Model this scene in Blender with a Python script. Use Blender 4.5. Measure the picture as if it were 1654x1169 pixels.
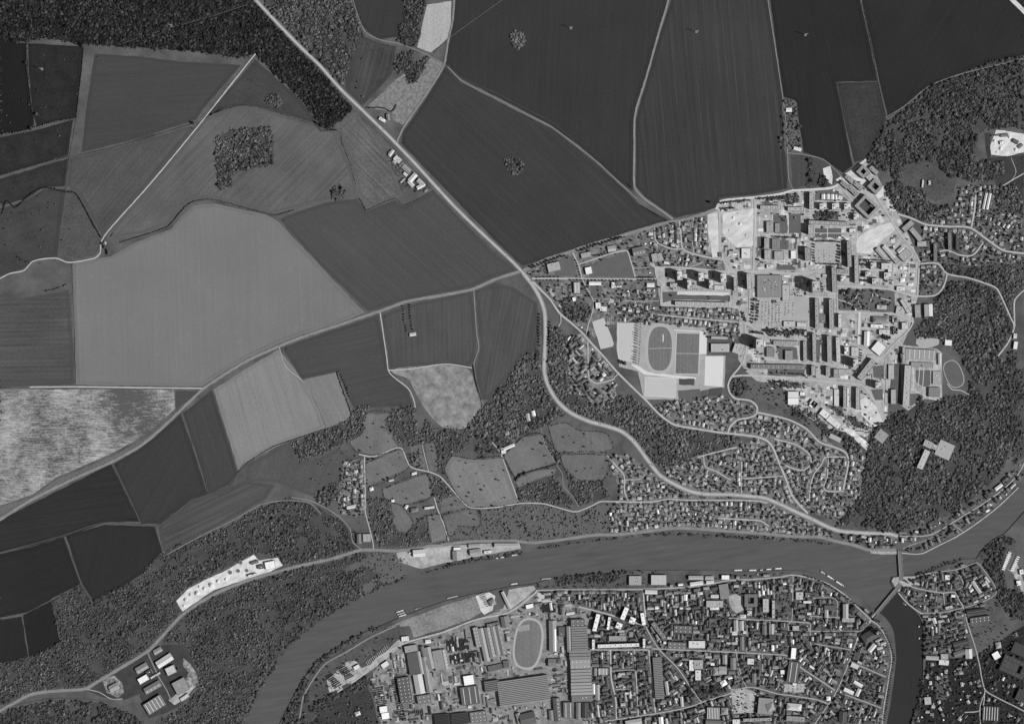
import bpy, math, random
import numpy as np
from mathutils import Vector
from mathutils.geometry import tessellate_polygon

for o in list(bpy.data.objects):
    bpy.data.objects.remove(o)
scene = bpy.context.scene

# ------------------------------------------------------------------ camera, sky, sun, exposure
CAM_H = 7000.0
U = 2.2                      # metres per unit of the survey grid (east = +x, south = +y, origin at its NW corner)
GX, GY = 827.0, 584.5        # survey grid position of the world origin
cam_d = bpy.data.cameras.new("camera")
cam = bpy.data.objects.new("camera", cam_d)
scene.collection.objects.link(cam)
cam.location = (0, 0, CAM_H)
cam.rotation_euler = (0, 0, 0)
cam_d.sensor_fit = 'HORIZONTAL'
cam_d.angle = 2 * math.atan(827.0 * U / CAM_H)
cam_d.clip_start = 10.0
cam_d.clip_end = 30000.0
scene.camera = cam

SUN_EL, SUN_AZ = 39.0, 110.0      # degrees; azimuth clockwise from north
world = bpy.data.worlds.new("World")
scene.world = world
world.use_nodes = True
wn = world.node_tree
wn.nodes.clear()
w_out = wn.nodes.new("ShaderNodeOutputWorld")
w_bg = wn.nodes.new("ShaderNodeBackground")
w_sky = wn.nodes.new("ShaderNodeTexSky")
w_sky.sky_type = 'NISHITA'
w_sky.sun_disc = False
w_sky.sun_elevation = math.radians(SUN_EL)
w_sky.sun_rotation = math.radians(SUN_AZ)
w_bw = wn.nodes.new("ShaderNodeRGBToBW")          # the photograph is on black-and-white film
wn.links.new(w_sky.outputs[0], w_bw.inputs[0])
wn.links.new(w_bw.outputs[0], w_bg.inputs[0])
w_bg.inputs[1].default_value = 0.05
wn.links.new(w_bg.outputs[0], w_out.inputs[0])

sun_d = bpy.data.lights.new("sun", 'SUN')
sun_d.energy = 4.4
sun_d.angle = math.radians(0.53)
sun_d.color = (1, 1, 1)
sun = bpy.data.objects.new("sun", sun_d)
scene.collection.objects.link(sun)
az, el = math.radians(SUN_AZ), math.radians(SUN_EL)
to_sun = Vector((math.sin(az) * math.cos(el), math.cos(az) * math.cos(el), math.sin(el)))
sun.rotation_euler = (-to_sun).to_track_quat('-Z', 'Y').to_euler()
sun.location = to_sun * 3000

vs = scene.view_settings
vs.view_transform = 'Standard'
vs.look = 'None'
vs.exposure = 0.0
vs.gamma = 1.0
vs.use_curve_mapping = False

# ------------------------------------------------------------------ helpers
rnd = random.Random(11)
nprng = np.random.default_rng(5)
COL = scene.collection

def P(p):
    return ((p[0] - GX) * U, (GY - p[1]) * U)

def sheet(x0, y0, k):
    """survey sheet: its own finer coordinates -> grid"""
    return lambda pts: [(x0 + a / k, y0 + b / k) for a, b in pts]

def lin(v):
    c = v / 255.0
    return c / 12.92 if c <= 0.04045 else ((c + 0.055) / 1.055) ** 2.4

def tag(o, label=None, cat=None, group=None, kind=None):
    if label: o["label"] = label
    if cat: o["category"] = cat
    if group: o["group"] = group
    if kind: o["kind"] = kind
    return o

def link(name, me, parent=None, loc=None):
    o = bpy.data.objects.new(name, me)
    COL.objects.link(o)
    if parent: o.parent = parent
    if loc: o.location = loc
    return o

def empty(name, loc, rz=0.0):
    o = bpy.data.objects.new(name, None)
    o.empty_display_size = 5
    COL.objects.link(o)
    o.location = loc
    o.rotation_euler = (0, 0, rz)
    return o

# ------------------------------------------------------------------ materials
MATS = {}
def nodes_of(m):
    m.use_nodes = True
    nt = m.node_tree
    nt.nodes.clear()
    out = nt.nodes.new("ShaderNodeOutputMaterial")
    b = nt.nodes.new("ShaderNodeBsdfPrincipled")
    nt.links.new(b.outputs[0], out.inputs[0])
    b.inputs['Roughness'].default_value = 0.9
    b.inputs['Specular IOR Level'].default_value = 0.15
    return nt, b

def math_node(nt, op, a, b=None, clamp=False):
    n = nt.nodes.new("ShaderNodeMath")
    n.operation = op
    n.use_clamp = clamp
    for i, s in enumerate((a, b)):
        if s is None: continue
        if isinstance(s, (int, float)): n.inputs[i].default_value = s
        else: nt.links.new(s, n.inputs[i])
    return n.outputs[0]

def noise_node(nt, vec, scale, detail=3.0, rough=0.55):
    n = nt.nodes.new("ShaderNodeTexNoise")
    n.inputs['Scale'].default_value = scale
    n.inputs['Detail'].default_value = detail
    n.inputs['Roughness'].default_value = rough
    nt.links.new(vec, n.inputs['Vector'])
    return n.outputs['Fac']

def set_value(nt, bsdf, fac):
    """grey base colour from a scalar socket"""
    c = nt.nodes.new("ShaderNodeCombineColor")
    for i in range(3): nt.links.new(fac, c.inputs[i])
    nt.links.new(c.outputs[0], bsdf.inputs['Base Color'])

def world_pos(nt):
    g = nt.nodes.new("ShaderNodeNewGeometry")
    return g.outputs['Position']

def mapped(nt, vec, ang=0.0, scale=(1, 1, 1)):
    m = nt.nodes.new("ShaderNodeMapping")
    m.vector_type = 'TEXTURE'
    m.inputs['Rotation'].default_value = (0, 0, math.radians(ang))
    m.inputs['Scale'].default_value = scale
    nt.links.new(vec, m.inputs['Vector'])
    return m.outputs[0]

def grey(name, v, var=0.25, scale=0.05, fine=0.25, fscale=0.6, rough=0.9, spec=0.15, rand=0.0):
    """plain weathered surface: base value v (0..255 display), broad and fine unevenness"""
    key = (name, v, var, scale, fine, rand)
    if key in MATS: return MATS[key]
    m = bpy.data.materials.new(name)
    nt, b = nodes_of(m)
    b.inputs['Roughness'].default_value = rough
    b.inputs['Specular IOR Level'].default_value = spec
    pos = world_pos(nt)
    n1 = noise_node(nt, pos, scale, 4.0)
    n2 = noise_node(nt, pos, fscale, 2.0)
    a = math_node(nt, 'MULTIPLY', math_node(nt, 'SUBTRACT', n1, 0.5), 2.4 * var)
    c = math_node(nt, 'MULTIPLY', math_node(nt, 'SUBTRACT', n2, 0.5), 2.4 * fine)
    s = math_node(nt, 'ADD', math_node(nt, 'ADD', a, c), 1.0)
    if rand:
        oi = nt.nodes.new("ShaderNodeObjectInfo")
        r = math_node(nt, 'ADD', math_node(nt, 'MULTIPLY', math_node(nt, 'SUBTRACT', oi.outputs['Random'], 0.5), 2 * rand), 1.0)
        s = math_node(nt, 'MULTIPLY', s, r)
    f = math_node(nt, 'MULTIPLY', s, lin(v), clamp=True)
    set_value(nt, b, f)
    MATS[key] = m
    return m

FV = [80]
def crop(v, ang=0.0, furrow=0.05, fw=5.0, tram=0.0, tw=24.0, mottle=0.12, mscale=0.004, fine=0.08, streak=0.1):
    """a field: rows along ang, tramlines, streaks and broad patches of soil"""
    FV[0] = v
    key = ('crop', v, ang, furrow, fw, tram, tw, mottle, mscale, fine, streak)
    if key in MATS: return MATS[key]
    m = bpy.data.materials.new("field_crop")
    nt, b = nodes_of(m)
    pos = world_pos(nt)
    rot = mapped(nt, pos, ang)
    n1 = noise_node(nt, pos, mscale, 5.0, 0.6)
    n2 = noise_node(nt, pos, 0.12, 4.0, 0.65)
    st = noise_node(nt, mapped(nt, pos, ang, (420, 9, 1)), 1.0, 4.0, 0.6)
    sp = nt.nodes.new("ShaderNodeSeparateXYZ")
    nt.links.new(rot, sp.inputs[0])
    wob = math_node(nt, 'MULTIPLY', noise_node(nt, pos, 0.01, 2.0), 3.0)
    y = math_node(nt, 'ADD', sp.outputs[1], wob)
    s = math_node(nt, 'ADD', math_node(nt, 'MULTIPLY', math_node(nt, 'SUBTRACT', n1, 0.5), 4.0 * mottle), 1.0)
    s = math_node(nt, 'ADD', s, math_node(nt, 'MULTIPLY', math_node(nt, 'SUBTRACT', n2, 0.5), 7.0 * fine))
    n3 = noise_node(nt, pos, 0.022, 5.0, 0.7)            # damp spots, poor germination
    sp3 = math_node(nt, 'MULTIPLY', math_node(nt, 'SUBTRACT', n3, 0.6), 5.0, clamp=True)
    s = math_node(nt, 'ADD', s, math_node(nt, 'MULTIPLY', sp3, 0.22))
    s = math_node(nt, 'ADD', s, math_node(nt, 'MULTIPLY', math_node(nt, 'SUBTRACT', st, 0.5), 4.5 * streak))
    if furrow:
        w = math_node(nt, 'SINE', math_node(nt, 'MULTIPLY', y, 2 * math.pi / fw))
        s = math_node(nt, 'ADD', s, math_node(nt, 'MULTIPLY', w, furrow))
    if tram:
        fr = math_node(nt, 'FRACT', math_node(nt, 'DIVIDE', y, tw))
        d = math_node(nt, 'ABSOLUTE', math_node(nt, 'SUBTRACT', fr, 0.5))
        line = math_node(nt, 'SUBTRACT', 1.0, math_node(nt, 'DIVIDE', d, 2.0 / tw), clamp=True)
        wear = math_node(nt, 'MULTIPLY', math_node(nt, 'SUBTRACT', noise_node(nt, mapped(nt, pos, ang, (260, 30, 1)), 1.0, 3.0), 0.42), 4.0, clamp=True)
        s = math_node(nt, 'ADD', s, math_node(nt, 'MULTIPLY', math_node(nt, 'MULTIPLY', line, wear), tram))
    f = math_node(nt, 'MULTIPLY', s, lin(v), clamp=True)
    set_value(nt, b, f)
    MATS[key] = m
    return m

def patchy(name, va, vb, ang=0.0, scale=0.01, stretch=(1, 1, 1), sharp=4.0, stripes=0.0, sw=9.0, fine=0.12, bias=0.5):
    """two soils showing through each other in patches"""
    FV[0] = None
    m = bpy.data.materials.new(name)
    nt, b = nodes_of(m)
    pos = world_pos(nt)
    n1 = noise_node(nt, mapped(nt, pos, ang, stretch), scale, 6.0, 0.68)
    f = math_node(nt, 'SUBTRACT', n1, bias)
    if stripes:
        sp = nt.nodes.new("ShaderNodeSeparateXYZ")
        nt.links.new(mapped(nt, pos, ang), sp.inputs[0])
        y = math_node(nt, 'ADD', sp.outputs[1], math_node(nt, 'MULTIPLY', noise_node(nt, pos, 0.02, 2.0), 3.0))
        w = math_node(nt, 'SINE', math_node(nt, 'MULTIPLY', y, 2 * math.pi / sw))
        f = math_node(nt, 'ADD', f, math_node(nt, 'MULTIPLY', w, stripes))
        st = noise_node(nt, mapped(nt, pos, ang, (60, 6, 1)), 1.0, 5.0, 0.7)
        f = math_node(nt, 'ADD', f, math_node(nt, 'MULTIPLY', math_node(nt, 'SUBTRACT', st, 0.5), 0.5))
    f = math_node(nt, 'ADD', math_node(nt, 'MULTIPLY', f, sharp), 0.5, clamp=True)
    n2 = noise_node(nt, pos, 0.3, 4.0, 0.65)
    s = math_node(nt, 'ADD', math_node(nt, 'MULTIPLY', math_node(nt, 'SUBTRACT', n2, 0.5), 2.6 * fine), 1.0)
    a, c = lin(va), lin(vb)
    f = math_node(nt, 'ADD', math_node(nt, 'MULTIPLY', f, c - a), a)
    set_value(nt, b, math_node(nt, 'MULTIPLY', f, s, clamp=True))
    return m

def stubble(name, va, vb, ang):
    """chalk showing through thin stubble: fine speckle in rows, denser where the soil is thin"""
    FV[0] = None
    m = bpy.data.materials.new(name)
    nt, b = nodes_of(m)
    pos = world_pos(nt)
    broad = noise_node(nt, mapped(nt, pos, ang, (170, 300, 1)), 1.0, 3.0, 0.55)
    mid = noise_node(nt, mapped(nt, pos, ang, (34, 22, 1)), 1.0, 4.0, 0.6)
    rows = noise_node(nt, mapped(nt, pos, ang, (40, 4.5, 1)), 1.0, 3.0, 0.6)
    fine = noise_node(nt, mapped(nt, pos, ang, (9, 5, 1)), 1.0, 2.0, 0.6)
    f = math_node(nt, 'MULTIPLY', math_node(nt, 'SUBTRACT', broad, 0.5), 1.9)
    for n, k in ((mid, 1.2), (rows, 1.3), (fine, 1.1)):
        f = math_node(nt, 'ADD', f, math_node(nt, 'MULTIPLY', math_node(nt, 'SUBTRACT', n, 0.5), k))
    f = math_node(nt, 'ADD', f, 0.3, clamp=True)
    f = math_node(nt, 'ADD', math_node(nt, 'MULTIPLY', f, lin(vb) - lin(va)), lin(va))
    set_value(nt, b, f)
    return m

def leaf(name, v, rand=0.6):
    m = bpy.data.materials.new(name)
    nt, b = nodes_of(m)
    b.inputs['Roughness'].default_value = 0.75
    oi = nt.nodes.new("ShaderNodeObjectInfo")
    r = math_node(nt, 'ADD', math_node(nt, 'MULTIPLY', math_node(nt, 'SUBTRACT', oi.outputs['Random'], 0.5), 2 * rand), 1.0)
    pos = world_pos(nt)
    n1 = noise_node(nt, pos, 0.008, 4.0, 0.6)
    n2 = noise_node(nt, pos, 0.35, 2.0)
    s = math_node(nt, 'ADD', math_node(nt, 'MULTIPLY', math_node(nt, 'SUBTRACT', n1, 0.5), 1.1), 1.0)
    s = math_node(nt, 'ADD', s, math_node(nt, 'MULTIPLY', math_node(nt, 'SUBTRACT', n2, 0.5), 1.2))
    f = math_node(nt, 'MULTIPLY', math_node(nt, 'MULTIPLY', s, r), lin(v), clamp=True)
    set_value(nt, b, f)
    tl = nt.nodes.new("ShaderNodeBsdfTranslucent")          # thin leaves let some light through
    nt.links.new(b.inputs['Base Color'].links[0].from_socket, tl.inputs[0])
    mx = nt.nodes.new("ShaderNodeMixShader"); mx.inputs[0].default_value = 0.35
    out = [n for n in nt.nodes if n.type == 'OUTPUT_MATERIAL'][0]
    nt.links.new(b.outputs[0], mx.inputs[1]); nt.links.new(tl.outputs[0], mx.inputs[2]); nt.links.new(mx.outputs[0], out.inputs[0])
    return m

def water(name, v, ang, ripple):
    m = bpy.data.materials.new(name)
    nt, b = nodes_of(m)
    b.inputs['Roughness'].default_value = 0.18
    b.inputs['Specular IOR Level'].default_value = 0.5
    b.inputs['IOR'].default_value = 1.333
    pos = world_pos(nt)
    n1 = noise_node(nt, mapped(nt, pos, ang, (120, 12, 1)), 1.0, 5.0, 0.66)
    n2 = noise_node(nt, pos, 0.004, 2.0)
    s = math_node(nt, 'ADD', math_node(nt, 'MULTIPLY', math_node(nt, 'MULTIPLY', math_node(nt, 'SUBTRACT', n1, 0.5), ripple), n2), 1.0)
    set_value(nt, b, math_node(nt, 'MULTIPLY', s, lin(v), clamp=True))
    bp = nt.nodes.new("ShaderNodeBump")
    bp.inputs['Strength'].default_value = 0.25
    bp.inputs['Distance'].default_value = 0.3
    nt.links.new(noise_node(nt, pos, 0.5, 3.0), bp.inputs['Height'])
    nt.links.new(bp.outputs[0], b.inputs['Normal'])
    return m

# ------------------------------------------------------------------ plane geometry
def catmull(pts, closed=False, step=4.0):
    out = []
    n = len(pts)
    segs = n if closed else n - 1
    for i in range(segs):
        if closed:
            p0, p1, p2, p3 = pts[(i - 1) % n], pts[i], pts[(i + 1) % n], pts[(i + 2) % n]
        else:
            p1, p2 = pts[i], pts[i + 1]
            p0 = pts[i - 1] if i else (2 * p1[0] - p2[0], 2 * p1[1] - p2[1])
            p3 = pts[i + 2] if i + 2 < n else (2 * p2[0] - p1[0], 2 * p2[1] - p1[1])
        k = max(1, int(math.hypot(p2[0] - p1[0], p2[1] - p1[1]) / step))
        # centripetal-like damping through shortened tangents
        d = math.hypot(p2[0] - p1[0], p2[1] - p1[1]) + 1e-6
        def tan(a, b_):
            l = math.hypot(b_[0] - a[0], b_[1] - a[1]) + 1e-6
            return ((b_[0] - a[0]) / l * d, (b_[1] - a[1]) / l * d)
        t1, t2 = tan(p0, p2), tan(p1, p3)
        for j in range(k):
            t = j / k
            h1, h2 = 2 * t**3 - 3 * t**2 + 1, -2 * t**3 + 3 * t**2
            h3, h4 = t**3 - 2 * t**2 + t, t**3 - t**2
            out.append((h1 * p1[0] + h2 * p2[0] + 0.8 * (h3 * t1[0] + h4 * t2[0]),
                        h1 * p1[1] + h2 * p2[1] + 0.8 * (h3 * t1[1] + h4 * t2[1])))
    if not closed: out.append(tuple(pts[-1]))
    return out

def rough_edge(pts, amp=0.5, step=8.0):
    out = []
    n = len(pts)
    for i in range(n):
        a, b = pts[i], pts[(i + 1) % n]
        k = max(1, int(math.hypot(b[0] - a[0], b[1] - a[1]) / step))
        for j in range(k):
            t = j / k
            w = amp if j else amp * 0.3
            out.append((a[0] + (b[0] - a[0]) * t + rnd.uniform(-w, w), a[1] + (b[1] - a[1]) * t + rnd.uniform(-w, w)))
    return out

def flat_mesh(name, wpts, z):
    tris = tessellate_polygon([[Vector((x, y, 0)) for x, y in wpts]])
    me = bpy.data.meshes.new(name)
    fs = []
    for a, b, c in tris:
        (ax, ay), (bx, by), (cx, cy) = wpts[a], wpts[b], wpts[c]
        cr = (bx - ax) * (cy - ay) - (by - ay) * (cx - ax)
        if abs(cr) < 1e-9: continue
        fs.append((a, b, c) if cr > 0 else (a, c, b))
    me.from_pydata([(x, y, z) for x, y in wpts], [], fs)
    return me

SHEETS = []                 # every ground sheet; settle_sheets() stacks them so that no two share a plane
def settle_sheets(step=0.003):
    z, zof = 0.06, {}
    for base, seq, o, room in sorted(SHEETS, key=lambda t: (t[0], t[1])):
        o["_z"] = z
        zof[base] = z + room
        z += step + room
    for base, seq, o, room in SHEETS:
        o.location.z = o["_z"] - (o.parent["_z"] if o.parent and "_z" in o.parent else 0.0)
    for base, seq, o, room in SHEETS:
        del o["_z"]
    return zof
def on_layer(o, base, room=0.0):
    SHEETS.append((base, len(SHEETS), o, room))
    return o

def area(name, pts, mat, layer, label=None, smooth=False, amp=0.4, kind='structure'):
    """a piece of ground, given on the survey grid"""
    g = catmull(pts, True, 5.0) if smooth else (rough_edge(pts, amp) if amp else pts)
    me = flat_mesh(name, [P(p) for p in g], 0.0)
    me.materials.append(mat)
    return on_layer(tag(link(name, me), label, kind=kind), layer)

def ribbon_pts(pts, width, smooth=True):
    c = catmull(pts, False, 4.0) if smooth else list(pts)
    n = len(c)
    L, R = [], []
    for i in range(n):
        a, b = c[max(0, i - 1)], c[min(n - 1, i + 1)]
        dx, dy = b[0] - a[0], b[1] - a[1]
        l = math.hypot(dx, dy) + 1e-9
        nx, ny = -dy / l * width / 2, dx / l * width / 2
        L.append((c[i][0] + nx, c[i][1] + ny))
        R.append((c[i][0] - nx, c[i][1] - ny))
    return c, L, R

def ribbon(name, pts, width, mat, layer, label=None, smooth=True, kind='structure', wander=0.0):
    c, L, R = ribbon_pts(pts, width, smooth)
    z = 0.0
    v, f = [], []
    for l, r in zip(L, R):
        j = rnd.uniform(-wander, wander); k = rnd.uniform(-wander, wander)
        a, b = P((l[0] + j, l[1] + j)), P((r[0] + k, r[1] + k))
        v += [(a[0], a[1], z), (b[0], b[1], z)]
    for i in range(len(L) - 1):
        f.append((2 * i, 2 * i + 2, 2 * i + 3, 2 * i + 1))
    me = bpy.data.meshes.new(name)
    me.from_pydata(v, [], f)
    # face up
    if me.polygons and me.polygons[0].normal.z < 0:
        me.flip_normals()
    me.materials.append(mat)
    return on_layer(tag(link(name, me), label, kind=kind), layer)

# ------------------------------------------------------------------ survey rasters (where things already stand)
W, H = 1654, 1169
occ = np.zeros((H, W), bool)        # roads, water, buildings
def ras_poly(mask, pts, val=True):
    ys = [p[1] for p in pts]
    n = len(pts)
    for r in range(max(0, int(min(ys))), min(H - 1, int(max(ys)) + 1) + 1):
        y = r + 0.5
        xs = []
        for i in range(n):
            (x1, y1), (x2, y2) = pts[i], pts[(i + 1) % n]
            if (y1 <= y) != (y2 <= y):
                xs.append(x1 + (y - y1) / (y2 - y1) * (x2 - x1))
        xs.sort()
        for a, b in zip(xs[::2], xs[1::2]):
            a, b = max(0, int(round(a))), min(W, int(round(b)))
            if b > a: mask[r, a:b] = val
def ras_line(mask, pts, width):
    c = catmull(pts, False, 0.8)
    w = width / 2
    for x, y in c:
        x0, x1, y0, y1 = int(x - w), int(x + w) + 1, int(y - w), int(y + w) + 1
        if x1 < 0 or y1 < 0 or x0 >= W or y0 >= H: continue
        mask[max(0, y0):y1, max(0, x0):x1] = True
def rect_px(cx, cy, L, Wd, ang):
    a = math.radians(ang)
    ux, uy = math.cos(a), -math.sin(a)
    vx, vy = math.sin(a), math.cos(a)
    return [(cx + sx * L / 2 * ux + sy * Wd / 2 * vx, cy + sx * L / 2 * uy + sy * Wd / 2 * vy)
            for sx, sy in ((-1, -1), (1, -1), (1, 1), (-1, 1))]
def clear_at(pts, mask):
    for i in range(4):
        a, b = pts[i], pts[(i + 1) % 4]
        for t in (0, 0.33, 0.66):
            x, y = int(a[0] + (b[0] - a[0]) * t), int(a[1] + (b[1] - a[1]) * t)
            if x < 0 or y < 0 or x >= W or y >= H or mask[y, x]: return False
    x, y = int(sum(p[0] for p in pts) / 4), int(sum(p[1] for p in pts) / 4)
    return 0 <= x < W and 0 <= y < H and not mask[y, x]

# ------------------------------------------------------------------ mesh builder
class MB:
    def __init__(s): s.v, s.f, s.m = [], [], []
    def quad(s, pts, mi=0):
        i = len(s.v); s.v += [tuple(p) for p in pts]; s.f.append(tuple(range(i, i + len(pts)))); s.m.append(mi)
    def box(s, cx, cy, z0, z1, lx, ly, mi=0, top=True, bottom=False):
        i = len(s.v); a, b = lx / 2, ly / 2
        s.v += [(cx - a, cy - b, z0), (cx + a, cy - b, z0), (cx + a, cy + b, z0), (cx - a, cy + b, z0),
                (cx - a, cy - b, z1), (cx + a, cy - b, z1), (cx + a, cy + b, z1), (cx - a, cy + b, z1)]
        fs = [(0, 1, 5, 4), (1, 2, 6, 5), (2, 3, 7, 6), (3, 0, 4, 7)]
        if top: fs.append((4, 5, 6, 7))
        if bottom: fs.append((3, 2, 1, 0))
        for q in fs: s.f.append(tuple(i + k for k in q)); s.m.append(mi)
    def gable(s, cx, cy, z, rise, lx, ly, over=0.4, mi=0, me=None):
        a, b = lx / 2 + over, ly / 2 + over
        i = len(s.v)
        s.v += [(cx - a, cy - b, z), (cx + a, cy - b, z), (cx + a, cy + b, z), (cx - a, cy + b, z), (cx - a, cy, z + rise), (cx + a, cy, z + rise)]
        for q in ((0, 1, 5, 4), (2, 3, 4, 5), (0, 4, 3), (1, 2, 5), (3, 2, 1, 0)):
            s.f.append(tuple(i + k for k in q)); s.m.append(mi)
    def hip(s, cx, cy, z, rise, lx, ly, over=0.4, mi=0):
        a, b = lx / 2 + over, ly / 2 + over
        r = max(0.3, a - b)
        i = len(s.v)
        s.v += [(cx - a, cy - b, z), (cx + a, cy - b, z), (cx + a, cy + b, z), (cx - a, cy + b, z), (cx - r, cy, z + rise), (cx + r, cy, z + rise)]
        for q in ((0, 1, 5, 4), (2, 3, 4, 5), (3, 0, 4), (1, 2, 5), (3, 2, 1, 0)):
            s.f.append(tuple(i + k for k in q)); s.m.append(mi)
    def cyl(s, cx, cy, z0, z1, r, n=10, mi=0, r1=None):
        r1 = r if r1 is None else r1
        i = len(s.v)
        for k in range(n):
            a = 2 * math.pi * k / n
            s.v.append((cx + r * math.cos(a), cy + r * math.sin(a), z0))
        for k in range(n):
            a = 2 * math.pi * k / n
            s.v.append((cx + r1 * math.cos(a), cy + r1 * math.sin(a), z1))
        for k in range(n):
            j = (k + 1) % n
            s.f.append((i + k, i + j, i + n + j, i + n + k)); s.m.append(mi)
        s.f.append(tuple(i + n + k for k in range(n))); s.m.append(mi)
    def tri_tube(s, p, q, r0, r1, n=5, mi=0):
        p, q = Vector(p), Vector(q)
        d = (q - p).normalized()
        u = d.orthogonal().normalized(); w = d.cross(u)
        i = len(s.v)
        for c, r in ((p, r0), (q, r1)):
            for k in range(n):
                a = 2 * math.pi * k / n
                s.v.append(tuple(c + u * (r * math.cos(a)) + w * (r * math.sin(a))))
        for k in range(n):
            j = (k + 1) % n
            s.f.append((i + k, i + j, i + n + j, i + n + k)); s.m.append(mi)
    def mesh(s, name, *mats):
        me = bpy.data.meshes.new(name)
        me.from_pydata(s.v, [], s.f)
        for m in mats: me.materials.append(m)
        if len(mats) > 1: me.polygons.foreach_set("material_index", s.m)
        return me
    def obj(s, name, mats, parent=None):
        if not isinstance(mats, (list, tuple)): mats = [mats]
        return link(name, s.mesh(name, *mats), parent)

ORD = ['first', 'second', 'third', 'fourth', 'fifth', 'sixth', 'seventh', 'eighth', 'ninth', 'tenth', 'eleventh', 'twelfth',
       'thirteenth', 'fourteenth', 'fifteenth', 'sixteenth', 'seventeenth', 'eighteenth', 'nineteenth', 'twentieth']
def ordinal(i):
    if i < 20: return ORD[i]
    n = i + 1
    suf = 'th' if 10 <= n % 100 <= 20 else {1: 'st', 2: 'nd', 3: 'rd'}.get(n % 10, 'th')
    return f"{n}{suf}"
# ------------------------------------------------------------------ rivers and the three pieces of land
NB = [(300, 1330), (375, 1215), (394, 1169), (402, 1141), (425.7, 1097), (461.6, 1046), (513, 1002), (543.7, 985.7), (572, 969), (620.7, 946), (659, 933),
      (682, 924), (720.7, 915), (759, 907.5), (790.6, 901), (818, 897), (845, 892), (900, 884), (930, 877), (960, 873), (1014.8, 869),
      (1069.5, 864.5), (1124, 864.5), (1180, 869), (1242, 871.5), (1269.5, 875), (1324, 878), (1358.5, 881), (1380, 886.5), (1405, 894.3),
      (1425.7, 896), (1447.6, 895.5), (1461, 896), (1477.7, 897), (1491, 895.7), (1517, 883), (1544.8, 869), (1580, 845.7), (1588.7, 839),
      (1612, 821), (1646, 789), (1700, 735), (1800, 660), (2100, 520)]
SB = [(355, 1330), (430, 1215), (455, 1161.5), (466.7, 1138), (489.8, 1097), (515.5, 1066.6), (543.7, 1046), (579.6, 1025.5), (615.5, 1010), (646, 997), (682, 983),
      (720.7, 970), (759, 960), (790.6, 954), (824.8, 946.7), (860, 942.6), (894.8, 933), (922, 930), (963, 927.4), (1011, 922), (1060, 921),
      (1094.8, 920.5), (1156, 920.5), (1184, 922.6), (1218, 922.5), (1260, 920), (1280, 921), (1301.6, 922.6), (1322, 928), (1338.6, 940), (1363, 950),
      (1370, 954), (1397.4, 971), (1414.5, 987.6), (1424.8, 991.7), (1438.5, 1008), (1444, 1023), (1447, 1050), (1447.7, 1061), (1443.6, 1096.6),
      (1437.4, 1141.8), (1432, 1169), (1424, 1230), (1415, 1330)]
EB = [(1450, 1330), (1462, 1220), (1471, 1168), (1479, 1146), (1488, 1122.6), (1490.8, 1091), (1491.5, 1046), (1491.5, 1012), (1486.7, 998), (1479, 987), (1464, 975),
      (1450.4, 958.6), (1438, 940), (1441, 931.5), (1451.8, 930), (1477.8, 928.4), (1502.5, 922), (1529.8, 911), (1557, 903), (1577.7, 901), (1584.6, 890),
      (1605, 871), (1623, 861), (1640, 843), (1654, 827), (1710, 780), (1810, 705), (2110, 565)]
nbs, sbs, ebs = catmull(NB, False, 6), catmull(SB, False, 6), catmull(EB, False, 6)
m_ground = patchy("rough_grass_ground", 74, 104, 0, 0.012, (1, 1, 1), 3.0, fine=0.3)
m_bank = grey("river_bank_earth", 80, 0.3, 0.05, 0.35)
WL = -2.4
def land(name, bank, rest, label):
    pts = [P(p) for p in bank] + [P(p) for p in rest]
    o = link(name, flat_mesh(name, pts, 0.0)); o.data.materials.append(m_ground)
    tag(o, label, kind='structure')
    b = MB()
    for p, q in zip(bank[:-1], bank[1:]):
        a, c = P(p), P(q)
        b.quad([(a[0], a[1], 0.0), (c[0], c[1], 0.0), (c[0], c[1], WL - 1.5), (a[0], a[1], WL - 1.5)])
    s = b.obj("river_bank", m_bank, o)
    return o
land("ground", nbs, [(2500, 520), (2500, -700), (-900, -700), (-900, 1330)], "open country and hillside north of the river")
land("ground", sbs, [], "town land between the two rivers")
land("ground", ebs, [(2500, 565), (2500, 1330)], "land east of the river confluence")
m_seine = water("river_water", 90, 8, 1.5)
m_yonne = water("tributary_water", 52, 85, 0.6)  # darker value: lens falloff toward the frame corner put into the water colour
def water_sheet(name, pts, m, label, z):
    o = link(name, flat_mesh(name, [P(p) for p in pts], z)); o.data.materials.append(m)
    tag(o, label, kind='structure')
water_sheet("river", [(250, 1340), (340, 1200), (420, 1060), (560, 940), (700, 890), (900, 860), (1100, 840), (1500, 800), (2130, 500), (2130, 600), (1640, 900), (1449, 950), (1400, 1000), (1300, 960), (900, 960), (700, 1010), (560, 1080), (490, 1200), (430, 1340)], m_seine,
            "wide grey river curving across the picture", WL)
water_sheet("tributary", [(1449, 950), (1400, 1000), (1400, 1340), (1510, 1340), (1510, 985)], m_yonne, "dark narrower river joining from the south", WL + 0.0)
wat = np.zeros((H, W), bool)
ras_poly(wat, nbs + ebs[::-1][:1] + [e for e in ebs[::-1]] )
ras_poly(occ, [(300, 1330)] + nbs + [(2110, 565)] + ebs[::-1] + [(1415, 1330)] + sbs[::-1])
wat[:] = occ

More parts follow.
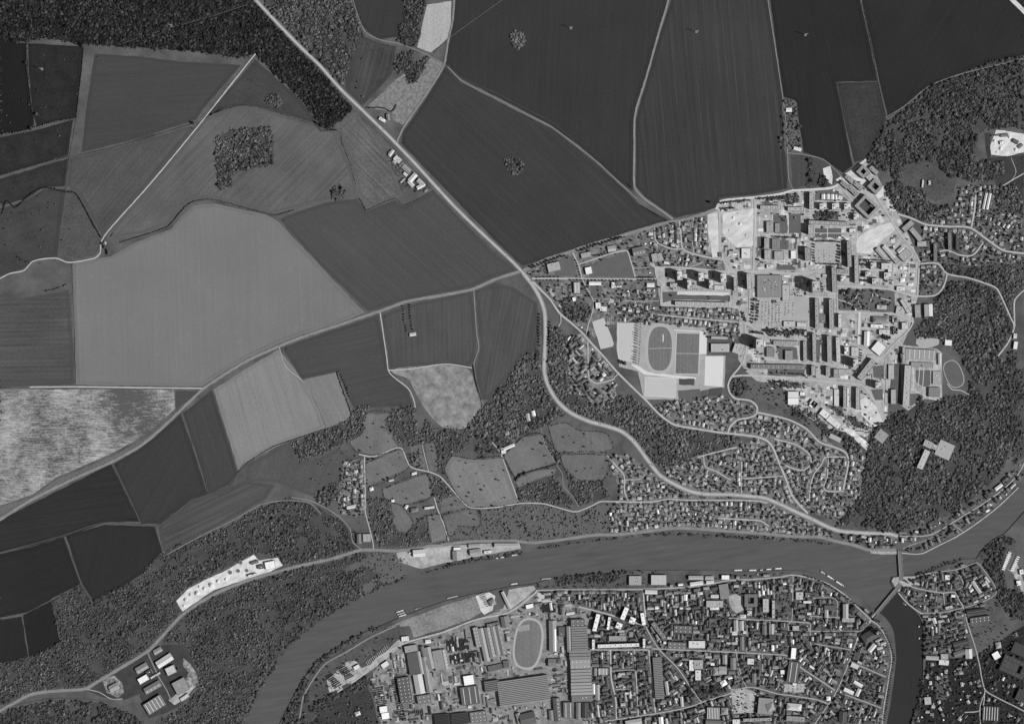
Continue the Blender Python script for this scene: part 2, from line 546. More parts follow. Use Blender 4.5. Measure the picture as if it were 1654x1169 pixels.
# ------------------------------------------------------------------ fields
def field(pts, mat, label, layer=0.1, amp=0.5, smooth=False):
    o = area("field", pts, mat, layer, label, smooth, amp)
    a2 = sum(p[0] * q[1] - q[0] * p[1] for p, q in zip(pts, pts[1:] + pts[:1])) / 2
    if abs(a2) > 6000 and FV[0]:                      # headland: the sprayer's turn round the field edge
        s = 1 if a2 > 0 else -1
        for off, wd, dv in ((3.2, 3.4, 0.93), (5.6, 0.5, 1.16)):
            ins = []
            for i in range(len(pts)):
                p0, p1, p2 = pts[i - 1], pts[i], pts[(i + 1) % len(pts)]
                d1 = math.hypot(p1[0] - p0[0], p1[1] - p0[1]) + 1e-6; d2 = math.hypot(p2[0] - p1[0], p2[1] - p1[1]) + 1e-6
                n1 = (-(p1[1] - p0[1]) / d1 * s, (p1[0] - p0[0]) / d1 * s); n2 = (-(p2[1] - p1[1]) / d2 * s, (p2[0] - p1[0]) / d2 * s)
                bx, by = n1[0] + n2[0], n1[1] + n2[1]; bl_ = max(0.5, bx * bx + by * by)
                ins.append((p1[0] + bx * off * 2 / bl_, p1[1] + by * off * 2 / bl_))
            ins.append(ins[0])
            h = ribbon("headland", ins, wd, grey("headland_soil", int(FV[0] * (1 + (dv - 1) * 0.5)), 0.15, 0.01, 0.15), layer + 0.17 + (0.02 if wd < 1 else 0), None, False, None, 0.3)
            h.parent = o
    return o
MEADOWS = []  # left-edge pastures next: lens falloff toward the corner darkens their colours
field([(0, 66), (42, 70), (47, 130), (55, 200), (50, 210), (0, 217), (-40, 217), (-40, 66)], crop(32, 80, 0.02, 6, mottle=0.25), "dark rough pasture in the far top left corner")
field([(45, 70), (135, 75), (128, 140), (122, 190), (60, 205), (52, 180), (47, 120)], crop(42, 80, 0.02, 6, mottle=0.4, mscale=0.02, fine=0.2), "mottled dark pasture with scattered bushes, top left")
field([(0, 222), (60, 210), (118, 193), (110, 250), (0, 283), (-40, 285), (-40, 225)], crop(46, 15, 0.02, 6, mottle=0.4, mscale=0.02, fine=0.2), "narrow dark pasture strip at the left edge")
field([(-40, 295), (0, 289), (110, 256), (105, 301), (70, 303), (45, 320), (10, 330), (-40, 335)], crop(52, 15, 0.02, 6, mottle=0.3, mscale=0.02, fine=0.2), "rough pasture below the dark hedge, left edge")
field([(152.7, 87), (231, 92), (295, 100), (390, 105), (328, 177), (318, 193), (308, 197), (218, 225), (131, 247), (140, 170)], crop(70, 3, 0.02, 6, mottle=0.12), "smooth grey field below the top left wood")
field([(112, 258), (131, 252), (218, 231), (306, 204), (318, 206), (241, 296), (178, 366), (165, 380), (138.6, 334), (123, 309), (108, 300)], crop(82, 50, 0.02, 22, mottle=0.2, mscale=0.008, fine=0.12, streak=0.2), "diagonally streaked grey field left of the straight lane")
field([(331, 191), (364, 177), (385, 170.6), (400, 172), (438.5, 179.6), (495, 197.6), (541, 211), (551, 231), (566.8, 267), (577, 300), (580, 320), (528, 323), (477, 337), (443.6, 346), (400, 334), (346, 321), (308, 324), (289, 342), (273, 363), (231, 378.5), (172, 386), (180, 371), (243, 298)],
      crop(95, 45, 0.02, 24, tram=-0.12, tw=60, mottle=0.2, mscale=0.008, fine=0.1, streak=0.18), "grey field around the square copse")
field([(402, 108), (412, 96), (440, 122), (485, 160), (520, 208), (541, 210), (495, 196), (438, 178), (400, 170), (365, 175), (333, 189)], crop(68, -30, 0.02, 8, mottle=0.25, mscale=0.012, fine=0.15), "rough triangular field under the roadside wood")
field([(116.7, 428), (120.6, 424), (179.6, 414), (220.6, 391), (277, 370), (292.5, 350), (313, 332), (346, 329), (400, 341), (425.6, 345), (448, 357), (515.5, 428), (589, 505), (541, 524), (489, 540), (451, 555), (400, 578), (366, 598), (326, 624), (123, 621), (123, 600), (117, 480)],
      crop(119, 92, 0.01, 18, mottle=0.09, mscale=0.004, fine=0.045, streak=0.05), "largest pale field, left centre")
field([(-40, 476), (0, 475), (40, 481), (112, 468), (119, 560), (120, 621), (0, 625), (-40, 625)], crop(80, 1, 0.09, 16, mottle=0.18, fine=0.12, streak=0.25), "striped grey field at the left edge")
field([(-40, 345), (10, 335), (45, 322), (70, 306), (105, 305), (92, 415), (55, 420), (38, 434), (0, 447), (-40, 455)], crop(68, 20, 0.02, 8, mottle=0.25, mscale=0.01, fine=0.15), "pasture above the bending lane, left edge")
field([(107, 306), (123, 313), (138.6, 338), (163, 382), (160, 405), (152, 413), (110, 420), (93, 414)], crop(82, 60, 0.02, 8, mottle=0.2, mscale=0.02, fine=0.2), "small triangular pasture inside the lane bend")
m_white = stubble("chalky_stubble", 88, 190, 1)
field([(-40, 630), (0, 629), (281, 629), (283, 660), (240, 699), (190, 727), (160, 741), (90, 771), (50, 800), (0, 816), (-40, 826)], m_white, "white mottled stubble field with fine rows, left edge")
field([(284, 631), (325, 632), (284, 661)], crop(76, 0, 0.03, 8), "small dark triangle beside the white field")
field([(-40, 832), (0, 818), (50, 803), (90, 775), (160, 746), (190, 732), (240, 704), (284, 665), (322, 636), (328, 628), (290, 664), (251, 700), (226, 720), (180, 746), (115, 774), (49, 807), (0, 838), (-40, 850)], crop(104, 35, 0.05, 10, fine=0.15), "grey grass strip along the sunken road")
field([(183, 749), (225, 724), (252, 704), (292, 668), (314, 730), (336, 800), (310, 805), (258, 846), (228, 846)], crop(59, 60, 0.02, 6, mottle=0.1), "dark field below the sunken road, beside a track")
field([(295, 667), (342, 630), (362, 690), (384, 763), (372, 782), (337, 799), (316, 730)], crop(68, -72, 0.03, 8, tram=0.3, tw=40), "dark narrow field running down to the scrub")
field([(-40, 855), (0, 840), (50, 814), (180, 749), (226, 842), (200, 842), (170, 844), (110, 865), (50, 882), (0, 892), (-40, 902)], crop(48, 8, 0.03, 12, mottle=0.12, streak=0.2), "very dark ploughed field, lower left")
field([(-40, 905), (0, 894), (50, 883), (103, 867), (131, 943), (85, 965), (80, 970), (45, 988), (0, 997), (-40, 1003)], crop(42, 20, 0.02, 8), "dark field at the lower left edge")
field([(106, 864), (170, 847), (250, 850), (262, 890), (240, 920), (190, 953), (150, 970), (133, 943)], crop(46, 80, 0.02, 8), "dark field above the hillside wood")
field([(256, 850), (310, 808), (372, 786), (393, 776), (445, 783), (430, 805), (400, 822), (340, 858), (270, 893), (263, 889)], crop(80, 25, 0.04, 10, mottle=0.2, streak=0.3), "grey field wedge along the wood edge")
field([(-40, 1003), (0, 1000), (35, 995), (46, 1063), (0, 1070), (-40, 1076)], crop(40, 80, 0.02, 8), "small field, lower left edge")
field([(37, 993), (83, 970), (98, 1040), (47, 1061)], crop(37, 80, 0.02, 8), "small black field beside the hillside wood")
field([(345, 629), (400, 594), (451, 564), (490, 616), (512, 655), (526, 691), (465, 712), (400, 745), (386, 761), (364, 690)], crop(131, -74, 0.02, 9, tram=-0.25, tw=62, mottle=0.12, fine=0.07), "pale field with dark drill lines, centre left")
field([(489, 614), (543, 601), (571, 674), (527, 691), (513, 655)], crop(124, -60, 0.02, 9, mottle=0.12, fine=0.08), "pale field corner beside the hedge")
field([(456, 561), (540, 532), (611, 509), (618, 545), (627, 592), (638, 607), (660, 632), (667, 655), (572, 660), (545, 600), (487, 612)], crop(74, 12, 0.03, 8, tram=0.3, tw=34, mottle=0.1), "dark field below the western road")
field([(617, 509), (655, 493), (763, 470), (770, 560), (766, 583), (757, 592), (720, 587), (631, 596)], crop(79, 92, 0.04, 8, mottle=0.14, streak=0.2), "dark square field with an orchard strip")
field([(767, 469), (800, 457), (830, 464), (868, 489), (873, 540), (868, 564), (845, 575), (820, 610), (790, 646), (776, 645), (769, 600), (776, 560)], crop(79, 80, 0.04, 8, mottle=0.2, streak=0.25), "dark field west of the main road curve")
m_quarry = patchy("overgrown_quarry", 104, 158, 40, 0.035, (1, 1, 1), 3.0, fine=0.4)
field([(632, 600), (645, 594), (720, 590), (757, 597), (768, 625), (776, 660), (752, 690), (718, 691), (692, 668), (668, 628), (660, 612)], m_quarry, "pale overgrown quarry floor", smooth=True)
field([(451, 354), (477, 343), (528, 327), (577, 321), (592, 341), (638, 323), (651, 333), (702, 309), (800, 411), (838, 438), (800, 447), (763, 464), (720, 472), (656, 484), (595, 503), (515, 426)], crop(77, -42, 0.0, 9, tram=0.4, tw=33, mottle=0.12, streak=0.08), "big dark field left of the highway")
field([(546, 207), (574, 181), (600, 215), (630, 260), (650, 316), (638, 321), (592, 337), (581, 318), (568, 267), (552, 230)], crop(98, -45, 0.06, 16, mottle=0.25, mscale=0.012, fine=0.2, streak=0.3), "streaky grassland beside the roadside houses")
field([(648, 232), (708, 294), (800, 389), (844, 430), (1083, 357), (1030, 328), (1005, 302), (966, 267), (928, 236), (890, 208), (851, 188), (800, 162), (746, 134), (720, 108), (686, 163), (651, 215)],
      crop(60, -44, 0.0, 9, tram=0.5, tw=29, mottle=0.14, streak=0.08), "large dark field right of the highway")
field([(735, 0), (735, -60), (1100, -60), (1079, 0), (1061, 62), (1043, 125), (1026, 177), (1023, 195), (1022, 309), (1005, 297), (966, 261), (928, 230), (890, 202), (851, 182), (800, 155), (746, 128), (720, 104), (725, 72), (733, 33)], crop(54, 88, 0.015, 9, mottle=0.12), "very large dark field at the top centre")
field([(1084, 0), (1100, -60), (1232, -60), (1240, 0), (1254, 90), (1264, 163), (1272, 305), (1218, 315), (1162, 320), (1155, 338), (1090, 352), (1067, 336), (1042, 318), (1027, 302), (1027, 195), (1031, 177), (1046, 125), (1064, 62)],
      crop(60, 95, 0.02, 18, tram=0.7, tw=27, mottle=0.12, streak=0.2), "dark field with fine pale vertical lines")
field([(1244, 0), (1236, -60), (1372, -60), (1389, 0), (1403, 60), (1417, 131), (1351, 133), (1364, 200), (1377, 268), (1362, 280), (1330, 257), (1298, 246), (1285, 163), (1266, 157), (1256, 90)], crop(42, 100, 0.02, 9, mottle=0.1), "very dark field above the allotment strip")
field([(1352, 134), (1418, 132), (1426, 165), (1432, 190), (1428, 205), (1405, 255), (1380, 262), (1365, 200)], crop(60, 100, 0.04, 9, mottle=0.3, mscale=0.015, fine=0.15), "lighter rough field west of the park wood")
field([(1392, 0), (1376, -60), (1700, -60), (1700, 80), (1654, 90), (1600, 100), (1540, 124), (1500, 140), (1470, 165), (1434, 190), (1420, 130), (1406, 60)], crop(43, 60, 0.01, 9, mottle=0.16), "smooth dark field, top right corner")  # colour lowered to carry the lens falloff in this corner
field([(1276, 251), (1300, 250), (1330, 261), (1359, 285), (1345, 299), (1281, 302)], crop(76, 90, 0.03, 8, mottle=0.2, fine=0.15), "small meadow above the new town")
field([(565, 92), (583, 45), (590, 60), (610, 68), (640, 75), (633, 120), (610, 145), (585, 172), (556, 143)], crop(70, 75, 0.05, 14, mottle=0.3, mscale=0.01, streak=0.35), "streaked dark field beside the eastern wood")
m_chalk = crop(170, 85, 0.03, 7, mottle=0.1, fine=0.12)
field([(690, 8), (729, 2), (728, 40), (722, 66), (696, 85), (674, 77), (681, 45)], m_chalk, "bright pale field beside the top lane")
field([(592, 174), (640, 128), (652, 120), (690, 92), (717, 104), (685, 155), (652, 202), (635, 195), (633, 181)], patchy("stubble", 104, 142, 40, 0.09, (1, 1, 1), 4, fine=0.4), "pale scratched stubble field by the road fork")
field([(566, 0), (560, -60), (672, -60), (665, 10), (645, 60), (612, 64), (594, 52), (582, 38)], crop(58, 80, 0.02, 8), "dark field between the two top woods")
for pts, v, lab in (
    ([(564, 713), (585, 700), (592, 668), (632, 668), (624, 690), (644, 720), (640, 726), (603, 735), (575, 728)], 112, "pale hillside meadow under the wood"),
    ([(400, 750), (465, 715), (483, 745), (510, 742), (548, 722), (566, 738), (560, 785), (545, 787), (512, 805), (450, 780), (395, 778)], 84, "dark ridged slope field"),
    ([(591, 749), (640, 728), (652, 727), (661, 755), (593, 785)], 112, "valley meadow right of the hamlet lane"),
    ([(618, 790), (690, 765), (697, 802), (648, 815), (622, 804)], 114, "valley meadow below the hedge line"),
    ([(662, 722), (680, 717), (690, 758), (668, 752)], 106, "small meadow left of a footpath"),
    ([(685, 716), (702, 716), (708, 760), (694, 760)], 106, "small meadow right of a footpath"),
    ([(718, 758), (730, 737), (763, 742), (812, 740), (838, 811), (800, 817), (760, 818), (737, 796)], 124, "wide pale meadow in the valley"),
    ([(814, 736), (845, 706), (875, 701), (900, 745), (858, 760), (833, 770)], 112, "meadow beside the farm track"),
    ([(831, 775), (860, 762), (898, 757), (895, 766), (866, 773), (838, 787)], 118, "pale strip meadow"),
    ([(886, 688), (915, 683), (935, 695), (980, 700), (990, 725), (930, 734), (900, 729)], 107, "upper meadow below the highway curve"),
    ([(905, 731), (985, 735), (975, 775), (935, 775), (912, 756)], 108, "lower meadow below the highway curve"),
    ([(632, 812), (648, 816), (668, 845), (652, 864), (637, 850)], 106, "meadow among orchard woods"),
    ([(690, 833), (711, 831), (722, 871), (698, 876)], 116, "meadow strip above the lower road"),
    ([(715, 832), (769, 822), (775, 850), (742, 850), (728, 866)], 104, "meadow right of the straight farm lane"),
    ([(713, 806), (736, 800), (752, 819), (712, 828)], 110, "small meadow inside the lane corner")):
    field(pts, crop(v, rnd.uniform(0, 180), 0.02, 9, mottle=0.18, mscale=0.012, fine=0.12), lab, amp=0.8); MEADOWS.append(pts)
for pts, v, lab in (
    ([(622, 1014), (650, 1002), (684, 990), (722, 976), (768, 962), (779, 988), (760, 999), (716, 1015), (668, 1029), (662, 1010), (640, 1012)], 134, "pale waste ground along the quay"),
    ([(492, 1112), (515, 1075), (545, 1054), (580, 1032), (622, 1014), (645, 1008), (655, 1036), (620, 1052), (580, 1082), (545, 1112), (510, 1130)], 84, "rough grass inside the river bend"),
    ([(520, 1140), (560, 1118), (590, 1105), (602, 1128), (612, 1172), (500, 1172)], 62, "dark gardens below the store road"),
    ([(1456, 268), (1500, 255), (1545, 283), (1540, 315), (1510, 325), (1490, 310), (1455, 300)], 82, "park meadow in front of the big house"),
    ([(1590, 215), (1600, 215), (1600, 255), (1654, 250), (1654, 330), (1610, 300), (1595, 262)], 62, "dark lawn beside the quarry yard")):
    field(pts, crop(v, 20, 0.02, 9, mottle=0.3, mscale=0.015, fine=0.2), lab, amp=0.8)
# ------------------------------------------------------------------ town ground, yards, paving (structure)
m_garden = patchy("garden_ground", 78, 138, 0, 0.05, (1, 1, 1), 3.0, fine=0.35)
m_gdark = patchy("dark_garden_ground", 62, 116, 0, 0.05, (1, 1, 1), 3.0, fine=0.35)
m_urban = patchy("town_pavement", 138, 190, 0, 0.035, (1, 1, 1), 3.0, fine=0.3)
m_yard = patchy("factory_yard", 104, 158, 0, 0.03, (1, 1, 1), 3.0, fine=0.35)
m_earth = patchy("bare_earth", 178, 224, 35, 0.05, (2.2, 1, 1), 2.5, fine=0.2)
m_chalky = patchy("chalk_spoil", 186, 232, 30, 0.06, (2, 1, 1), 3.0, fine=0.18)
m_lawn = grey("lawn", 98, 0.15, 0.03, 0.15)
m_dlawn = grey("dark_lawn", 80, 0.15, 0.03, 0.2)
m_pit = grey("sand_court", 188, 0.04, 0.02, 0.04)
m_court = grey("pale_court", 212, 0.05, 0.02, 0.04)
m_pitch = crop(116, 90, 0.03, 12, mottle=0.12, fine=0.1)
m_run = grey("running_track_surface", 172, 0.06, 0.05, 0.06)
m_lot = grey("car_park_surface", 168, 0.12, 0.03, 0.15)
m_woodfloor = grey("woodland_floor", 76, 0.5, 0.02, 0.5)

def ground(name, pts, mat, layer, label, smooth=False, amp=0.5):
    return area(name, pts, mat, layer, label, smooth, amp)
K_PARK = [(1266, 1104), (1302, 1103), (1301, 1118), (1266, 1117)]
zone = {}
def town(key, pts, mat, label):
    ground("town_ground", pts, mat, 0.28, label)
    m = np.zeros((H, W), bool); ras_poly(m, pts); zone[key] = m
town('west', [(845, 440), (880, 423), (1004, 383), (1060, 366), (1050, 400), (1058, 432), (1060, 450), (1040, 460), (1000, 520), (960, 545), (930, 525), (905, 500), (880, 470)], m_garden, "western edge of the town")
town('north', [(1052, 369), (1100, 357), (1143, 345), (1143, 405), (1168, 422), (1172, 437), (1060, 431), (1050, 400)], m_garden, "gardens of the northern house quarter")
town('new', [(1145, 345), (1160, 336), (1164, 324), (1260, 313), (1345, 302), (1400, 258), (1412, 275), (1450, 345), (1470, 385), (1486, 425), (1483, 478), (1468, 533), (1440, 600), (1432, 680), (1400, 705), (1330, 690), (1285, 660), (1250, 640), (1205, 600), (1192, 580), (1195, 500), (1067, 494), (1058, 432), (1172, 437), (1168, 422), (1143, 405)], m_urban, "pale paved ground of the new town")
town('estate', [(1050, 496), (1192, 499), (1196, 548), (1145, 546), (1130, 530), (1046, 524), (1000, 520), (998, 468), (1064, 468)], m_garden, "gardens of the house estate beside the stadium")
town('terrace', [(912, 548), (940, 538), (992, 600), (996, 640), (960, 655), (920, 625)], patchy("estate_ground", 84, 150, 0, 0.04, fine=0.3), "ground of the small estate by the diagonal road")
town('slope', [(1056, 655), (1100, 645), (1165, 640), (1205, 650), (1225, 665), (1300, 690), (1375, 735), (1395, 740), (1390, 800), (1355, 840), (1300, 825), (1240, 803), (1138, 797), (1090, 780), (1075, 760), (1120, 738), (1165, 728), (1225, 710), (1165, 700), (1088, 686)], m_garden, "gardens of the hillside quarter")
town('lane', [(978, 735), (1010, 735), (1045, 755), (1085, 785), (1120, 799), (1240, 808), (1345, 855), (1345, 868), (1283, 864), (1117, 850), (1040, 856), (985, 860), (985, 820), (1005, 800)], m_garden, "gardens between the highway and the river road")
town('bridgehead', [(1360, 862), (1445, 865), (1450, 892), (1405, 886), (1362, 876)], m_gdark, "gardens left of the bridgehead")
town('quay', [(1452, 860), (1500, 852), (1536, 836), (1590, 800), (1632, 765), (1652, 745), (1656, 770), (1615, 812), (1580, 838), (1540, 862), (1490, 890), (1458, 892)], m_gdark, "riverside strip of houses upstream of the bridge")
town('northeast', [(1490, 360), (1500, 335), (1545, 330), (1550, 300), (1600, 300), (1612, 335), (1654, 350), (1654, 425), (1560, 430), (1520, 425), (1530, 445), (1510, 478), (1486, 478), (1488, 425)], m_gdark, "gardens of the north-eastern quarter")
town('south', [(868, 955), (930, 948), (1040, 949), (1130, 938), (1180, 930), (1262, 925), (1300, 928), (1335, 943), (1400, 985), (1420, 1000), (1436, 1030), (1440, 1060), (1432, 1120), (1425, 1172), (955, 1172), (950, 1050), (955, 985), (935, 975)], m_gdark, "old town between the rivers")
town('east', [(1452, 945), (1462, 938), (1505, 925), (1580, 905), (1612, 955), (1560, 1000), (1568, 1060), (1500, 1060), (1493, 1000), (1470, 975)], m_gdark, "quarter east of the confluence")
town('southeast', [(1496, 1065), (1575, 1060), (1654, 1010), (1654, 1172), (1476, 1172), (1490, 1125)], grey("dark_gardens", 42, 0.5, 0.03, 0.5), "dark gardens in the lower right corner")  # dark ground value includes the corner's lens falloff
town('factory', [(600, 1095), (612, 1068), (648, 1044), (668, 1036), (760, 1006), (868, 955), (930, 978), (955, 985), (952, 1050), (975, 1172), (616, 1172), (604, 1125)], m_yard, "factory yards beside the river bend")
town('hamlet', [(553, 745), (590, 740), (592, 835), (550, 830), (545, 805)], m_garden, "hamlet gardens along the lane")
ground("yard", [(135, 1112), (160, 1100), (235, 1052), (262, 1042), (300, 1040), (322, 1090), (318, 1108), (290, 1140), (270, 1150), (240, 1160), (225, 1120), (200, 1130), (165, 1125)], grey("dark_works_yard", 66, 0.45, 0.03, 0.4), 0.4, "dark yard of the works in the lower left wood")
ground("yard", [(528, 1098), (548, 1080), (560, 1068), (575, 1066), (584, 1078), (600, 1072), (625, 1050), (640, 1035), (650, 1030), (652, 1040), (625, 1062), (600, 1082), (575, 1098), (550, 1112), (532, 1118)], m_urban, 0.42, "pale gravel of the pipe store")
ground("yard", [(768, 962), (790, 956), (800, 962), (796, 985), (782, 992), (776, 985)], m_earth, 0.42, "white timber yard on the quay")
ground("yard", [(822, 952), (862, 945), (866, 951), (845, 968), (826, 982), (812, 985)], m_urban, 0.42, "pale quay yard by the river street")
ground("yard", [(296, 1062), (308, 1072), (318, 1088), (320, 1100), (310, 1112), (300, 1098), (305, 1085), (296, 1075)], patchy("rubble", 90, 170, 0, 0.08, fine=0.4), 0.44, "pale rubble at the right of the lower left works")
ground("yard", [(272, 1130), (285, 1120), (310, 1108), (318, 1106), (300, 1126), (282, 1138)], m_urban, 0.44, "pale paved corner of the lower left works")
ground("yard", [(165, 1098), (185, 1090), (197, 1102), (200, 1118), (190, 1126), (172, 1118)], patchy("rubble2", 84, 160, 0, 0.08, fine=0.4), 0.44, "pale garden loops of the lower left works")
ground("yard", [(640, 893), (660, 885), (770, 878), (838, 876), (842, 886), (800, 893), (720, 908), (680, 918), (645, 908)], m_urban, 0.4, "pale riverside works yard")
E2 = sheet(1040, 300, 7.3045); C2 = sheet(1240, 240, 7.3045); D2 = sheet(1240, 380, 7.3045); A2 = sheet(840, 380, 7.3045)
F2 = sheet(1020, 580, 7.3045); F0 = sheet(840, 500, 7.3045); E0 = sheet(1040, 440, 7.3045); H2 = sheet(1240, 520, 7.3045); S2 = sheet(1220, 640, 7.3045)
ground("building_site", E2([(925, 320), (1330, 260), (1320, 480), (1310, 710), (1090, 730), (930, 570)]), m_earth, 0.42, "white bare-earth building site, north of the tower blocks")
ground("building_site", E2([(752, 340), (868, 325), (890, 560), (905, 850), (810, 845), (752, 520)]), m_earth, 0.42, "long white levelled strip beside the garden houses")
ground("building_site", C2([(1470, 860), (1530, 940), (1440, 1010), (1300, 1130), (1220, 1240), (1050, 1230), (1045, 1100), (1060, 1060), (1200, 950)]), m_earth, 0.42, "white cleared site below the courtyard blocks")
ground("building_site", C2([(985, 250), (1190, 395), (1140, 450), (1060, 390), (940, 300), (840, 400), (800, 370)]), m_earth, 0.44, "white strip between courtyard blocks")
ground("building_site", C2([(650, 235), (740, 205), (765, 330), (760, 430), (720, 400), (665, 340)]), m_earth, 0.44, "white chalk patch above the town road")
ground("building_site", C2([(1390, 640), (1440, 630), (1530, 720), (1500, 745), (1420, 720)]), m_earth, 0.44, "white patch at the park edge")
ground("building_site", C2([(1270, 560), (1370, 440), (1360, 560), (1300, 600)]), m_earth, 0.44, "white patch beside the last courtyard block")
ground("building_site", H2([(1090, 920), (1160, 880), (1200, 930), (1300, 1000), (1345, 1100), (1380, 1180), (1300, 1240), (1200, 1190), (1110, 1100)]), m_earth, 0.42, "white bare ground south of the new town")
ground("building_site", S2([(1060, 380), (1130, 390), (1300, 520), (1400, 640), (1360, 670), (1260, 590), (1140, 470), (1040, 400)]), m_chalky, 0.44, "white spoil track running downhill")
ground("works_yard", [(284.8, 970), (302.8, 951), (331, 935.7), (359, 924), (385, 909), (410, 895), (418, 905), (448.7, 900), (457, 913), (436, 923), (400, 934), (346, 952), (295, 987)], m_chalky, 0.46, "brilliant white gravel works in the hillside wood")
ground("works_yard", [(1609, 210), (1622.7, 211), (1660, 218), (1660, 244), (1628, 252.5), (1601, 250), (1599, 236)], m_chalky, 0.46, "white yard cut into the dark park, right edge")
for q in ([(1177, 962), (1188, 958), (1200, 964), (1201, 985), (1190, 990), (1184, 986), (1178, 975)], K_PARK, [(1180, 1112), (1200, 1110), (1222, 1118), (1218, 1150), (1185, 1152)]):
    ground("square", q, m_urban, 0.46, None); ras_poly(occ, q)
ground("works_yard", [(1630, 0), (1640, 0), (1660, 20), (1660, 30)], m_earth, 0.46, "pale corner, top right")
ground("pavement", [(1610, 195), (1620, 190), (1645, 965), (1622, 940)][:0] or [(1620, 915), (1636, 925), (1650, 955), (1654, 960), (1654, 940), (1640, 900), (1625, 893)], m_urban, 0.42, "pale lorry yard at the right edge")
ground("car_park", E0([(1370, 300), (1607, 320), (1607, 640), (1320, 620)]), m_lot, 0.44, "big car park south of the shopping hall")
ground("car_park", D2([(0, 770), (480, 700), (480, 1000), (150, 1000), (140, 1085), (0, 1085)]), m_lot, 0.45, "car park in front of the low shops")
ground("square", D2([(555, 95), (830, 95), (830, 325), (555, 330)]), m_lot, 0.44, "tree-lined pale square of the new town")
# lawns of the new town
for i, p in enumerate((E0([(220, 230), (400, 225), (1000, 265), (990, 330), (360, 320), (225, 360)]), E2([(1340, 600), (1420, 600), (1420, 860), (1340, 840)]),
          D2([(50, 60), (250, 60), (240, 170), (60, 170)]), D2([(830, 640), (1200, 630), (1200, 890), (820, 880)]), D2([(1200, 640), (1500, 650), (1500, 910), (1210, 900)]),
          H2([(1240, 530), (1370, 510), (1370, 670), (1250, 650)]), H2([(1220, 800), (1360, 790), (1360, 920), (1270, 920)]), H2([(0, 790), (220, 800), (220, 980), (100, 920), (0, 850)]),
          H2([(0, 540), (440, 560), (430, 640), (0, 630)]), H2([(580, 160), (630, 160), (610, 480), (560, 470)]), H2([(100, 280), (340, 300), (360, 440), (130, 440)]),
          C2([(250, 770), (390, 770), (390, 1000), (250, 1000)]), C2([(60, 780), (230, 790), (230, 1000), (80, 1000)]), C2([(560, 740), (840, 740), (830, 840), (560, 850)]),
          C2([(560, 940), (870, 940), (870, 1050), (560, 1050)]), C2([(560, 500), (780, 480), (960, 620), (560, 610)]), S2([(480, 240), (640, 290), (780, 380), (780, 500), (700, 450), (600, 340)]),
          A2([(800, 360), (1260, 195), (1350, 495), (820, 490)]), A2([(140, 460), (490, 490), (500, 550), (230, 630)]), A2([(380, 300), (620, 250), (680, 480), (520, 480), (420, 480)]))):
    ground("lawn", p, m_lawn, 0.44, None)
G1_ = sheet(1434, 540, 7.3045)
ground("school_yard", G1_([(150, 120), (580, 170), (640, 220), (640, 780), (430, 760), (240, 900), (160, 840), (150, 330)]), m_urban, 0.42, "pale yard of the big school", amp=0.2)
for q in (G1_([(330, 420), (500, 420), (500, 600), (420, 620), (330, 560)]), G1_([(260, 700), (400, 690), (420, 740), (260, 850)]), G1_([(640, 220), (720, 260), (690, 330), (650, 400)]), [(1205, 612), (1262, 622), (1268, 650), (1250, 655), (1225, 645), (1208, 630)], [(1345, 655), (1360, 640), (1362, 670), (1352, 672)]):
    ground("lawn", q, m_lawn, 0.45, None)
for q in (G1_([(270, 640), (450, 730), (640, 800)]), G1_([(300, 340), (300, 620)]), G1_([(380, 340), (360, 600)]), G1_([(430, 340), (410, 640)]), G1_([(485, 340), (490, 420)]), D2([(900, 640), (920, 740), (1000, 770), (1080, 680), (1100, 640)]), D2([(1040, 740), (1100, 840), (1110, 890)]), D2([(1270, 690), (1330, 740), (1450, 770)]), D2([(830, 760), (960, 800), (1040, 870)]), H2([(490, 200), (620, 200)]), H2([(150, 770), (460, 790)]), C2([(560, 1000), (870, 1000)]), C2([(705, 940), (705, 1050)]), C2([(240, 770), (245, 1000)]), G1_([(640, 790), (655, 900), (650, 1000), (645, 1140)]), G1_([(700, 580), (760, 650), (860, 660), (960, 710)])):
    ribbon("footpath", q, 0.9, m_court, 0.58, None)
ground("sports_court", A2([(835, 595), (955, 595), (955, 740), (845, 740)]), grey("tar_court", 98, 0.05, 0.03, 0.08), 0.46, "dark square sports court behind the white shed")
ground("sports_court", D2([(105, 345), (325, 350), (325, 412), (105, 408)]), grey("tar_court2", 98, 0.05, 0.03, 0.08), 0.46, "dark tar court left of the tree-lined square", amp=0)
ground("pavement", E0([(400, 215), (1000, 232), (1010, 262), (930, 275), (390, 262)]), grey("pale_concrete", 205, 0.08, 0.05, 0.08), 0.47, "pale concrete strip below the tower blocks")
# stadium
ground("sports_ground", [(996, 520), (1032, 521), (1048, 520), (1140, 530), (1142, 545), (1141, 574), (1172, 574), (1170, 626), (1135, 630), (1100, 645), (1040, 645), (1030, 600), (1000, 592)], grey("stadium_gravel", 165, 0.2, 0.04, 0.15), 0.43, "pale gravel of the stadium grounds")
ground("sports_pitch", F0([(1145, 160), (1350, 155), (1335, 560), (1320, 620), (1160, 585), (1140, 480)]), m_pit, 0.5, "pale sand pitch left of the poplar row")
ground("sports_pitch", F0([(850, 145), (990, 95), (1105, 400), (1095, 435), (950, 465), (930, 400)]), m_pit, 0.5, "pale tilted pitch beside the diagonal road")
ground("sports_pitch", F2([(155, 205), (535, 220), (525, 455), (150, 440)]), m_pit, 0.5, "pale pitch below the running track", amp=0)
ground("sports_pitch", F2([(870, -35), (1088, -35), (1072, 325), (860, 310)]), m_court, 0.5, "near-white rectangular court east of the stadium", amp=0)
ground("sports_pitch", E0([(390, 715), (655, 725), (640, 1195), (372, 1190)]), m_pitch, 0.5, "dark grass football pitch right of the running track", amp=0)
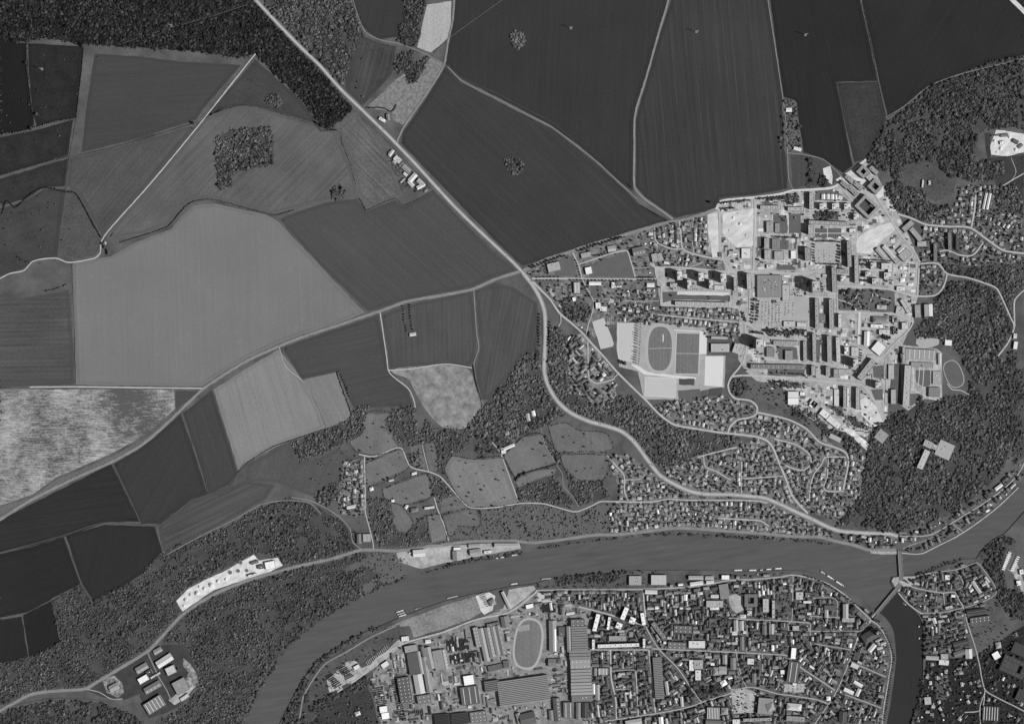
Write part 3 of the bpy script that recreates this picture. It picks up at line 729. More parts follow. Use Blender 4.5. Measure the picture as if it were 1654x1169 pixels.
ground("sports_ground", E0([(660, 690), (745, 690), (738, 962), (652, 962)]), m_court, 0.47, "white strip between football pitch and court", amp=0)
ground("sports_ground", F2([(0, 55), (80, 80), (190, 150), (330, 165), (480, 185), (560, 195), (760, 215), (760, 240), (540, 225), (300, 195), (150, 180), (0, 70)]), m_court, 0.48, "white path under the running track", amp=0)
ground("lawn", F2([(560, 230), (745, 230), (740, 310), (560, 300)]), m_dlawn, 0.49, None); ground("lawn", F2([(545, 370), (810, 350), (815, 430), (700, 520), (560, 480)]), m_lawn, 0.49, None)
ground("lawn", F2([(925, 345), (1070, 330), (1060, 430), (915, 430)]), m_dlawn, 0.49, None)
def outline(q, w=0.5): ribbon("pitch_marking", q + q[:1], w, m_line, 0.66, None, False)
m_line = grey("pitch_line", 226, 0.05, 0.1, 0.1)
outline(E0([(385, 710), (660, 720), (646, 1200), (366, 1195)]), 0.8); ribbon("pitch_marking", E0([(382, 955), (650, 958)]), 0.4, m_line, 0.66, None, False)
outline(F2([(165, 215), (525, 230), (516, 446), (160, 430)]), 0.4); outline(F0([(1155, 170), (1340, 165), (1325, 560), (1165, 575)]), 0.4)
ribbon("pitch_marking", [(1048, 563), (1084, 562)], 0.4, m_line, 0.72, None, False); ribbon("pitch_marking", [(1071, 540), (1071, 552)], 1.4, m_line, 0.72, None, False)
ribbon("footpath", E0([(355, 680), (500, 690), (660, 695)]), 1.2, m_line, 0.62, None, False)
def oval(cx, cy, a, b, ang, n=40, sq=2.6):
    out = []
    for i in range(n):
        t = 2 * math.pi * i / n
        c, s = math.cos(t), math.sin(t)
        x = a * math.copysign(abs(c) ** (2 / sq), c); y = b * math.copysign(abs(s) ** (2 / sq), s)
        r = math.radians(ang)
        out.append((cx + x * math.cos(r) + y * math.sin(r), cy - x * math.sin(r) + y * math.cos(r)))
    return out
for nm, (cx, cy, a, b, ang), w, lab in (("stadium", (1066, 563, 24.5, 41, -2), 5.5, "running track of the hill stadium"), ("works", (853, 1039, 24, 42, -8), 3.6, "running track beside the factories"), ("school", (1540.5, 604, 14.5, 23, 22), 1.2, "small oval track at the wood edge")):
    ground("running_track", oval(cx, cy, a, b, ang), m_run, 0.52, lab, amp=0)
    ground("infield", oval(cx, cy, a - w, b - w, ang), m_pitch if nm != 'school' else m_lawn, 0.6, lab.replace("running track", "grass infield").replace("small oval track", "small oval lawn"), amp=0)
    ras_poly(occ, oval(cx, cy, a + 1, b + 1, ang))
ground("infield", [(836, 1011), (855, 1008), (856, 1017), (838, 1020)], grey("worn_grass", 150, 0.2, 0.1, 0.2), 0.7, "worn pale patch at the end of the factory pitch")
ground("sports_pitch", [(1511, 1090), (1531, 1089), (1533, 1108), (1531, 1130), (1512, 1128), (1510, 1105)], crop(86, 90, 0.15, 9, mottle=0.25, fine=0.2), 0.5, "worn pitch near the lower right corner")
ground("sports_court", [(868, 957), (893, 957), (892, 972), (868, 971)], grey("pale_concrete2", 190, 0.1, 0.05, 0.1), 0.5, "pale concrete apron around the basin")
ground("basin", [(879.5, 960), (892, 960), (892, 969.5), (879.5, 969)], grey("basin_water", 70, 0.05, 0.05, 0.05, rough=0.2, spec=0.5), 0.6, "dark rectangular water basin by the river street", amp=0)
for pts in (nbs,): pass
for q in (F0([(1145, 160), (1350, 155), (1335, 620), (1140, 590)]), F0([(850, 145), (990, 95), (1105, 430), (945, 465)]), F2([(155, 205), (535, 220), (525, 455), (150, 440)]), F2([(870, -35), (1088, -35), (1072, 325), (860, 310)]), E0([(390, 715), (655, 725), (640, 1195), (372, 1190)]),
          E2([(925, 320), (1330, 260), (1320, 480), (1310, 710), (1090, 730), (930, 570)]), E2([(752, 340), (868, 325), (890, 560), (905, 850), (810, 845), (752, 520)]), C2([(1470, 860), (1530, 940), (1440, 1010), (1300, 1130), (1220, 1240), (1050, 1230), (1045, 1100), (1060, 1060), (1200, 950)]),
          E0([(1370, 300), (1607, 320), (1607, 640), (1320, 620)]), D2([(0, 770), (480, 700), (480, 1000), (0, 1085)]), D2([(555, 95), (830, 95), (830, 325), (555, 330)])):
    ras_poly(occ, q)

ras_poly(occ, A2([(800, 360), (1260, 195), (1350, 495), (820, 490)])); ras_poly(occ, A2([(380, 330), (620, 260), (670, 470), (520, 480)]))
# ------------------------------------------------------------------ roads
m_verge = grey("road_verge", 128, 0.2, 0.03, 0.3)
m_asph = grey("worn_asphalt", 168, 0.22, 0.03, 0.25)
m_street = grey("street_surface", 178, 0.2, 0.03, 0.15)
m_lane = grey("country_lane", 134, 0.25, 0.03, 0.3)
m_white_lane = grey("chalk_lane", 178, 0.1, 0.03, 0.15)
m_track = grey("earth_track", 84, 0.2, 0.03, 0.3)
m_mark = grey("white_road_paint", 225, 0.05, 0.1, 0.1)
STREETS = []
def road(name, pts, w, mat, layer, label, mark=False, verge=0, smooth=True):
    if verge:
        ribbon("verge", pts, w + verge, m_verge, layer - 0.2, "pale verge of the " + label, smooth, wander=0.35)
    o = ribbon(name, pts, w, mat, layer, label, smooth, wander=0.16)
    ras_line(occ, pts, w + 1.5)
    return o
HW = [(396, -20), (413, 0), (448.7, 38.5), (484.7, 75.7), (515.5, 105), (551, 145), (587, 180), (626, 218), (641, 233.5), (672, 266), (702.8, 300), (733.5, 333), (767, 366), (800, 397), (830, 425), (845, 441), (860.5, 460.8), (873, 483), (879.7, 505), (881, 540), (879.7, 575), (879.5, 602), (886, 624), (899, 646), (914, 661), (930, 671), (952, 680.5), (980, 688), (1003, 696), (1020, 709), (1031, 722), (1047.6, 745), (1066.8, 768), (1090, 782), (1114.7, 793), (1138, 797.5), (1180, 798.5), (1201, 800), (1235, 804), (1255.8, 812), (1283, 825), (1310.6, 837.5), (1338, 851), (1358.5, 857.5), (1387, 860), (1415, 861.5), (1437, 862), (1450, 866)]
road("road", HW[:17], 3.5, m_asph, 0.8, "straight northern half of the main highway", verge=3.0)
road("road", HW[15:], 4.6, m_asph, 0.81, "curving southern half of the main highway", verge=3.4)
ribbon("road_marking", HW, 0.35, m_mark, 0.98, None)
ribbon("track", [(x - 5, y + 6) for x, y in HW[6:15]], 1.0, m_track, 0.62, None)
BYW = [(845, 437), (881, 420), (922, 406.5), (963, 393), (1004, 381), (1040, 370), (1081, 359), (1101.6, 356), (1135.8, 346), (1157, 338)]
road("road", BYW, 3.4, m_lane, 0.82, "bypass road along the northern town edge", verge=2.2)
road("road", [(1157, 338), (1160, 331), (1164, 325), (1190, 321.5), (1218, 319), (1260, 313.5), (1278, 308.5), (1308, 306.5), (1344, 303), (1357.7, 295), (1377, 275.6), (1398.8, 257.8)], 3.6, grey("bright_street", 200, 0.08, 0.03, 0.1), 0.84, "bright new road along the top of the new town")
WR = [(-40, 862), (0, 838.6), (48.7, 808), (115.5, 774.5), (179.6, 746), (225.8, 720.6), (251.4, 700), (290, 664), (328, 628), (369.5, 600), (400, 582), (451, 559), (489.8, 543.7), (541, 527), (590, 510), (618, 501), (656.6, 487), (720.7, 475.8), (764, 466.8), (800, 451), (842, 438)]
road("road", WR, 3.0, m_lane, 0.78, "country road running to the lower left", verge=2.0)
road("road", [(641, 231), (646, 218), (654, 202.7), (682, 161.6), (710.5, 118), (718, 102.6), (723, 72), (731, 33), (733.5, 0), (734, -30)], 2.4, m_lane, 0.76, "lane leaving the highway to the top edge", verge=1)
road("track", [(723, 108), (746, 131), (800, 158.5), (851, 185), (890, 205), (928, 233), (966.8, 264), (1005, 300), (1030, 322)], 1.5, m_lane, 0.72, "pale field track between two dark fields")
ribbon("track", [(723, 104), (746, 125), (800, 150), (851, 177), (890, 197), (928, 226)], 0.6, m_track, 0.7, None)
ribbon("track", [(723, 114), (746, 138), (800, 167), (851, 193), (890, 213), (928, 242), (975, 280)], 0.6, m_track, 0.7, None)
road("road", [(1085, -30), (1079.7, 0), (1061.7, 61.6), (1043.7, 125.7), (1028, 175), (1024.8, 195), (1024.5, 250), (1025, 302), (1040, 320.5), (1067.4, 339.7), (1086.5, 354)], 2.6, m_lane, 0.74, "straight lane between the two big dark fields", verge=0.8)
road("lane", [(-30, 462), (0, 450), (15.4, 442), (38.5, 437), (53.9, 422), (89.8, 417), (110, 424), (140, 420), (154, 416.5), (161.6, 409), (164, 390), (177, 370.6), (241, 299), (320, 204), (400, 103), (413, 87)], 2.0, m_white_lane, 0.74, "straight white lane climbing to the wood")
road("track", [(92, 416), (95, 390), (103, 330), (107, 300), (112, 255), (122, 200), (130, 130), (136, 78)], 1.0, m_track, 0.7, "dim track along the pasture hedge")
road("track", [(48, 625), (123, 624.5), (200, 625.5), (328, 627)], 2.2, m_white_lane, 0.7, "white track above the mottled field")
road("track", [(-30, 629), (48, 628.5)], 1.2, m_lane, 0.7, "pale track at the left edge")
road("track", [(183, 749), (205, 795), (228, 846)], 1.5, m_track, 0.7, "straight track between dark fields")
road("track", [(-30, 898), (0, 892), (50, 879), (103, 864), (150, 848), (180, 843), (228, 847), (256, 848), (310, 808), (372, 785), (384, 763), (398, 748)], 1.4, m_track, 0.72, "winding track below the dark fields")
road("track", [(103, 865), (131, 942), (150, 970)], 1.4, m_track, 0.7, "straight track down to the wood")
road("track", [(316, 672), (326, 720), (336, 798)], 0.8, m_track, 0.7, "faint track down the narrow field")
road("track", [(564, -20), (579, 28), (590, 52), (612, 64), (640, 70), (670, 80), (718, 103)], 1.2, m_lane, 0.7, "thin track round the top field")
road("track", [(700, 86), (728, 60), (800, 8), (830, -15)], 1.6, m_track, 0.7, "diagonal pale track to the top edge")
road("lane", [(614, 505), (620, 545), (625, 580), (628, 600), (640, 612), (660, 628), (668, 645), (671, 658)], 1.8, m_white_lane, 0.74, "white farm lane down to the quarry")
road("track", [(765, 468), (770, 540), (773, 562), (766, 585), (766, 598), (775, 640), (782, 655)], 1.6, m_lane, 0.72, "track beside the quarry meadow")
road("track", [(628, 598), (660, 596), (720, 588), (762, 594)], 1.8, m_white_lane, 0.72, "white track along the quarry rim")
road("track", [(1240, 0), (1254, 90), (1265, 163), (1270, 205), (1272, 250), (1274, 290), (1280, 306)], 1.3, m_lane, 0.74, "straight track to the allotment strip")
road("track", [(1270, 247), (1298, 250), (1330, 258), (1352, 278), (1362, 290)], 1.2, m_lane, 0.72, "curved track above the small meadow")
road("track", [(451, 560), (460, 590), (488, 614)], 1.0, m_white_lane, 0.7, None)
LR = [(-40, 1165), (0, 1147), (51, 1120.5), (95, 1115), (138.6, 1111.5), (154, 1102.5), (238.6, 1051), (256.6, 1033), (295, 992), (346, 959), (400, 937), (477, 915), (536, 902), (584.7, 888), (643.7, 889), (708, 880), (763, 874), (831.7, 873.4), (860, 876), (900, 872), (960, 863.7), (994, 863), (1042, 858), (1083, 853), (1117.4, 853), (1180, 857.6), (1228.5, 861), (1283, 866), (1324, 867), (1351.7, 874), (1383, 881), (1405, 888), (1447.6, 888)]
road("road", LR, 3.0, m_lane, 0.8, "riverside road below the hillside", verge=2.2)
road("track", [(250, 1169), (215, 1150), (170, 1132), (130, 1128), (80, 1128), (20, 1140), (-30, 1160)], 1.0, m_track, 0.7, "dim curved track in the lower left wood")
road("track", [(270, 895), (330, 862), (380, 838), (420, 815), (460, 808), (500, 812), (519, 830)], 1.4, m_lane, 0.72, "ledge track above the hillside wood")
road("track", [(471, 803), (500, 808), (530, 822), (552, 838), (566, 856), (570, 875), (584, 887)], 1.6, m_lane, 0.72, "track from the hamlet to the river road")
road("track", [(484, 1160), (490, 1125), (505, 1098), (525, 1072), (560, 1052), (600, 1028), (640, 1010)], 2.4, m_lane, 0.66, "towpath round the inside of the river bend")
road("lane", [(579.6, 733.4), (602.7, 737), (641, 723), (650, 725), (655, 738), (664, 754), (692.5, 761.6), (710.5, 769), (741, 802.7), (759, 819), (801, 818.8), (840.8, 812.6), (876.4, 813), (903.7, 820), (930, 826), (960, 814.5), (969.6, 809.7), (1021.6, 810.4), (1055.8, 809.7), (1079, 805.6), (1110.6, 807.6), (1144.8, 807.6), (1180, 807.6), (1221.6, 808.5), (1240, 812)], 1.9, m_white_lane, 0.76, "winding valley lane")
road("lane", [(588.6, 735), (588.6, 743.7), (590, 795), (590, 825.8), (596, 850), (602.7, 877), (603, 888)], 1.6, m_white_lane, 0.74, "hamlet lane running down to the river road")
road("track", [(692.5, 761.6), (687, 740), (682, 718)], 1.2, m_white_lane, 0.72, "short white path between small meadows")
road("track", [(701.5, 803), (706, 820), (710.5, 831), (718, 850), (724.6, 873)], 1.8, m_white_lane, 0.72, "white lane past the farm to the river road")
road("track", [(795, 714), (808, 730), (812, 740), (826, 778), (838, 811)], 1.6, m_white_lane, 0.72, "white farm track down the meadow")
road("track", [(873, 690), (880, 718), (888, 732), (900, 752), (908, 765), (910, 785), (922, 798), (935, 818)], 1.3, m_lane, 0.72, "hedged footpath down the valley")
road("track", [(1430, 190), (1460, 172), (1500, 140), (1545, 122), (1654, 95)], 1.0, m_lane, 0.7, None)
road("track", [(1430, 210), (1470, 197), (1512, 183)], 2.2, grey("grass_ride", 84, 0.2, 0.05, 0.2), 0.72, "grass ride cut through the park wood")
for q in ([(205, 68), (260, 50), (340, 27), (400, 8)], [(105, 62), (125, 30), (150, -5)], [(359, 874), (300, 915), (255, 950), (200, 1002), (177, 1020), (140, 1060)], [(400, 854), (440, 835), (485, 815)], [(420, 950), (470, 938), (520, 925), (560, 916)], [(430, 945), (440, 975), (420, 1010)], [(330, 1010), (380, 985), (430, 975), (470, 960)], [(1560, 600), (1590, 640), (1600, 700), (1580, 760)], [(1425, 790), (1440, 815), (1470, 825), (1500, 800)], [(1424, 798), (1423, 820), (1430, 830)], [(1560, 150), (1600, 140), (1654, 118)], [(1500, 200), (1540, 225), (1560, 245)], [(1000, 650), (1030, 680), (1060, 720)], [(820, 640), (850, 660), (880, 665)], [(1590, 480), (1600, 520), (1610, 570)]):
    road("woodland_ride", q, 1.1, m_track, 0.66, None)
road("track", [(1620, 300), (1654, 280)], 1.6, m_white_lane, 0.7, "white park path at the right edge")
road("track", [(1633, 255), (1641, 278), (1635, 290), (1625, 298)], 0.8, m_white_lane, 0.7, "thin curved park path")
road("lane", [(238, 1052), (246, 1070), (258, 1095), (270, 1115), (276, 1130)], 2.0, m_lane, 0.74, "yard lane of the lower left works")
road("lane", [(138, 1112), (160, 1117), (180, 1128), (198, 1128)], 1.2, m_white_lane, 0.74, "curved drive of the lower left works")
# town streets: (points, width, surface, label, house spacing, setback, zone, style)
m_old = grey("old_street_surface", 164, 0.15, 0.05, 0.2)
def street(pts, w, label, sp=0, back=4.6, style='villa', mat=None, size=1.0):
    if style == 'terrace' and not mat: w, mat = w * 0.78, m_old
    elif sp and w < 2.2: w = w * 1.3
    road("street", pts, w, mat or m_street, 0.86 + 0.0, label)
    if sp: STREETS.append((pts, w, label, sp, back, style, size))
street([(868, 953), (900, 952), (960, 952), (1040, 951), (1108, 948), (1136, 944.5), (1156, 941), (1177, 937), (1218, 935), (1260, 931.5), (1280, 928), (1308, 933), (1336, 942), (1363, 959), (1384, 979), (1407, 1001)], 3.0, "main street south of the river", 6.0, 3.4, 'terrace')
street([(868, 953), (860, 961), (835.8, 980), (818, 990), (777, 998), (759, 1003.5), (716.7, 1020), (667.4, 1033.6), (648, 1040.5), (610, 1062), (585, 1090), (545, 1117)], 2.6, "factory road beside the quay")
street([(1053, 1047), (1077, 1048), (1136, 1050.6), (1189, 1053), (1260, 1057), (1271, 1058), (1280, 1068), (1320, 1095), (1348.5, 1114)], 2.6, "long east-west street of the old town", 5.2, 3.2, 'terrace')
street([(1177, 998), (1231.7, 1001), (1260, 1002), (1308.5, 1005.4)], 2.2, "middle street of the old town", 5.2, 3.2, 'terrace')
street([(1308.5, 994.5), (1357.7, 997)], 1.6, "short street behind the quay", 5.0, 3.0, 'terrace')
street([(1308.5, 1018.6), (1350, 1019.5), (1390.6, 1019)], 1.8, "street to the big bridge", 5.0, 3.0, 'terrace')
street([(1281, 928.7), (1279, 1001), (1274, 1007), (1273.5, 1056)], 2.0, "north-south street of the old town", 5.2, 3.2, 'terrace')
street([(1310, 994.5), (1308.5, 1037), (1315, 1050.6)], 1.8, "short north-south street by the market", 5.0, 3.0, 'terrace')
street([(1312.6, 965.7), (1349.5, 967), (1352, 996)], 1.5, "bent lane behind the quay", 5.0, 3.0, 'terrace')
street([(1207, 998.6), (1206, 1052)], 2.0, "shady north-south street", 5.2, 3.2, 'terrace')
street([(1042.6, 996), (1044, 1013), (1064, 1047), (1095.8, 1080), (1120, 1116), (1133, 1133.6)], 2.4, "diagonal street of the old town", 6.0, 3.4, 'terrace')
street([(1038.5, 952), (1042.6, 996)], 2.4, "street past the white slabs", 0)
street([(934.5, 979), (983.7, 991.7), (1031.7, 1006.8), (1044, 1010)], 2.0, "slanting street between white slabs", 0)
street([(986, 1048.7), (987.6, 1096.6), (994.5, 1128), (995.8, 1161)], 1.8, "left street of the workers' gardens", 5.6, 3.4, 'villa')
street([(1047.9, 1048.7), (1053, 1096.6), (1058.8, 1150)], 1.8, "right street of the workers' gardens", 5.6, 3.4, 'villa')
street([(1024.6, 1050), (1028.7, 1110), (1031, 1156)], 1.3, "middle lane of the workers' gardens", 5.6, 3.4, 'villa')
street([(953, 1048.7), (1000, 1049), (1047, 1048.7)], 1.6, "street below the long white slab", 0)
street([(987, 1083), (1026, 1081)], 1.0, None); street([(994, 1113), (1016, 1112)], 1.0, None)
street([(976.7, 1164), (1050.6, 1153), (1091.7, 1146), (1120, 1139), (1133, 1133.6), (1176.7, 1120), (1202.7, 1110), (1220.5, 1110), (1257, 1120), (1278, 1122.6), (1320, 1129.5), (1337.5, 1136)], 2.4, "southern cross street of the old town", 6.0, 3.4, 'terrace')
street([(1384, 1034), (1373, 1063.8), (1359.4, 1098), (1349.8, 1118.5), (1337.5, 1137.7), (1321, 1161), (1312, 1175)], 2.2, "shaded street parallel to the small river", 4.8, 3.2, 'terrace')
street([(1375.8, 1069), (1430.6, 1092.5)], 2.0, "pale street down to the small river", 5.0, 3.2, 'terrace')
street([(1365, 1121), (1395, 1132), (1425, 1143)], 1.8, "southern street down to the small river", 5.4, 3.2, 'terrace')
street([(1407, 1001), (1421, 1012), (1436, 1040.5), (1440, 1063.8), (1434.7, 1099), (1427.9, 1140.4), (1424, 1175)], 2.6, "quay street of the small river", 5.2, 3.4, 'terrace')
street([(1315.6, 1039), (1345, 1044), (1374.5, 1048.7)], 1.6, "market lane", 4.8, 3.0, 'terrace')
street([(1189, 1054), (1193, 1075), (1200, 1098), (1206, 1109)], 1.8, "bent street by the dark hall", 5.2, 3.2, 'terrace')
street([(1231, 1056), (1232, 1090)], 1.2, None)
street([(1407, 1001), (1390.6, 1019), (1384, 1034)], 3.0, "bridge street into the old town", 0)
street([(1455, 940), (1465, 944), (1480.5, 949.7), (1523, 957), (1542, 955.8), (1548, 966), (1555.8, 980.5), (1565, 1014), (1575, 1044.6), (1582, 1073), (1591, 1113), (1609, 1125), (1639, 1140), (1660, 1151)], 2.4, "main street of the eastern quarter", 5.4, 3.4, 'terrace')
street([(1480, 930), (1510.7, 923.5), (1543.5, 919.5), (1577.7, 908)], 1.6, "back lane of the eastern quarter", 5.0, 3.2, 'terrace')
street([(1543.5, 919), (1555.8, 943.5), (1542, 955.8)], 1.4, "short lane of the eastern quarter", 5.0, 3.0, 'terrace')
street([(1577.7, 908), (1583, 912), (1609, 954.5), (1590, 970), (1558.6, 980.5)], 1.6, "outer street of the eastern quarter", 5.4, 3.2, 'terrace')
street([(1499.7, 954.5), (1498, 988)], 1.4, "left side street of the eastern quarter", 5.2, 3.0, 'terrace')
street([(1486, 990), (1520, 989), (1557, 980.5)], 1.8, "lower street of the eastern quarter", 5.4, 3.2, 'terrace')
street([(1511, 924), (1513, 955)], 1.3, "right side street of the eastern quarter", 5.2, 3.0, 'terrace')
street([(1524, 957), (1526, 985)], 1.1, None)
street([(1451, 957), (1464, 972), (1480, 985), (1490, 991)], 1.6, "slipway path at the confluence", 0, mat=m_white_lane)
street([(1558, 1150), (1585, 1145), (1591, 1114)], 1.5, None); street([(1584, 1175), (1583, 1140), (1590, 1120)], 1.4, None)
street([(1453, 866), (1480, 866), (1502, 863.5), (1520, 855), (1538, 844), (1562, 829), (1591, 811), (1615, 794), (1632.5, 778.6), (1645, 765), (1654, 748), (1668, 720)], 2.4, "river road upstream of the bridge", 5.6, 3.2, 'terrace')
street([(1452, 892), (1478, 894.5), (1492, 892.5), (1517, 880), (1545, 866), (1580, 843), (1612, 818), (1645, 787)], 1.6, "quay path upstream of the bridge", 0, mat=m_white_lane)
street([(1458, 886), (1470, 880), (1490, 874), (1520, 862)], 1.2, "small lane among the quay houses", 5.0, 2.8, 'terrace')
street([(1539, 846), (1556, 859)], 1.0, None)
V2 = [(861, 455), (872.9, 467.6), (889, 484), (904, 506), (922, 521), (941, 538), (952, 550.7), (977, 578), (994.7, 598.6), (1018, 622), (1045, 648), (1065, 669), (1088.5, 685.4), (1115.8, 691), (1168, 699), (1198, 701.8), (1225, 706), (1238, 711), (1247.4, 721), (1257, 744), (1269.5, 774), (1279, 799), (1290, 814), (1305, 829)]
street(V2, 3.0, "diagonal road down through the hillside quarter", 7.0, 5.2, 'villa')
street([(1202, 580), (1194, 593.7), (1181.5, 608.7), (1176, 622), (1179, 634.8), (1187, 643), (1211.7, 647), (1222.6, 656.7), (1221, 669), (1209, 674.5), (1191, 678), (1178.8, 689.5), (1176, 699)], 2.8, "hairpin street below the stadium", 7.5, 5.2, 'villa')
street([(1224, 666), (1257, 672.9), (1278.9, 679.7), (1302, 692), (1324, 714), (1345, 721), (1365, 730), (1370.6, 742.7), (1369, 756), (1365, 775), (1362, 790.6)], 2.0, "curving hillside street", 6.6, 4.4, 'villa')
street([(1366, 738), (1332, 738.6), (1328, 748), (1314.5, 766), (1309, 785), (1307, 812)], 1.4, "hillside street with a cutting", 6.4, 4.2, 'villa')
street([(1250, 708.5), (1285.7, 718), (1307.6, 734.5), (1309, 749.5), (1298, 759), (1283, 757), (1268, 751)], 1.5, "looping hillside street", 6.0, 4.0, 'villa')
street([(1338, 740), (1336, 770), (1332, 790.6), (1362, 793)], 1.4, "steep side street of the hillside quarter", 6.0, 4.0, 'villa')
street([(1126.8, 738), (1145, 733), (1165, 728), (1190, 722)], 1.6, "terrace street under the wood", 6.0, 4.2, 'villa')
street([(1136.6, 735), (1139, 753), (1155, 760), (1180, 775)], 1.3, "small bent street of the hillside quarter", 6.0, 4.0, 'villa')
street([(1198, 745), (1198, 763), (1197.6, 796)], 1.4, "short straight street above the highway", 6.0, 4.0, 'villa')
street([(1199.7, 773), (1230, 771), (1264, 768.7)], 1.3, "level street above the highway", 6.0, 4.0, 'villa')
street([(1160, 836.5), (1195, 838.5), (1228.5, 841), (1242, 849.5)], 1.5, "inner street between highway and river", 5.6, 3.8, 'villa')
street([(980.5, 735), (995, 752), (1008, 768), (1009, 795), (1014.8, 807.6)], 1.5, "narrow lane up to the meadow", 6.4, 4.0, 'villa')
street([(1009, 774.8), (1034, 773), (1042, 766)], 1.3, None)
STREETS.append(([(960, 814.5), (969.6, 809.7), (1021.6, 810.4), (1055.8, 809.7), (1079, 805.6), (1110.6, 807.6), (1180, 807.6), (1221.6, 808.5)], 1.9, "valley lane below the highway", 5.8, 4.2, 'villa', 1.0))
STREETS.append(([(985, 862), (1042, 858), (1083, 853), (1117, 853), (1180, 857.6), (1228, 861), (1283, 866), (1324, 867)], 3.0, "riverside road", 6.0, 5.0, 'villa', 1.0))
STREETS.append(([(1360, 876), (1383, 881), (1405, 887), (1446, 887)], 3.0, "riverside road left of the bridge", 5.4, 4.0, 'terrace', 1.0))
STREETS.append(([(1360, 858), (1387, 860), (1415, 861.5), (1440, 862)], 5.2, "highway near the bridge", 5.4, 4.5, 'terrace', 1.0))
STREETS.append(([(588.6, 743.7), (590, 795), (590, 830)], 1.6, "hamlet lane", 6.6, 4.2, 'villa', 1.0))
# new town
street([(859, 450), (908.5, 450), (949.5, 450.5), (1030, 451), (1060, 450.5)], 2.8, "straight avenue into the new town", 0)
street([(1050, 425), (1057.8, 431.4), (1090, 432), (1122, 434), (1163, 438), (1204, 438.5), (1240, 439), (1294.8, 441.6), (1330, 436)], 3.0, "main avenue of the new town", 0)
street([(1160, 328), (1162, 354.8), (1163, 402.7), (1168, 420), (1178, 438)], 2.6, "avenue beside the building site", 0)
street([(1219.3, 320.5), (1219, 350), (1218, 395.8), (1216.6, 437)], 2.6, "north-south avenue by the schools", 0)
street([(1213.9, 440), (1211, 481), (1210, 508), (1204, 523), (1204, 545), (1206, 560), (1202, 580)], 2.6, "avenue along the shopping hall", 0)
street([(1204, 523), (1220, 530), (1233, 536), (1236, 545)], 1.6, None)
street([(1048, 409.5), (1058, 432), (1060.5, 447.9), (1067.4, 456.4), (1068, 475), (1067.4, 492)], 2.4, "street left of the tower blocks", 0)
street([(1067, 492.7), (1130, 494.5), (1190.6, 497), (1197.4, 517), (1203, 523)], 2.2, "street along the long slab", 6.0, 4.6, 'villa')
street([(1070, 470), (1110, 470.5), (1178, 472)], 1.6, None)
street([(1062, 508), (1100, 512), (1140, 516), (1192, 520)], 1.4, "inner street of the stadium estate", 6.2, 4.4, 'villa')
street([(1000, 485), (1030, 487), (1064, 486)], 1.5, "row-house street west of the long slab", 4.2, 4.0, 'terrace')
street([(1097, 357), (1100, 380), (1104, 403), (1140, 415), (1168, 420)], 1.8, "bent street of the northern house quarter", 6.0, 4.4, 'villa')
street([(1057, 368), (1060, 390), (1085, 402), (1103, 402)], 1.4, "western street of the northern house quarter", 6.0, 4.4, 'villa')
street([(1112, 432), (1136, 424)], 1.1, None)
street([(1120, 352), (1118, 380), (1120, 408)], 0.9, "garden path of the northern house quarter", 6.0, 3.4, 'villa')
street([(1349.5, 462), (1400, 463.5), (1434, 467), (1479, 478), (1510.7, 476.7), (1522, 466), (1527, 454.8), (1529.8, 442.4)], 2.6, "cross street along the town park", 0)
street([(1353.6, 503), (1388, 505), (1445, 507), (1475, 520)], 2.4, "street below the town park", 0)
street([(1388.5, 504), (1387, 540), (1386.5, 556)], 4.0, "very pale wide street", 0, mat=grey("bright_street2", 205, 0.06, 0.03, 0.1))
street([(1299, 478.6), (1325, 480), (1349.5, 480)], 2.6, "short street between the slabs", 0)
street([(1349.5, 445), (1352, 480), (1353.6, 520)], 2.2, "avenue right of the slabs", 0)
street([(1199, 606), (1240, 607.6), (1322, 614.5), (1375, 619), (1390.6, 621), (1403, 635), (1418, 657), (1427.6, 679)], 3.0, "southern avenue of the new town", 0)
street([(1182, 608), (1199, 606)], 3.0, None)
street([(1240, 586), (1290, 586.5), (1345, 589)], 1.8, "narrow street under the school", 0)
street([(1240, 545), (1300, 549), (1345, 540), (1352, 545)], 1.8, None)
street([(1400, 575), (1423.5, 577.5), (1440, 560), (1468, 532.8), (1475, 520), (1473, 512)], 2.4, "slanting street to the school", 0)
street([(1430, 580), (1432, 610), (1430, 650)], 2.0, "street beside the long school block", 0)
street([(1484.7, 424.6), (1482, 476.7)], 2.6, "straight street by the walled gardens", 0)
street([(1486, 426), (1514.8, 426), (1529.8, 442), (1564, 449), (1598, 460), (1610.6, 467), (1632.5, 513.6), (1638, 527), (1629.8, 550.6), (1612, 575)], 1.8, "wood-edge street east of the new town", 6.2, 4.0, 'villa')
street([(1450, 346), (1470, 352), (1495.6, 362.7), (1530, 366), (1566.8, 368), (1591, 384.6), (1618.8, 403.7), (1640, 408), (1660, 410)], 2.8, "avenue leaving to the right edge", 6.4, 4.6, 'villa')
street([(1576, 314.8), (1574, 340), (1568.8, 366.8)], 2.0, "short avenue towards the park", 6.4, 4.4, 'villa')
street([(1517.5, 406.5), (1529.8, 404), (1550, 412), (1571, 412), (1588.7, 391.4)], 1.6, "looping street of the north-eastern quarter", 6.2, 4.2, 'villa')
street([(1401.5, 295), (1420, 325), (1438.5, 353.6), (1449, 372), (1475, 403.7), (1486, 424)], 2.6, "diagonal avenue past the courtyard blocks", 0)
street([(1353.6, 297.5), (1377, 325), (1401.5, 356)], 2.2, "diagonal street left of the courtyard blocks", 0)
street([(1660, 465), (1650, 472), (1639, 485), (1638, 500), (1639, 527)], 2.2, "road at the right edge by the wood", 6.4, 3.6, 'villa')
street([(935.8, 426.5), (1011, 404.6), (1018, 420), (1026, 447)], 2.0, "new street round the empty lot", 0)
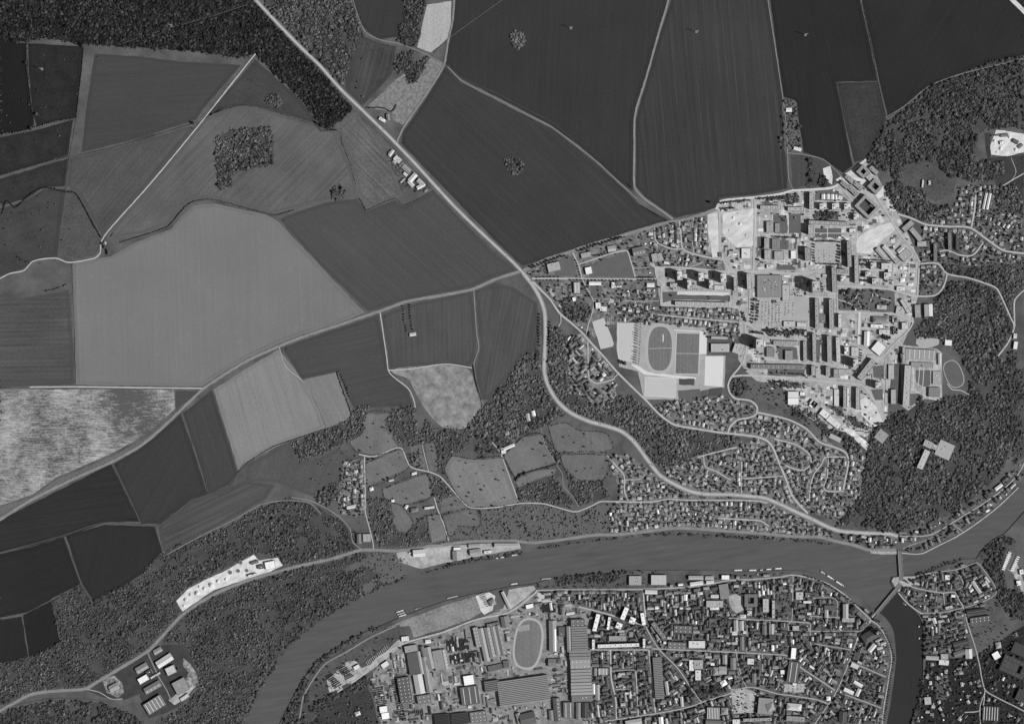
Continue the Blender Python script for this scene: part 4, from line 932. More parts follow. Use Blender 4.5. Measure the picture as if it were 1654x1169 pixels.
street([(924.9, 408), (934.5, 428), (940, 449)], 2.2, "street to the bypass", 0)
street([(941, 452), (950, 470), (957.7, 484), (957.7, 500.5), (950, 525), (946.8, 540)], 1.6, "tree-lined street to the diagonal road", 0)
street([(949.5, 552), (949.5, 560), (951, 609.5), (955, 615), (963, 619), (980, 616), (992, 612)], 2.0, "curving street of the small estate", 0)
street([(990, 612), (998, 604)], 1.6, None)
street([(905, 505), (906, 520), (902, 527)], 1.4, None)
# ------------------------------------------------------------------ vegetation
def crown_mesh(name, seed, nlobe, nleaf, tall=1.0, spread=1.0, lsize=0.22, mat=None):
    r = np.random.default_rng(seed)
    v, f = [], []
    lobes = []
    for i in range(nlobe):
        a = 2 * math.pi * i / nlobe + r.uniform(-0.5, 0.5)
        d = r.uniform(0.25, 0.62) * spread if i else 0.0
        lobes.append((d * math.cos(a), d * math.sin(a), tall * r.uniform(0.9, 1.75) if i else tall * 1.7, r.uniform(0.36, 0.6)))
    for cx, cy, cz, cr in lobes:           # dense leaf mass inside each lobe
        n = 6
        base = len(v)
        rings = [(-0.75, 0.5), (-0.1, 0.85), (0.5, 0.6)]
        for zz, rr in rings:
            for k in range(n):
                a = 2 * math.pi * k / n + zz
                q = 0.78 * cr * rr * r.uniform(0.75, 1.15)
                v.append((cx + q * math.cos(a), cy + q * math.sin(a), cz + 0.78 * cr * tall * zz * r.uniform(0.85, 1.1)))
        v.append((cx, cy, cz + 0.7 * cr * tall))
        for t in range(2):
            for k in range(n):
                j = (k + 1) % n
                f.append((base + t * n + k, base + t * n + j, base + (t + 1) * n + j, base + (t + 1) * n + k))
        for k in range(n):
            f.append((base + 2 * n + k, base + 2 * n + (k + 1) % n, base + 3 * n))
    for i in range(nleaf):
        cx, cy, cz, cr = lobes[r.integers(len(lobes))]
        d = r.normal(size=3); d /= np.linalg.norm(d)
        if d[2] < -0.45: d[2] *= -1
        rad = cr * r.uniform(0.72, 1.12)
        c = np.array((cx, cy, cz)) + d * rad * np.array((1, 1, tall))
        nrm = d * 0.5 + r.normal(size=3) * 0.4 + np.array((0.1, 0, 0.9)); nrm /= np.linalg.norm(nrm)
        u = np.cross(nrm, r.normal(size=3)); u /= np.linalg.norm(u)
        w = np.cross(nrm, u)
        s = lsize * r.uniform(0.6, 1.3)
        i0 = len(v)
        for a, b in ((-1, -0.5), (0.3, -0.8), (1, 0.3), (-0.2, 0.9)):
            p = c + u * a * s + w * b * s
            v.append(tuple(p))
        f.append((i0, i0 + 1, i0 + 2, i0 + 3))
    me = bpy.data.meshes.new(name)
    me.from_pydata([tuple(map(float, p)) for p in v], [], f)
    me.materials.append(mat)
    return me
def trunk_mesh(name, tall, mat):
    b = MB()
    b.tri_tube((0, 0, -0.1), (0, 0, 1.0 * tall), 0.1, 0.07, 6)
    for k in range(4):
        a = k * 1.6 + 0.3
        b.tri_tube((0, 0, (0.6 + 0.1 * k) * tall), (0.45 * math.cos(a), 0.45 * math.sin(a), 1.35 * tall), 0.05, 0.02, 4)
    return b.mesh(name, mat)

m_bark = grey("tree_bark", 60, 0.2, 0.5, 0.3)
LEAFV = {'mid': 106, 'dark': 88, 'light': 128, 'vignetted': 58}  # the last, darkest tone has the top left corner's lens falloff in it
m_leaf = {k: leaf("foliage_" + k, v) for k, v in LEAFV.items()}
CROWN = {k: [crown_mesh("crown_" + k, 10 + i, 6 + i % 3, 120, 1.0 + 0.12 * (i % 2), 1.0, 0.24, m_leaf[k]) for i in range(4)] for k in LEAFV}
POPLAR = crown_mesh("poplar_crown", 77, 5, 150, 2.6, 0.35, 0.2, m_leaf['mid'])
TRUNK = trunk_mesh("trunk", 1.0, m_bark)
TRUNKP = trunk_mesh("trunk", 1.7, m_bark)

def joined(name, crown, trunk):
    v = [tuple(x.co) for x in crown.vertices]; f = [tuple(p.vertices) for p in crown.polygons]; m = [0] * len(f)
    n = len(v)
    v += [tuple(x.co) for x in trunk.vertices]; tf = [tuple(k + n for k in p.vertices) for p in trunk.polygons]
    f += tf; m += [1] * len(tf)
    me = bpy.data.meshes.new(name); me.from_pydata(v, [], f)
    me.materials.append(crown.materials[0]); me.materials.append(m_bark)
    me.polygons.foreach_set("material_index", m)
    return me
KIT = {}
for k in LEAFV:
    c = bpy.data.collections.new("tree_kit_" + k)
    mix = {'mid': ('dark', 'mid', 'mid', 'light'), 'dark': ('dark', 'dark', 'mid', 'mid'), 'light': ('mid', 'light', 'light', 'light'), 'vignetted': ('vignetted', 'vignetted', 'dark', 'vignetted')}[k]
    for j in range(4):
        o = bpy.data.objects.new("tree_kit_%s_%d" % (k, j), joined("tree_kit", CROWN[mix[j]][j], TRUNK)); c.objects.link(o)
    KIT[k] = c
def kit_group(col):
    ng = bpy.data.node_groups.new("scatter_trees", 'GeometryNodeTree')
    ng.interface.new_socket("Geometry", in_out='INPUT', socket_type='NodeSocketGeometry')
    ng.interface.new_socket("Geometry", in_out='OUTPUT', socket_type='NodeSocketGeometry')
    N = ng.nodes
    gi, go = N.new("NodeGroupInput"), N.new("NodeGroupOutput")
    mp = N.new("GeometryNodeMeshToPoints")
    ip = N.new("GeometryNodeInstanceOnPoints")
    ci = N.new("GeometryNodeCollectionInfo"); ci.inputs['Collection'].default_value = col
    ci.inputs['Separate Children'].default_value = True; ci.inputs['Reset Children'].default_value = True
    ip.inputs['Pick Instance'].default_value = True
    sa = N.new("GeometryNodeInputNamedAttribute"); sa.data_type = 'FLOAT_VECTOR'; sa.inputs['Name'].default_value = "tree_size"
    ra = N.new("GeometryNodeInputNamedAttribute"); ra.data_type = 'FLOAT_VECTOR'; ra.inputs['Name'].default_value = "tree_turn"
    ia = N.new("GeometryNodeInputNamedAttribute"); ia.data_type = 'INT'; ia.inputs['Name'].default_value = "tree_pick"
    l = ng.links.new
    l(gi.outputs[0], mp.inputs[0]); l(mp.outputs[0], ip.inputs['Points']); l(ci.outputs[0], ip.inputs['Instance'])
    l(sa.outputs['Attribute'], ip.inputs['Scale']); l(ia.outputs['Attribute'], ip.inputs['Instance Index'])
    try:
        er = N.new("FunctionNodeEulerToRotation"); l(ra.outputs['Attribute'], er.inputs[0]); l(er.outputs[0], ip.inputs['Rotation'])
    except Exception:
        l(ra.outputs['Attribute'], ip.inputs['Rotation'])
    l(ip.outputs[0], go.inputs[0])
    return ng
KITG = {k: kit_group(c) for k, c in KIT.items()}

def value_noise(cell, seed):
    r = np.random.default_rng(seed)
    g = r.random((H // cell + 3, W // cell + 3))
    ys, xs = np.arange(H) / cell, np.arange(W) / cell
    iy, ix = ys.astype(int), xs.astype(int)
    fy, fx = (ys - iy)[:, None], (xs - ix)[None, :]
    fy, fx = fy * fy * (3 - 2 * fy), fx * fx * (3 - 2 * fx)
    a, b, c, d = g[np.ix_(iy, ix)], g[np.ix_(iy, ix + 1)], g[np.ix_(iy + 1, ix)], g[np.ix_(iy + 1, ix + 1)]
    return (a * (1 - fx) + b * fx) * (1 - fy) + (c * (1 - fx) + d * fx) * fy
PATCH = 0.5 * value_noise(38, 3) + 0.3 * value_noise(15, 4) + 0.2 * value_noise(7, 6)
GAPS = 0.45 * value_noise(22, 8) + 0.55 * value_noise(9, 9)
def scatter(name, xy, radii, kind, label, zs=None, flat=1.0):
    """one wood: every point carries a tree"""
    n = len(xy)
    if n == 0: return
    me = bpy.data.meshes.new(name)
    me.from_pydata([(float(x), float(y), 0.05) for x, y in xy], [], [])
    sz = me.attributes.new("tree_size", 'FLOAT_VECTOR', 'POINT')
    hz = radii * nprng.uniform(0.85, 1.2, n) * flat
    sz.data.foreach_set("vector", np.stack([radii, radii, hz], 1).astype(np.float32).ravel())
    tr = me.attributes.new("tree_turn", 'FLOAT_VECTOR', 'POINT')
    tr.data.foreach_set("vector", np.stack([nprng.uniform(-.08, .08, n), nprng.uniform(-.08, .08, n), nprng.uniform(0, 6.283, n)], 1).astype(np.float32).ravel())
    pk = me.attributes.new("tree_pick", 'INT', 'POINT')
    gx_ = np.clip((np.asarray(xy)[:, 0] / U + GX).astype(int), 0, W - 1); gy_ = np.clip((GY - np.asarray(xy)[:, 1] / U).astype(int), 0, H - 1)
    pv = np.clip((PATCH[gy_, gx_] * 1.1 + nprng.uniform(-0.45, 0.45, n)) * 4, 0, 3.99)
    pk.data.foreach_set("value", pv.astype(np.int32))
    o = link(name, me)
    md = o.modifiers.new("trees", 'NODES'); md.node_group = KITG[kind]
    return tag(o, label, kind='stuff')

def mask_points(mask, step, jitter=0.45, keep=1.0):
    ys = np.arange(0, H, step); xs = np.arange(0, W, step)
    gx, gy = np.meshgrid(xs, ys)
    gx = gx + (np.arange(gy.shape[0]) % 2)[:, None] * step / 2
    px = (gx + nprng.uniform(-jitter, jitter, gx.shape) * step).ravel(); py = (gy + nprng.uniform(-jitter, jitter, gy.shape) * step).ravel()
    ok = (px >= 0) & (py >= 0) & (px < W) & (py < H)
    px, py = px[ok], py[ok]
    ok = mask[py.astype(int), px.astype(int)]
    if keep < 1: ok &= nprng.random(len(px)) < keep
    return px[ok], py[ok]
m_darkfloor = grey('vignetted_floor', 42, 0.3, 0.02, 0.4)  # floor colour darkened along with the corner wood, for lens falloff
treemask = np.zeros((H, W), bool)
def wood(pts, label, kind='mid', step=2.6, r=(3.0, 4.6), keep=1.0, floor=True, name="woodland", smooth=False, flat=0.55):
    step = min(step, 2.4) if keep > 0.8 else step
    m = np.zeros((H, W), bool)
    g = catmull(pts, True, 5.0) if smooth else rough_edge(pts, 1.8, 5.0)
    ras_poly(m, g)
    if floor:
        area("woodland_floor", g, (m_darkfloor if kind == 'vignetted' else m_woodfloor) if keep > 0.6 else m_lawn, 0.2, None, amp=0)
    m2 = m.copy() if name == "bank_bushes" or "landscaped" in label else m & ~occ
    px, py = mask_points(m2, step, keep=keep)
    gp = GAPS[py.astype(int), px.astype(int)]
    gt = 0.85 if kind == 'vignetted' else 0.71
    px, py, gp = px[gp < gt], py[gp < gt], gp[gp < gt]
    treemask.__ior__(m)
    rr = nprng.uniform(r[0], r[1], len(px)) * (1.18 - 0.4 * gp) * nprng.choice([0.55, 0.75, 0.95, 1.15, 1.6], len(px), p=[.2, .25, .3, .2, .05])
    if keep > 0.6 and name != "bank_bushes":       # ragged margin: bushes and outliers beyond the edge
        ring = np.zeros_like(m)
        for dy, dx in ((0, 3), (0, -3), (3, 0), (-3, 0), (2, 2), (-2, -2), (2, -2), (-2, 2)):
            ring |= np.roll(np.roll(m, dy, 0), dx, 1)
        ex, ey = mask_points(ring & ~m & ~occ, 2.4, keep=0.3)
        px, py = np.concatenate([px, ex]), np.concatenate([py, ey])
        rr = np.concatenate([rr, nprng.uniform(0.9, 3.0, len(ex))])
    scatter(name, np.stack([(px - GX) * U, (GY - py) * U], 1), rr, kind, label, flat=flat)
# ------------------------------------------------------------------ large buildings
def roofm(v, rough=0.85): return grey("roof_surface", int(round(v / 8.0) * 8), 0.1, 0.06, 0.14, 0.5, rough)
def wallm(v): return grey("wall_render", int(round(v / 16.0) * 16), 0.08, 0.1, 0.1)
m_glass = grey("dark_window_glass", 36, 0.1, 0.3, 0.1, rough=0.2, spec=0.5)
m_metal = grey("roof_metal", 150, 0.1, 0.2, 0.1, rough=0.5, spec=0.4)
m_skyl = grey("skylight_glass", 226, 0.05, 0.2, 0.05, rough=0.3, spec=0.4)
NAMES = {'slab': 'apartment_block', 'tower': 'tower_block', 'flat': 'flat_roofed_building', 'gable': 'gabled_hall', 'hip': 'hipped_building', 'saw': 'factory_hall', 'ribs': 'factory_hall', 'ring': 'courtyard_block', 'dots': 'factory_hall', 'white': 'white_hall'}
CATS = {'slab': 'apartment block', 'tower': 'tower block', 'flat': 'building', 'gable': 'hall', 'hip': 'building', 'saw': 'factory', 'ribs': 'factory', 'ring': 'apartment block', 'dots': 'factory', 'white': 'hall'}
NBLD = []
def building(px, py, L, Wd, ang, h, v, kind, label, n=0, wall=None, name=None):
    """px,py,L,Wd on the survey grid; L runs along ang (degrees, counter-clockwise from east)"""
    if Wd > L and kind in ('slab', 'gable'):
        L, Wd, ang = Wd, L, ang + 90
    for q in (rect_px(px, py, L + 2.0, Wd + 2.0, ang),): ras_poly(occ, q)
    x, y = P((px, py))
    l, w = L * U, Wd * U
    root = empty(name or NAMES[kind], (x, y, 0.0), math.radians(ang))
    tag(root, label, CATS[kind] if not name else name.replace('_', ' ').split(' ')[-1])
    wm, rm = wallm(wall or 150), roofm(v)
    NBLD.append(label)
    r = random.Random(int(px * 7 + py * 13))
    if kind == 'ring':
        d = n or 4.6 * U
        for cx, cy, a, b in ((0, w / 2 - d / 2, l, d), (0, -w / 2 + d / 2, l, d), (-l / 2 + d / 2, 0, d, w - 2 * d), (l / 2 - d / 2, 0, d, w - 2 * d)):
            m = MB(); m.box(cx, cy, 0, h, a, b, top=False); m.obj("wall", wm, root)
            m = MB(); m.box(cx, cy, h, h + 0.6, a + (0.3 if a == l else -0.02), b, bottom=True); ro = m.obj("roof", rm, root)
            m = MB()
            k = max(2, int(max(a, b) / 14))
            for i in range(k):
                t = (i + 0.5) / k - 0.5
                m.box(cx + (t * a if a > b else 0), cy + (t * b if b >= a else 0), h + 0.6, h + 1.7, 2.2, 2.2)
            tag(m.obj("roof_vents", m_metal, ro), kind="stuff")
        m = MB(); m.box(0, 0, 0.9, 1.5, l - 2 * d - 0.2, w - 2 * d - 0.2); m.obj("courtyard", m_dlawn, root)
        return root
    if kind in ('slab', 'tower', 'flat', 'dots', 'ribs', 'white'):
        m = MB(); m.box(0, 0, 0, h, l, w, top=False); m.obj("wall", wm, root)
        m = MB(); m.box(0, 0, h, h + 0.5, l + 0.2, w + 0.2, bottom=True); ro = m.obj("roof", rm, root)
        m = MB(); t = 0.35; ph = 0.9
        m.box(0, w / 2 - t / 2, h + 0.5, h + 0.5 + ph, l, t); m.box(0, -w / 2 + t / 2, h + 0.5, h + 0.5 + ph, l, t)
        m.box(l / 2 - t / 2, 0, h + 0.5, h + 0.5 + ph, t, w - 2 * t); m.box(-l / 2 + t / 2, 0, h + 0.5, h + 0.5 + ph, t, w - 2 * t)
        m.obj("parapet", wm, root)
        if kind in ('slab', 'tower'):
            m = MB()
            for f in range(int(h / 2.9)):
                z = 1.0 + f * 2.9
                for s in (-1, 1):
                    m.box(0, s * (w / 2 + 0.06), z, z + 1.4, l * 0.94, 0.12, bottom=True)
            tag(m.obj("window_bands", m_glass, root), kind="stuff")
        if kind == 'slab':
            k = max(2, int(l / 17))
            for i in range(k):
                m = MB(); cx = ((i + 0.5) / k - 0.5) * l
                m.box(cx, r.uniform(-0.12, 0.12) * w, h + 0.5, h + 2.6, 3.0, 3.2); m.obj("stair_head", wallm(r.choice((130, 170, 190))), root)
            for i in range(k - 1):
                m = MB(); m.box(((i + 1.0) / k - 0.5) * l, 0, h + 0.5, h + 0.9, 0.5, w - 1.2)
                m.obj("roof_upstand", roofm(v - 30), root)
        elif kind == 'tower':
            m = MB(); m.box(-l * 0.1, w * 0.08, h + 0.5, h + 3.6, l * 0.34, w * 0.3); m.obj("lift_house", wallm(200), root)
            m = MB(); m.box(l * 0.25, -w * 0.22, h + 0.5, h + 1.9, l * 0.2, w * 0.16); m.obj("water_tank", wallm(110), root)
            m = MB(); m.box(0, -w * 0.38, h + 0.5, h + 1.2, l * 0.7, 0.8); m.obj("pipe_run", wallm(80), root)
        elif kind == 'flat':
            for i in range(n or r.randint(1, 3)):
                m = MB(); m.box(r.uniform(-.3, .3) * l, r.uniform(-.28, .28) * w, h + 0.5, h + r.uniform(1.2, 2.4), r.uniform(2, 4), r.uniform(2, 4)); m.obj("roof_unit", r.choice((m_metal, m_skyl, wallm(90))), root)
            m = MB()
            for i in range(1, max(2, int(l / 12))):
                m.box((i / max(2, int(l / 12)) - 0.5) * l, 0, h + 0.5, h + 0.62, 0.35, w - 0.9)
            tag(m.obj("roof_seams", roofm(v - 24), ro), kind="stuff")
        elif kind in ('dots', 'white'):
            nx, ny = max(2, int(l / 14)), max(2, int(w / 12))
            if kind == 'white': ny = max(2, ny)
            for i in range(nx):
                for j in range(ny):
                    if kind == 'white':
                        continue
                    m = MB(); m.box(((i + .5) / nx - .5) * l, ((j + .5) / ny - .5) * w, h + 0.5, h + 1.5, 3.2, 2.6); m.obj("skylight", m_skyl, root)
            if kind == 'white':
                m = MB()
                for j in range(1, 4): m.box(0, (j / 4 - .5) * w, h + .5, h + .62, l - 1, 0.5)
                tag(m.obj("roof_seams", roofm(v - 70), ro), kind="stuff")
        elif kind == 'ribs':
            k = n or 3
            for i in range(k):
                m = MB(); m.box(((i + .5) / k - .5) * l, 0, h + .5, h + 1.3, 1.9, w * 0.9); m.obj("skylight", m_skyl, root)
    elif kind == 'gable':
        m = MB(); m.box(0, 0, 0, h, l, w, top=False); m.obj("wall", wm, root)
        m = MB(); m.gable(0, 0, h, max(1.6, w * 0.17), l, w, 0.5); ro = m.obj("roof", rm, root)
        m = MB(); m.box(0, 0, h + max(1.6, w * 0.17) - 0.25, h + max(1.6, w * 0.17) + 0.25, l + 0.6, 0.7); m.obj("ridge_cap", m_metal, ro)
        if n:
            for i in range(n):
                m = MB(); cx = ((i + .5) / n - .5) * l
                z = h + max(1.6, w * 0.17) * 0.55
                m.box(cx, -w * 0.23, z - 0.8, z + 0.9, 2.2, w * 0.2); m.obj("skylight", m_skyl, root)
    elif kind == 'hip':
        m = MB(); m.box(0, 0, 0, h, l, w, top=False); m.obj("wall", wm, root)
        m = MB(); m.hip(0, 0, h, min(l, w) * 0.26, l, w, 0.5); m.obj("roof", rm, root)
        m = MB(); m.box(l * 0.2, 0.0, h, h + min(l, w) * 0.26 + 1.4, 1.2, 1.0); m.obj("chimney", wallm(120), root)
    elif kind == 'saw':
        m = MB(); m.box(0, 0, 0, h, l, w, top=True); m.obj("wall", wm, root)
        k = n or max(3, int(w / 7))
        bw = w / k
        b = MB(); rise = min(3.2, bw * 0.5); a = l / 2
        b.quad([(-a, -bw / 2, 0), (a, -bw / 2, 0), (a, bw / 2 - 0.3, rise), (-a, bw / 2 - 0.3, rise)], 0)
        b.quad([(a, bw / 2, 0), (-a, bw / 2, 0), (-a, bw / 2 - 0.3, rise), (a, bw / 2 - 0.3, rise)], 1)
        b.quad([(a, -bw / 2, 0), (a, bw / 2, 0), (a, bw / 2 - 0.3, rise)], 0); b.quad([(-a, bw / 2, 0), (-a, -bw / 2, 0), (-a, bw / 2 - 0.3, rise)], 0)
        me = b.mesh("roof_bay", rm, m_glass)
        for i in range(k):
            link("roof_bay", me, root, (0, ((i + .5) / k - .5) * w, h + 0.02))
    return root
def bl(sh, rows):
    k = sh([(7.3045, 0)])[0][0] - sh([(0, 0)])[0][0]
    k = 7.3045 / k
    for row in rows:
        cx, cy, L, Wd, ang, h, v, kind, label = row[:9]
        (gx, gy), = sh([(cx, cy)])
        building(gx, gy, L / k, Wd / k, ang, h, v, kind, label, *row[9:])
bl(A2, [
 (400, 375, 150, 100, 13, 7, 168, 'flat', "pale flat workshop beside the bypass trees"),
 (780, 235, 120, 60, 12, 6, 160, 'flat', "small grey workshop under the bypass road"),
 (1080, 160, 90, 65, 10, 6, 168, 'gable', "small gabled shed beside the white yard"),
 (1400, 190, 145, 95, 12, 9, 122, 'gable', "dark gabled hall at the town's northern corner", 4),
 (1588, 265, 70, 95, 12, 8, 160, 'flat', "grey building right of the dark gabled hall"),
 (810, 418, 78, 82, 12, 7, 230, 'white', "white square shed at the empty lot"),
 (672, 620, 75, 130, 2, 7, 165, 'ribs', "ribbed grey building south of the avenue", 2),
 (640, 755, 42, 48, 12, 6, 240, 'white', "small white cube below the ribbed building"),
 (885, 570, 140, 38, 0, 6, 235, 'gable', "white gabled shed along the avenue"),
 (1098, 590, 40, 70, 0, 6, 226, 'flat', "white block with a low wing, south of the avenue"),
 (1160, 606, 84, 24, 0, 4, 215, 'flat', "low white wing along the dark gardens"),
 (1540, 588, 85, 45, 0, 6, 228, 'gable', "white shed above the row houses"),
 (922, 830, 62, 72, 5, 7, 222, 'flat', "white block behind the tilted pitch"),
 (985, 868, 82, 56, -5, 6, 214, 'flat', "white annex behind the tilted pitch"),
 (1220, 765, 50, 45, 0, 5, 120, 'hip', "small dark pavilion in the row-house square"),
])
bl(E2, [
 (1485, 490, 85, 130, 0, 8, 150, 'flat', "grey school wing beside the building site"),
 (1575, 500, 60, 110, 0, 6, 142, 'flat', "second grey school wing right of the site"),
 (1448, 680, 62, 120, 0, 9, 160, 'slab', "school block with a dark west shadow"),
 (1560, 690, 100, 125, 0, 7, 132, 'flat', "large square grey school hall"),
 (1458, 815, 78, 110, 0, 9, 168, 'flat', "grey school block near the avenue"),
 (900, 815, 34, 55, 5, 4, 92, 'flat', "dark hut at the foot of the white strip"),
 (170, 850, 110, 95, 18, 6, 158, 'flat', "grey school at the street corner"),
 (1205, 800, 110, 120, 0, 5, 206, 'flat', "unfinished pale building on the site"),
])
building(1244, 335.5, 33, 6, 0, 9, 168, 'slab', "left low slab under the new road")
building(1285, 338, 26, 6, 0, 9, 172, 'slab', "right low slab under the new road")
bl(E0, [
 (415, 45, 62, 100, 3, 35, 205, 'tower', "upper left tower block of the five"),
 (482, 48, 56, 56, 0, 8, 200, 'flat', "low pale base right of the upper left tower"),
 (668, 60, 64, 96, 3, 35, 205, 'tower', "upper middle tower block of the five"),
 (735, 52, 50, 60, 0, 8, 195, 'flat', "low pale base right of the upper middle tower"),
 (930, 72, 68, 100, 3, 35, 205, 'tower', "upper right tower block of the five"),
 (530, 148, 55, 108, 3, 35, 200, 'tower', "lower left tower block of the five"),
 (785, 150, 52, 96, 3, 35, 200, 'tower', "lower right tower block of the five"),
 (350, 152, 85, 48, 0, 10, 180, 'flat', "low pale block left of the tower blocks"),
 (890, 180, 120, 54, 0, 6, 190, 'flat', "low pale block beneath the towers"),
 (1072, 140, 38, 150, 2, 22, 170, 'slab', "narrow slab right of the tower blocks"),
 (1232, 110, 54, 180, 2, 26, 172, 'slab', "tall slab left of the shopping hall"),
 (1480, 165, 290, 262, 0, 7, 136, 'flat', "huge flat shopping hall roof in the new town", 26),
 (680, 372, 630, 44, -1.2, 11, 172, 'slab', "very long slab above the house estate"),
 (900, 890, 220, 100, 0, 6, 172, 'flat', "pale sports hall right of the stadium"),
 (1112, 905, 120, 110, -20, 7, 178, 'flat', "pale angled hall beside the sports hall"),
 (1350, 845, 88, 112, 0, 48, 188, 'tower', "tall lone tower south of the car park"),
 (1490, 940, 88, 112, 0, 7, 132, 'flat', "dark square school hall below the lone tower"),
 (1540, 345, 44, 30, 0, 4, 235, 'flat', "white kiosk in the car park"),
 (890, 770, 190, 26, -2, 5, 172, 'gable', "long low changing rooms beside the estate"),
])
building(1256, 592.5, 88, 7.5, -1, 11, 128, 'slab', "long dark slab above the southern avenue")
bl(C2, [
 (512, 622, 55, 190, 0, 15, 170, 'slab', "upright slab under the new road"),
 (648, 688, 85, 70, 0, 15, 208, 'tower', "left of three small white towers"),
 (796, 688, 85, 70, 0, 15, 208, 'tower', "middle of three small white towers"),
 (936, 690, 80, 70, 0, 15, 208, 'tower', "right of three small white towers"),
 (1040, 810, 66, 70, 0, 15, 205, 'tower', "small white tower below the other three"),
 (720, 882, 480, 40, -2.5, 14, 162, 'slab', "long grey slab south of the small towers"),
 (500, 960, 60, 110, 0, 20, 168, 'slab', "short slab at the west end of the long grey slab"),
 (905, 430, 50, 110, 48, 8, 140, 'slab', "north-west wing of the first diamond court"),
 (1000, 500, 130, 50, -44, 8, 140, 'slab', "inner wing of the first diamond court"),
 (1060, 440, 50, 130, 48, 8, 150, 'slab', "south-east wing of the first diamond court"),
 (965, 370, 130, 44, -44, 8, 150, 'slab', "north-east wing of the first diamond court"),
 (1165, 690, 230, 190, -43, 14, 150, 'ring', "large diamond courtyard block beside the white site"),
 (1255, 690, 40, 110, 48, 6, 160, 'flat', "flat wing inside the diamond blocks"),
 (1120, 275, 120, 120, -43, 14, 140, 'ring', "diamond courtyard block nearest the wood"),
 (1262, 450, 140, 130, -43, 14, 148, 'ring', "diamond courtyard block beside the park"),
 (1195, 345, 60, 70, 47, 10, 170, 'flat', "small block between two diamond courts"),
 (1250, 260, 120, 50, -43, 9, 150, 'slab', "slab along the wood edge"),
 (655, 570, 40, 60, 0, 5, 220, 'gable', "first of five white houses above the small towers"),
 (710, 570, 36, 60, 0, 5, 215, 'gable', "second of five white houses above the small towers"),
 (760, 572, 36, 60, 0, 5, 220, 'gable', "third of five white houses above the small towers"),
 (803, 575, 30, 56, 0, 5, 215, 'gable', "fourth of five white houses above the small towers"),
 (855, 582, 50, 44, -20, 5, 210, 'gable', "last of five white houses above the small towers"),
 (1000, 970, 80, 44, 0, 8, 205, 'flat', "pale hall on the cleared ground"),
])
bl(D2, [
 (955, 225, 50, 300, 2, 16, 152, 'slab', "upper arm of the zigzag slab"),
 (870, 425, 130, 44, -2, 16, 150, 'slab', "middle arm of the zigzag slab"),
 (778, 525, 56, 290, 2, 16, 152, 'slab', "lower arm of the zigzag slab"),
 (1042, 410, 50, 310, 1, 14, 168, 'slab', "slab right of the zigzag slab"),
 (550, 612, 92, 130, 2, 48, 180, 'tower', "tall tower left of the zigzag slab"),
 (575, 925, 46, 345, 1, 15, 160, 'slab', "upper slab of the left pair"),
 (746, 930, 56, 345, 1, 15, 160, 'slab', "upper slab of the right pair"),
 (848, 1010, 44, 155, 0, 13, 200, 'slab', "short pale slab below the park corner"),
 (465, 225, 70, 150, 2, 19, 146, 'slab', "slab on the west side of the tree-lined square"),
 (302, 232, 62, 96, 0, 6, 232, 'white', "white block left of the square"),
 (132, 238, 112, 100, 0, 7, 164, 'flat', "school hall with an angled skylight"),
 (15, 235, 60, 100, 0, 7, 170, 'flat', "flat block left of the school hall"),
 (215, 680, 88, 190, 1, 6, 172, 'flat', "pale wing of the shopping hall"),
 (30, 370, 90, 44, 0, 5, 205, 'flat', "pale low shop beside the tar court"),
 (885, 516, 62, 66, 0, 14, 215, 'tower', "small white tower inside the zigzag"),
 (1243, 365, 70, 74, 0, 13, 202, 'tower', "upper left block of the pale cluster by the slab"),
 (1400, 368, 132, 74, 0, 13, 190, 'flat', "wide block of the pale cluster by the slab"),
 (1182, 462, 72, 58, 0, 13, 202, 'tower', "lower left block of the pale cluster by the slab"),
 (1266, 545, 82, 70, 0, 13, 192, 'tower', "bottom block of the pale cluster by the slab"),
 (1412, 482, 92, 80, 0, 13, 200, 'tower', "lower right block of the pale cluster by the slab"),
 (1330, 215, 150, 44, -48, 7, 170, 'gable', "school wing nearest the white cleared site"),
 (1425, 200, 190, 44, -48, 7, 190, 'gable', "bright school wing beside the garden wall"),
 (1500, 280, 110, 60, -48, 6, 160, 'flat', "last school wing before the avenue", ),
 (1330, 1000, 185, 70, -2, 9, 138, 'hip', "dark curved church below the park"),
 (1285, 1072, 150, 40, -3, 8, 225, 'flat', "white front building of the dark church"),
 (256, 1046, 140, 64, 0, 5, 186, 'flat', "left low shop above the tree belt"),
 (402, 1052, 116, 58, 0, 5, 190, 'flat', "right low shop above the tree belt"),
 (80, 785, 44, 32, 0, 4, 235, 'flat', "white hut in the car park"),
 (545, 800, 60, 60, 0, 0.1 + 6, 170, 'flat', "small square pavilion left of the left slab"),
 (650, 985, 96, 100, 0, 5, 118, 'flat', "dark low hall between the slab pairs"),
 (670, 480, 50, 36, 0, 5, 190, 'flat', "small pale shop by the zigzag slab"),
 (1345, 850, 120, 50, -3, 5, 176, 'flat', "long pavilion in the town park"),
 (1375, 1145, 130, 60, 0, 7, 200, 'flat', "pale hall below the church"),
 (1505, 1010, 40, 80, 0, 9, 190, 'flat', "pale upright block right of the church"),
 (1505, 1130, 40, 90, 0, 9, 190, 'flat', "second upright block right of the church"),
])
